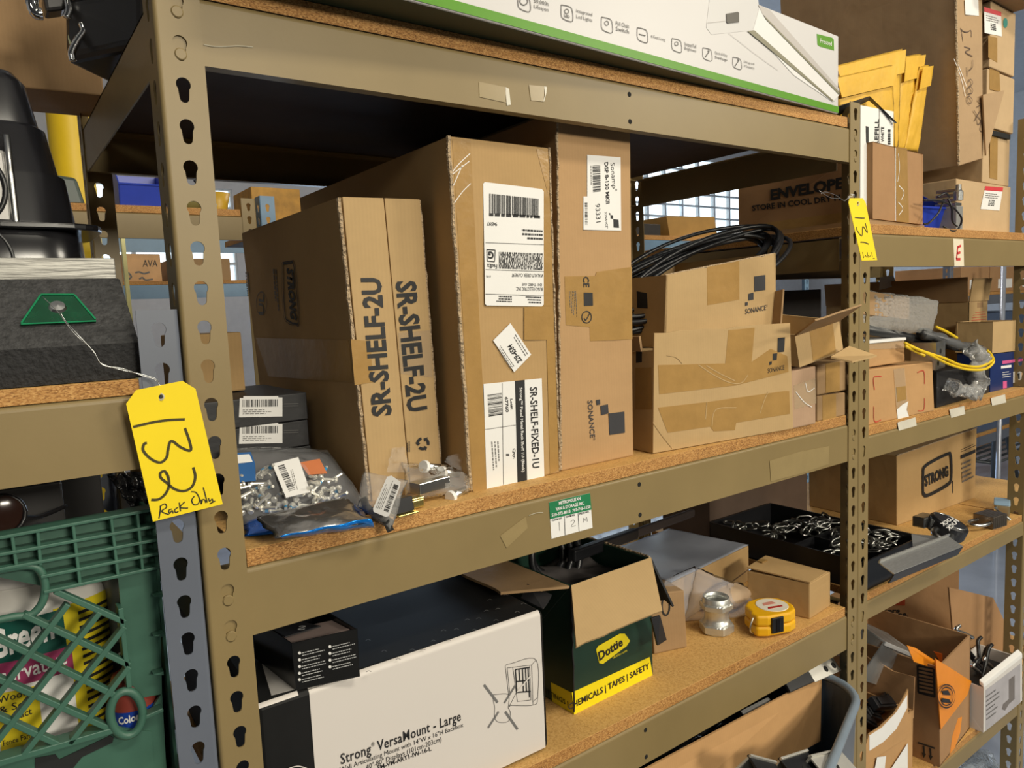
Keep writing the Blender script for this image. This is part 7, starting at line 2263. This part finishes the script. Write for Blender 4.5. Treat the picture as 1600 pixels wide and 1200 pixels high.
MB().prism([at(x, y, y=0.31) for x, y in ((108, 32), (127, 37), (124, 55), (111, 78), (106, 60))], (0.002, 0.006, 0)).build('olive_lens', mat('olive_lens', (0.14, 0.16, 0.06), 0.2), root, world=True)
MB().tube(smooth_path([at(x, y, y=0.30) for x, y in ((52, -10), (50, 8), (56, 20), (66, 22))]), 0.007, 10).build('chrome_pipe', CHR, root, smooth=True, world=True)
MB().prism([at(x, y, y=0.30) for x, y in ((66, -12), (104, -12), (103, 14), (72, 18))], (0, 0.03, 0)).build('pipe_cover', mat('charcoal_plastic', (0.03, 0.029, 0.03), 0.3, 0.2), root, bevel=0.004, world=True)

# ================================================================ racks across the aisle behind
YB = 1.5
back = thing('storage_rack', 'tan rack across the aisle behind, with a blue bin on its top shelf', 'rack')
post(back, 0.485, 1, FLOOR_Z, 0.63, TAN, y=YB)
post(back, -0.92, -1, FLOOR_Z, 0.63, TAN, y=YB)
beam(back, -0.96, 0.50, 0.507, 0.576, YB + 0.002, TAN)
beam(back, -0.96, 0.50, -0.10, -0.03, YB + 0.002, TAN)
board(-0.915, 0.482, YB + 0.004, YB + 0.6, 0.5765, 0.5965, 'top shelf board of the rack behind, under the blue bin')
back2 = thing('storage_rack', 'blue-grey rack across the aisle behind the tall cartons', 'rack')
post(back2, 0.585, -1, FLOOR_Z, 0.64, BLUEST, y=YB, w=0.045)
post(back2, 3.4, 1, FLOOR_Z, 0.64, BLUEST, y=YB)
beam(back2, 0.545, 3.43, 0.470, 0.540, YB + 0.002, BLUEST)
beam(back2, 0.545, 3.43, -0.55, -0.48, YB + 0.002, BLUEST)
board(0.59, 3.39, YB + 0.004, YB + 0.6, 0.5405, 0.5605, 'shelf board of the blue-grey rack behind the tall cartons')
board(0.59, 3.39, YB + 0.004, YB + 0.6, -0.4795, -0.459, 'low shelf board of the blue-grey rack behind the tall cartons')
bin_box('parts_bin', 'blue parts bin on the rack behind, seen left of the left pole', frame(Vector((0.170, YB + 0.06, 0.597)), (1, 0, 0)), 0.13, 0.16, 0.115, BLUEBIN)
f = [Vector((-0.10, YB + 0.06, 0.597)), Vector((0.088, YB + 0.06, 0.597)), Vector((0.072, YB + 0.06, 0.672)), Vector((-0.10, YB + 0.06, 0.690))]
carton('tool_case', 'dark green case on the rack behind, beside the yellow column', 'case', f, Vector((0, 0.2, 0)), mat('dark_green_case', (0.035, 0.055, 0.045), 0.4), dent=0, bevel=0.01)
o = MB().lathe([(0.02, 0), (0.045, 0), (0.045, 0.03), (0.02, 0.03), (0.02, 0)], 28, Matrix.Translation((0.425, YB + 0.22, 0.652)) @ Matrix.Rotation(PI / 2, 4, 'X')).build('tape_roll', mat('grey_roll', (0.38, 0.37, 0.34), 0.5), None)
tag(o, 'grey roll standing on the rack behind, next to the yellow scoop', 'roll')
root = thing('duffel_bag', 'olive bag with a black strap on the rack behind', 'bag', Vector((0.36, YB + 0.15, 0.597)))
b = MB()
b.grid(lambda u, v: Vector((0.365 + 0.055 * math.sin(PI * v) * math.cos(2 * PI * u), YB + 0.15 + 0.05 * math.sin(PI * v) * math.sin(2 * PI * u), 0.636 + 0.040 * math.cos(PI * v))), 24, 12)
b.build('body', mat('olive_cloth', (0.17, 0.15, 0.045), 0.7, bump=0.3, bscale=40), root, smooth=True, world=True)
MB().tube(smooth_path([Vector((0.38, YB + 0.085, 0.69)), Vector((0.405, YB + 0.085, 0.65)), Vector((0.43, YB + 0.085, 0.602))]), 0.005, 8).build('strap', BLACK, root, smooth=True, world=True)
o = MB().lathe([(0.028, 0), (0.040, 0.055), (0.036, 0.055), (0.025, 0.003), (0, 0.003)], 24, Matrix.Translation((0.475, YB + 0.22, 0.62))).build('scoop', mat('yellow_scoop_plastic', (0.60, 0.36, 0.03), 0.4), None, smooth=True)
tag(o, 'yellow cup on the rack behind, next to the grey roll', 'cup')
f = [Vector((0.56, YB + 0.14, 0.561)), Vector((0.72, YB + 0.14, 0.561)), Vector((0.72, YB + 0.14, 0.69)), Vector((0.56, YB + 0.14, 0.69))]
carton('carton', 'orange-yellow box on the blue-grey rack behind, over the lettered carton', 'box', f, Vector((0, 0.2, 0)), mat('ochre_print', (0.42, 0.22, 0.03), 0.6, var=0.3, scale=20), dent=0)
f = [Vector((2.42, YB + 0.06, 0.561)), Vector((2.76, YB + 0.06, 0.561)), Vector((2.74, YB + 0.06, 0.665)), Vector((2.40, YB + 0.06, 0.655))]
carton('carton', 'yellow-brown box on the rack behind, over the cable coil', 'box', f, Vector((0, 0.2, 0)), mat('ochre_box', (0.36, 0.20, 0.05), 0.6), dent=0)
f = [Vector((2.12, YB + 0.08, 0.561)), Vector((2.38, YB + 0.08, 0.561)), Vector((2.38, YB + 0.08, 0.62)), Vector((2.12, YB + 0.08, 0.62))]
carton('carton', 'low dark box on the rack behind, beside the narrow upright carton', 'box', f, Vector((0, 0.2, 0)), DK, dent=0)
# yellow column
o = MB().lathe([(0.068, FLOOR_Z), (0.068, 3.39)], 36, Matrix.Translation((0.150, 2.35, 0))).build('column', mat('yellow_column_paint', (0.80, 0.55, 0.015), 0.45, var=0.06, scale=5, bump=0.25, bscale=14), None, smooth=True)
tag(o, 'yellow painted building column behind the racks at the left', 'column')
o = MB().span((0.320, 2.6, FLOOR_Z), (0.334, 2.63, 0.86)).build('sign_panel', mat('pale_yellow_panel', (0.75, 0.72, 0.36), 0.5), None)
tag(o, 'narrow pale yellow upright panel behind the back left post', 'panel')
# farther rack with a marked carton
far = thing('storage_rack', 'far blue-grey rack holding the carton with scribbled writing', 'rack')
post(far, -0.6, -1, FLOOR_Z, 1.5, BLUEST, y=3.35)
post(far, 2.2, 1, FLOOR_Z, 1.5, BLUEST, y=3.35)
for z0 in (0.395, 0.630, -0.2):
    beam(far, -0.64, 2.24, z0, z0 + 0.07, 3.352, BLUEST)
board(-0.595, 2.195, 3.354, 3.95, 0.4655, 0.4835, 'far shelf board under the carton with scribbled writing')
f = [Vector((0.43, 3.37, 0.484)), Vector((0.605, 3.37, 0.484)), Vector((0.605, 3.37, 0.622)), Vector((0.43, 3.37, 0.622))]
k = carton('carton', 'pale carton with scribbled writing on the far rack', 'box', f, Vector((0, 0.3, 0)), mat('pale_orange_card', (0.62, 0.36, 0.17), 0.7), dent=0)
pc_ = Panel((0, 3.37, 0), (0, 1, 0), 0.002)
pc_.text('printed_text', 'AVA', (223, 417), (246, 417), (223, 406), INK, k.root, k=1)
pc_.stroke('handwriting', z4([[(845, 505), (870, 500), (900, 510), (935, 500)], [(870, 545), (890, 535), (910, 550), (955, 545)], [(780, 520), (800, 505), (820, 530), (800, 545), (782, 530)]], 0, 300, 4), 0.004, GINK, k.root, k=1)
pc_.patch('paper_label', [(192, 400), (196, 400), (196, 416), (192, 416)], WHITE, k.root, 1)
f = [Vector((0.66, 3.37, 0.484)), Vector((0.95, 3.37, 0.484)), Vector((0.95, 3.37, 0.60)), Vector((0.66, 3.37, 0.60))]
carton('carton', 'brown carton right of the carton with scribbled writing on the far rack', 'box', f, Vector((0, 0.3, 0)), CBD, dent=0)
# aisle at the far right: shelf of labelled cartons, blue tote and wire cart
rr_ = thing('storage_rack', 'far rack of white labelled cartons glimpsed at the right edge', 'rack')
post(rr_, 4.55, -1, FLOOR_Z, 1.4, GREY, y=1.25)
post(rr_, 6.2, 1, FLOOR_Z, 1.4, GREY, y=1.25)
for z0 in (0.16, -0.75):
    beam(rr_, 4.51, 6.24, z0, z0 + 0.06, 1.252, GREY)
board(4.555, 6.195, 1.254, 1.85, 0.2205, 0.238, 'far shelf board under the white labelled cartons at the right edge')
board(4.555, 6.195, 1.254, 1.85, -0.6895, -0.672, 'far low shelf board under the blue tote at the right edge')
for i, (x0, x1) in enumerate(((4.70, 5.10), (5.12, 5.50), (5.52, 5.95))):
    f = [Vector((x0, 1.27, 0.239)), Vector((x1, 1.27, 0.239)), Vector((x1, 1.27, 0.40)), Vector((x0, 1.27, 0.40))]
    k = carton('carton', ('far brown carton with white label, left of its row', 'far brown carton with white label, middle of its row', 'far brown carton with white label, right of its row')[i], 'box', f, Vector((0, 0.4, 0)), CBR, 'labelled cartons on the far right rack', dent=0)
    MB().span((x0 + 0.12, 1.268, 0.26), (x1 - 0.04, 1.2695, 0.32)).build('paper_label', WHITE, k.root, world=True)
f = [Vector((4.60, 1.27, -0.6715)), Vector((5.7, 1.27, -0.6715)), Vector((5.7, 1.27, 0.10)), Vector((4.60, 1.27, 0.10))]
carton('tote', 'large slate blue tote on the far rack at the right edge', 'tote', f, Vector((0, 0.5, 0)), mat('slate_blue_plastic', (0.07, 0.10, 0.17), 0.4), dent=0)
o = MB().lathe([(0.015, -1.319), (0.015, 0.42), (0, 0.42)], 12, Matrix.Translation((4.86, 1.10, 0))).build('pole', mat('pale_pole', (0.40, 0.43, 0.50), 0.35, 0.5), None, smooth=True)
tag(o, 'pale upright pole in front of the blue tote at the right', 'pole')
root = thing('wire_cart', 'grey tubular wire cart standing in the far aisle at the right', 'cart', Vector((6.4, 1.7, FLOOR_Z)))
CTM = mat('dark_grey_tube', (0.09, 0.10, 0.11), 0.4, 0.4)
cx0, cx1, cy0, cy1 = 5.75, 6.75, 1.45, 2.05
for x, y in ((cx0, cy0), (cx1, cy0), (cx0, cy1), (cx1, cy1)):
    MB().tube([(x, y, FLOOR_Z + 0.003), (x, y, FLOOR_Z + 1.05)], 0.025, 10).build('upright', CTM, root, smooth=True, world=True)
for z in (0.30, 0.62, 1.02):
    b = MB()
    for j in range(9):
        y = cy0 + (cy1 - cy0) * j / 8
        b.tube([(cx0, y, FLOOR_Z + z), (cx1, y, FLOOR_Z + z)], 0.010, 6)
    for x in (cx0, cx1):
        b.tube([(x, cy0, FLOOR_Z + z), (x, cy1, FLOOR_Z + z)], 0.014, 6)
    b.build('wire_deck', CTM, root, smooth=True, world=True)
b = MB()
for j in range(14):
    x = cx0 + (cx1 - cx0) * j / 13
    b.tube([(x, cy1, FLOOR_Z + 0.30), (x, cy1, FLOOR_Z + 1.02)], 0.006, 6)
b.build('wire_back', CTM, root, smooth=True, world=True)
MB().tube([(cx0, cy0, FLOOR_Z + 0.95), (cx0 + 0.45, cy0, FLOOR_Z + 0.003)], 0.025, 8).build('brace', CTM, root, smooth=True, world=True)
f = [Vector((7.2, 2.3, FLOOR_Z + 0.003)), Vector((8.4, 2.3, FLOOR_Z + 0.003)), Vector((8.4, 2.3, FLOOR_Z + 1.2)), Vector((7.2, 2.3, FLOOR_Z + 1.2))]
carton('crate', 'brown slatted crate standing beyond the wire cart', 'crate', f, Vector((0, 0.8, 0)), CBR, dent=0)
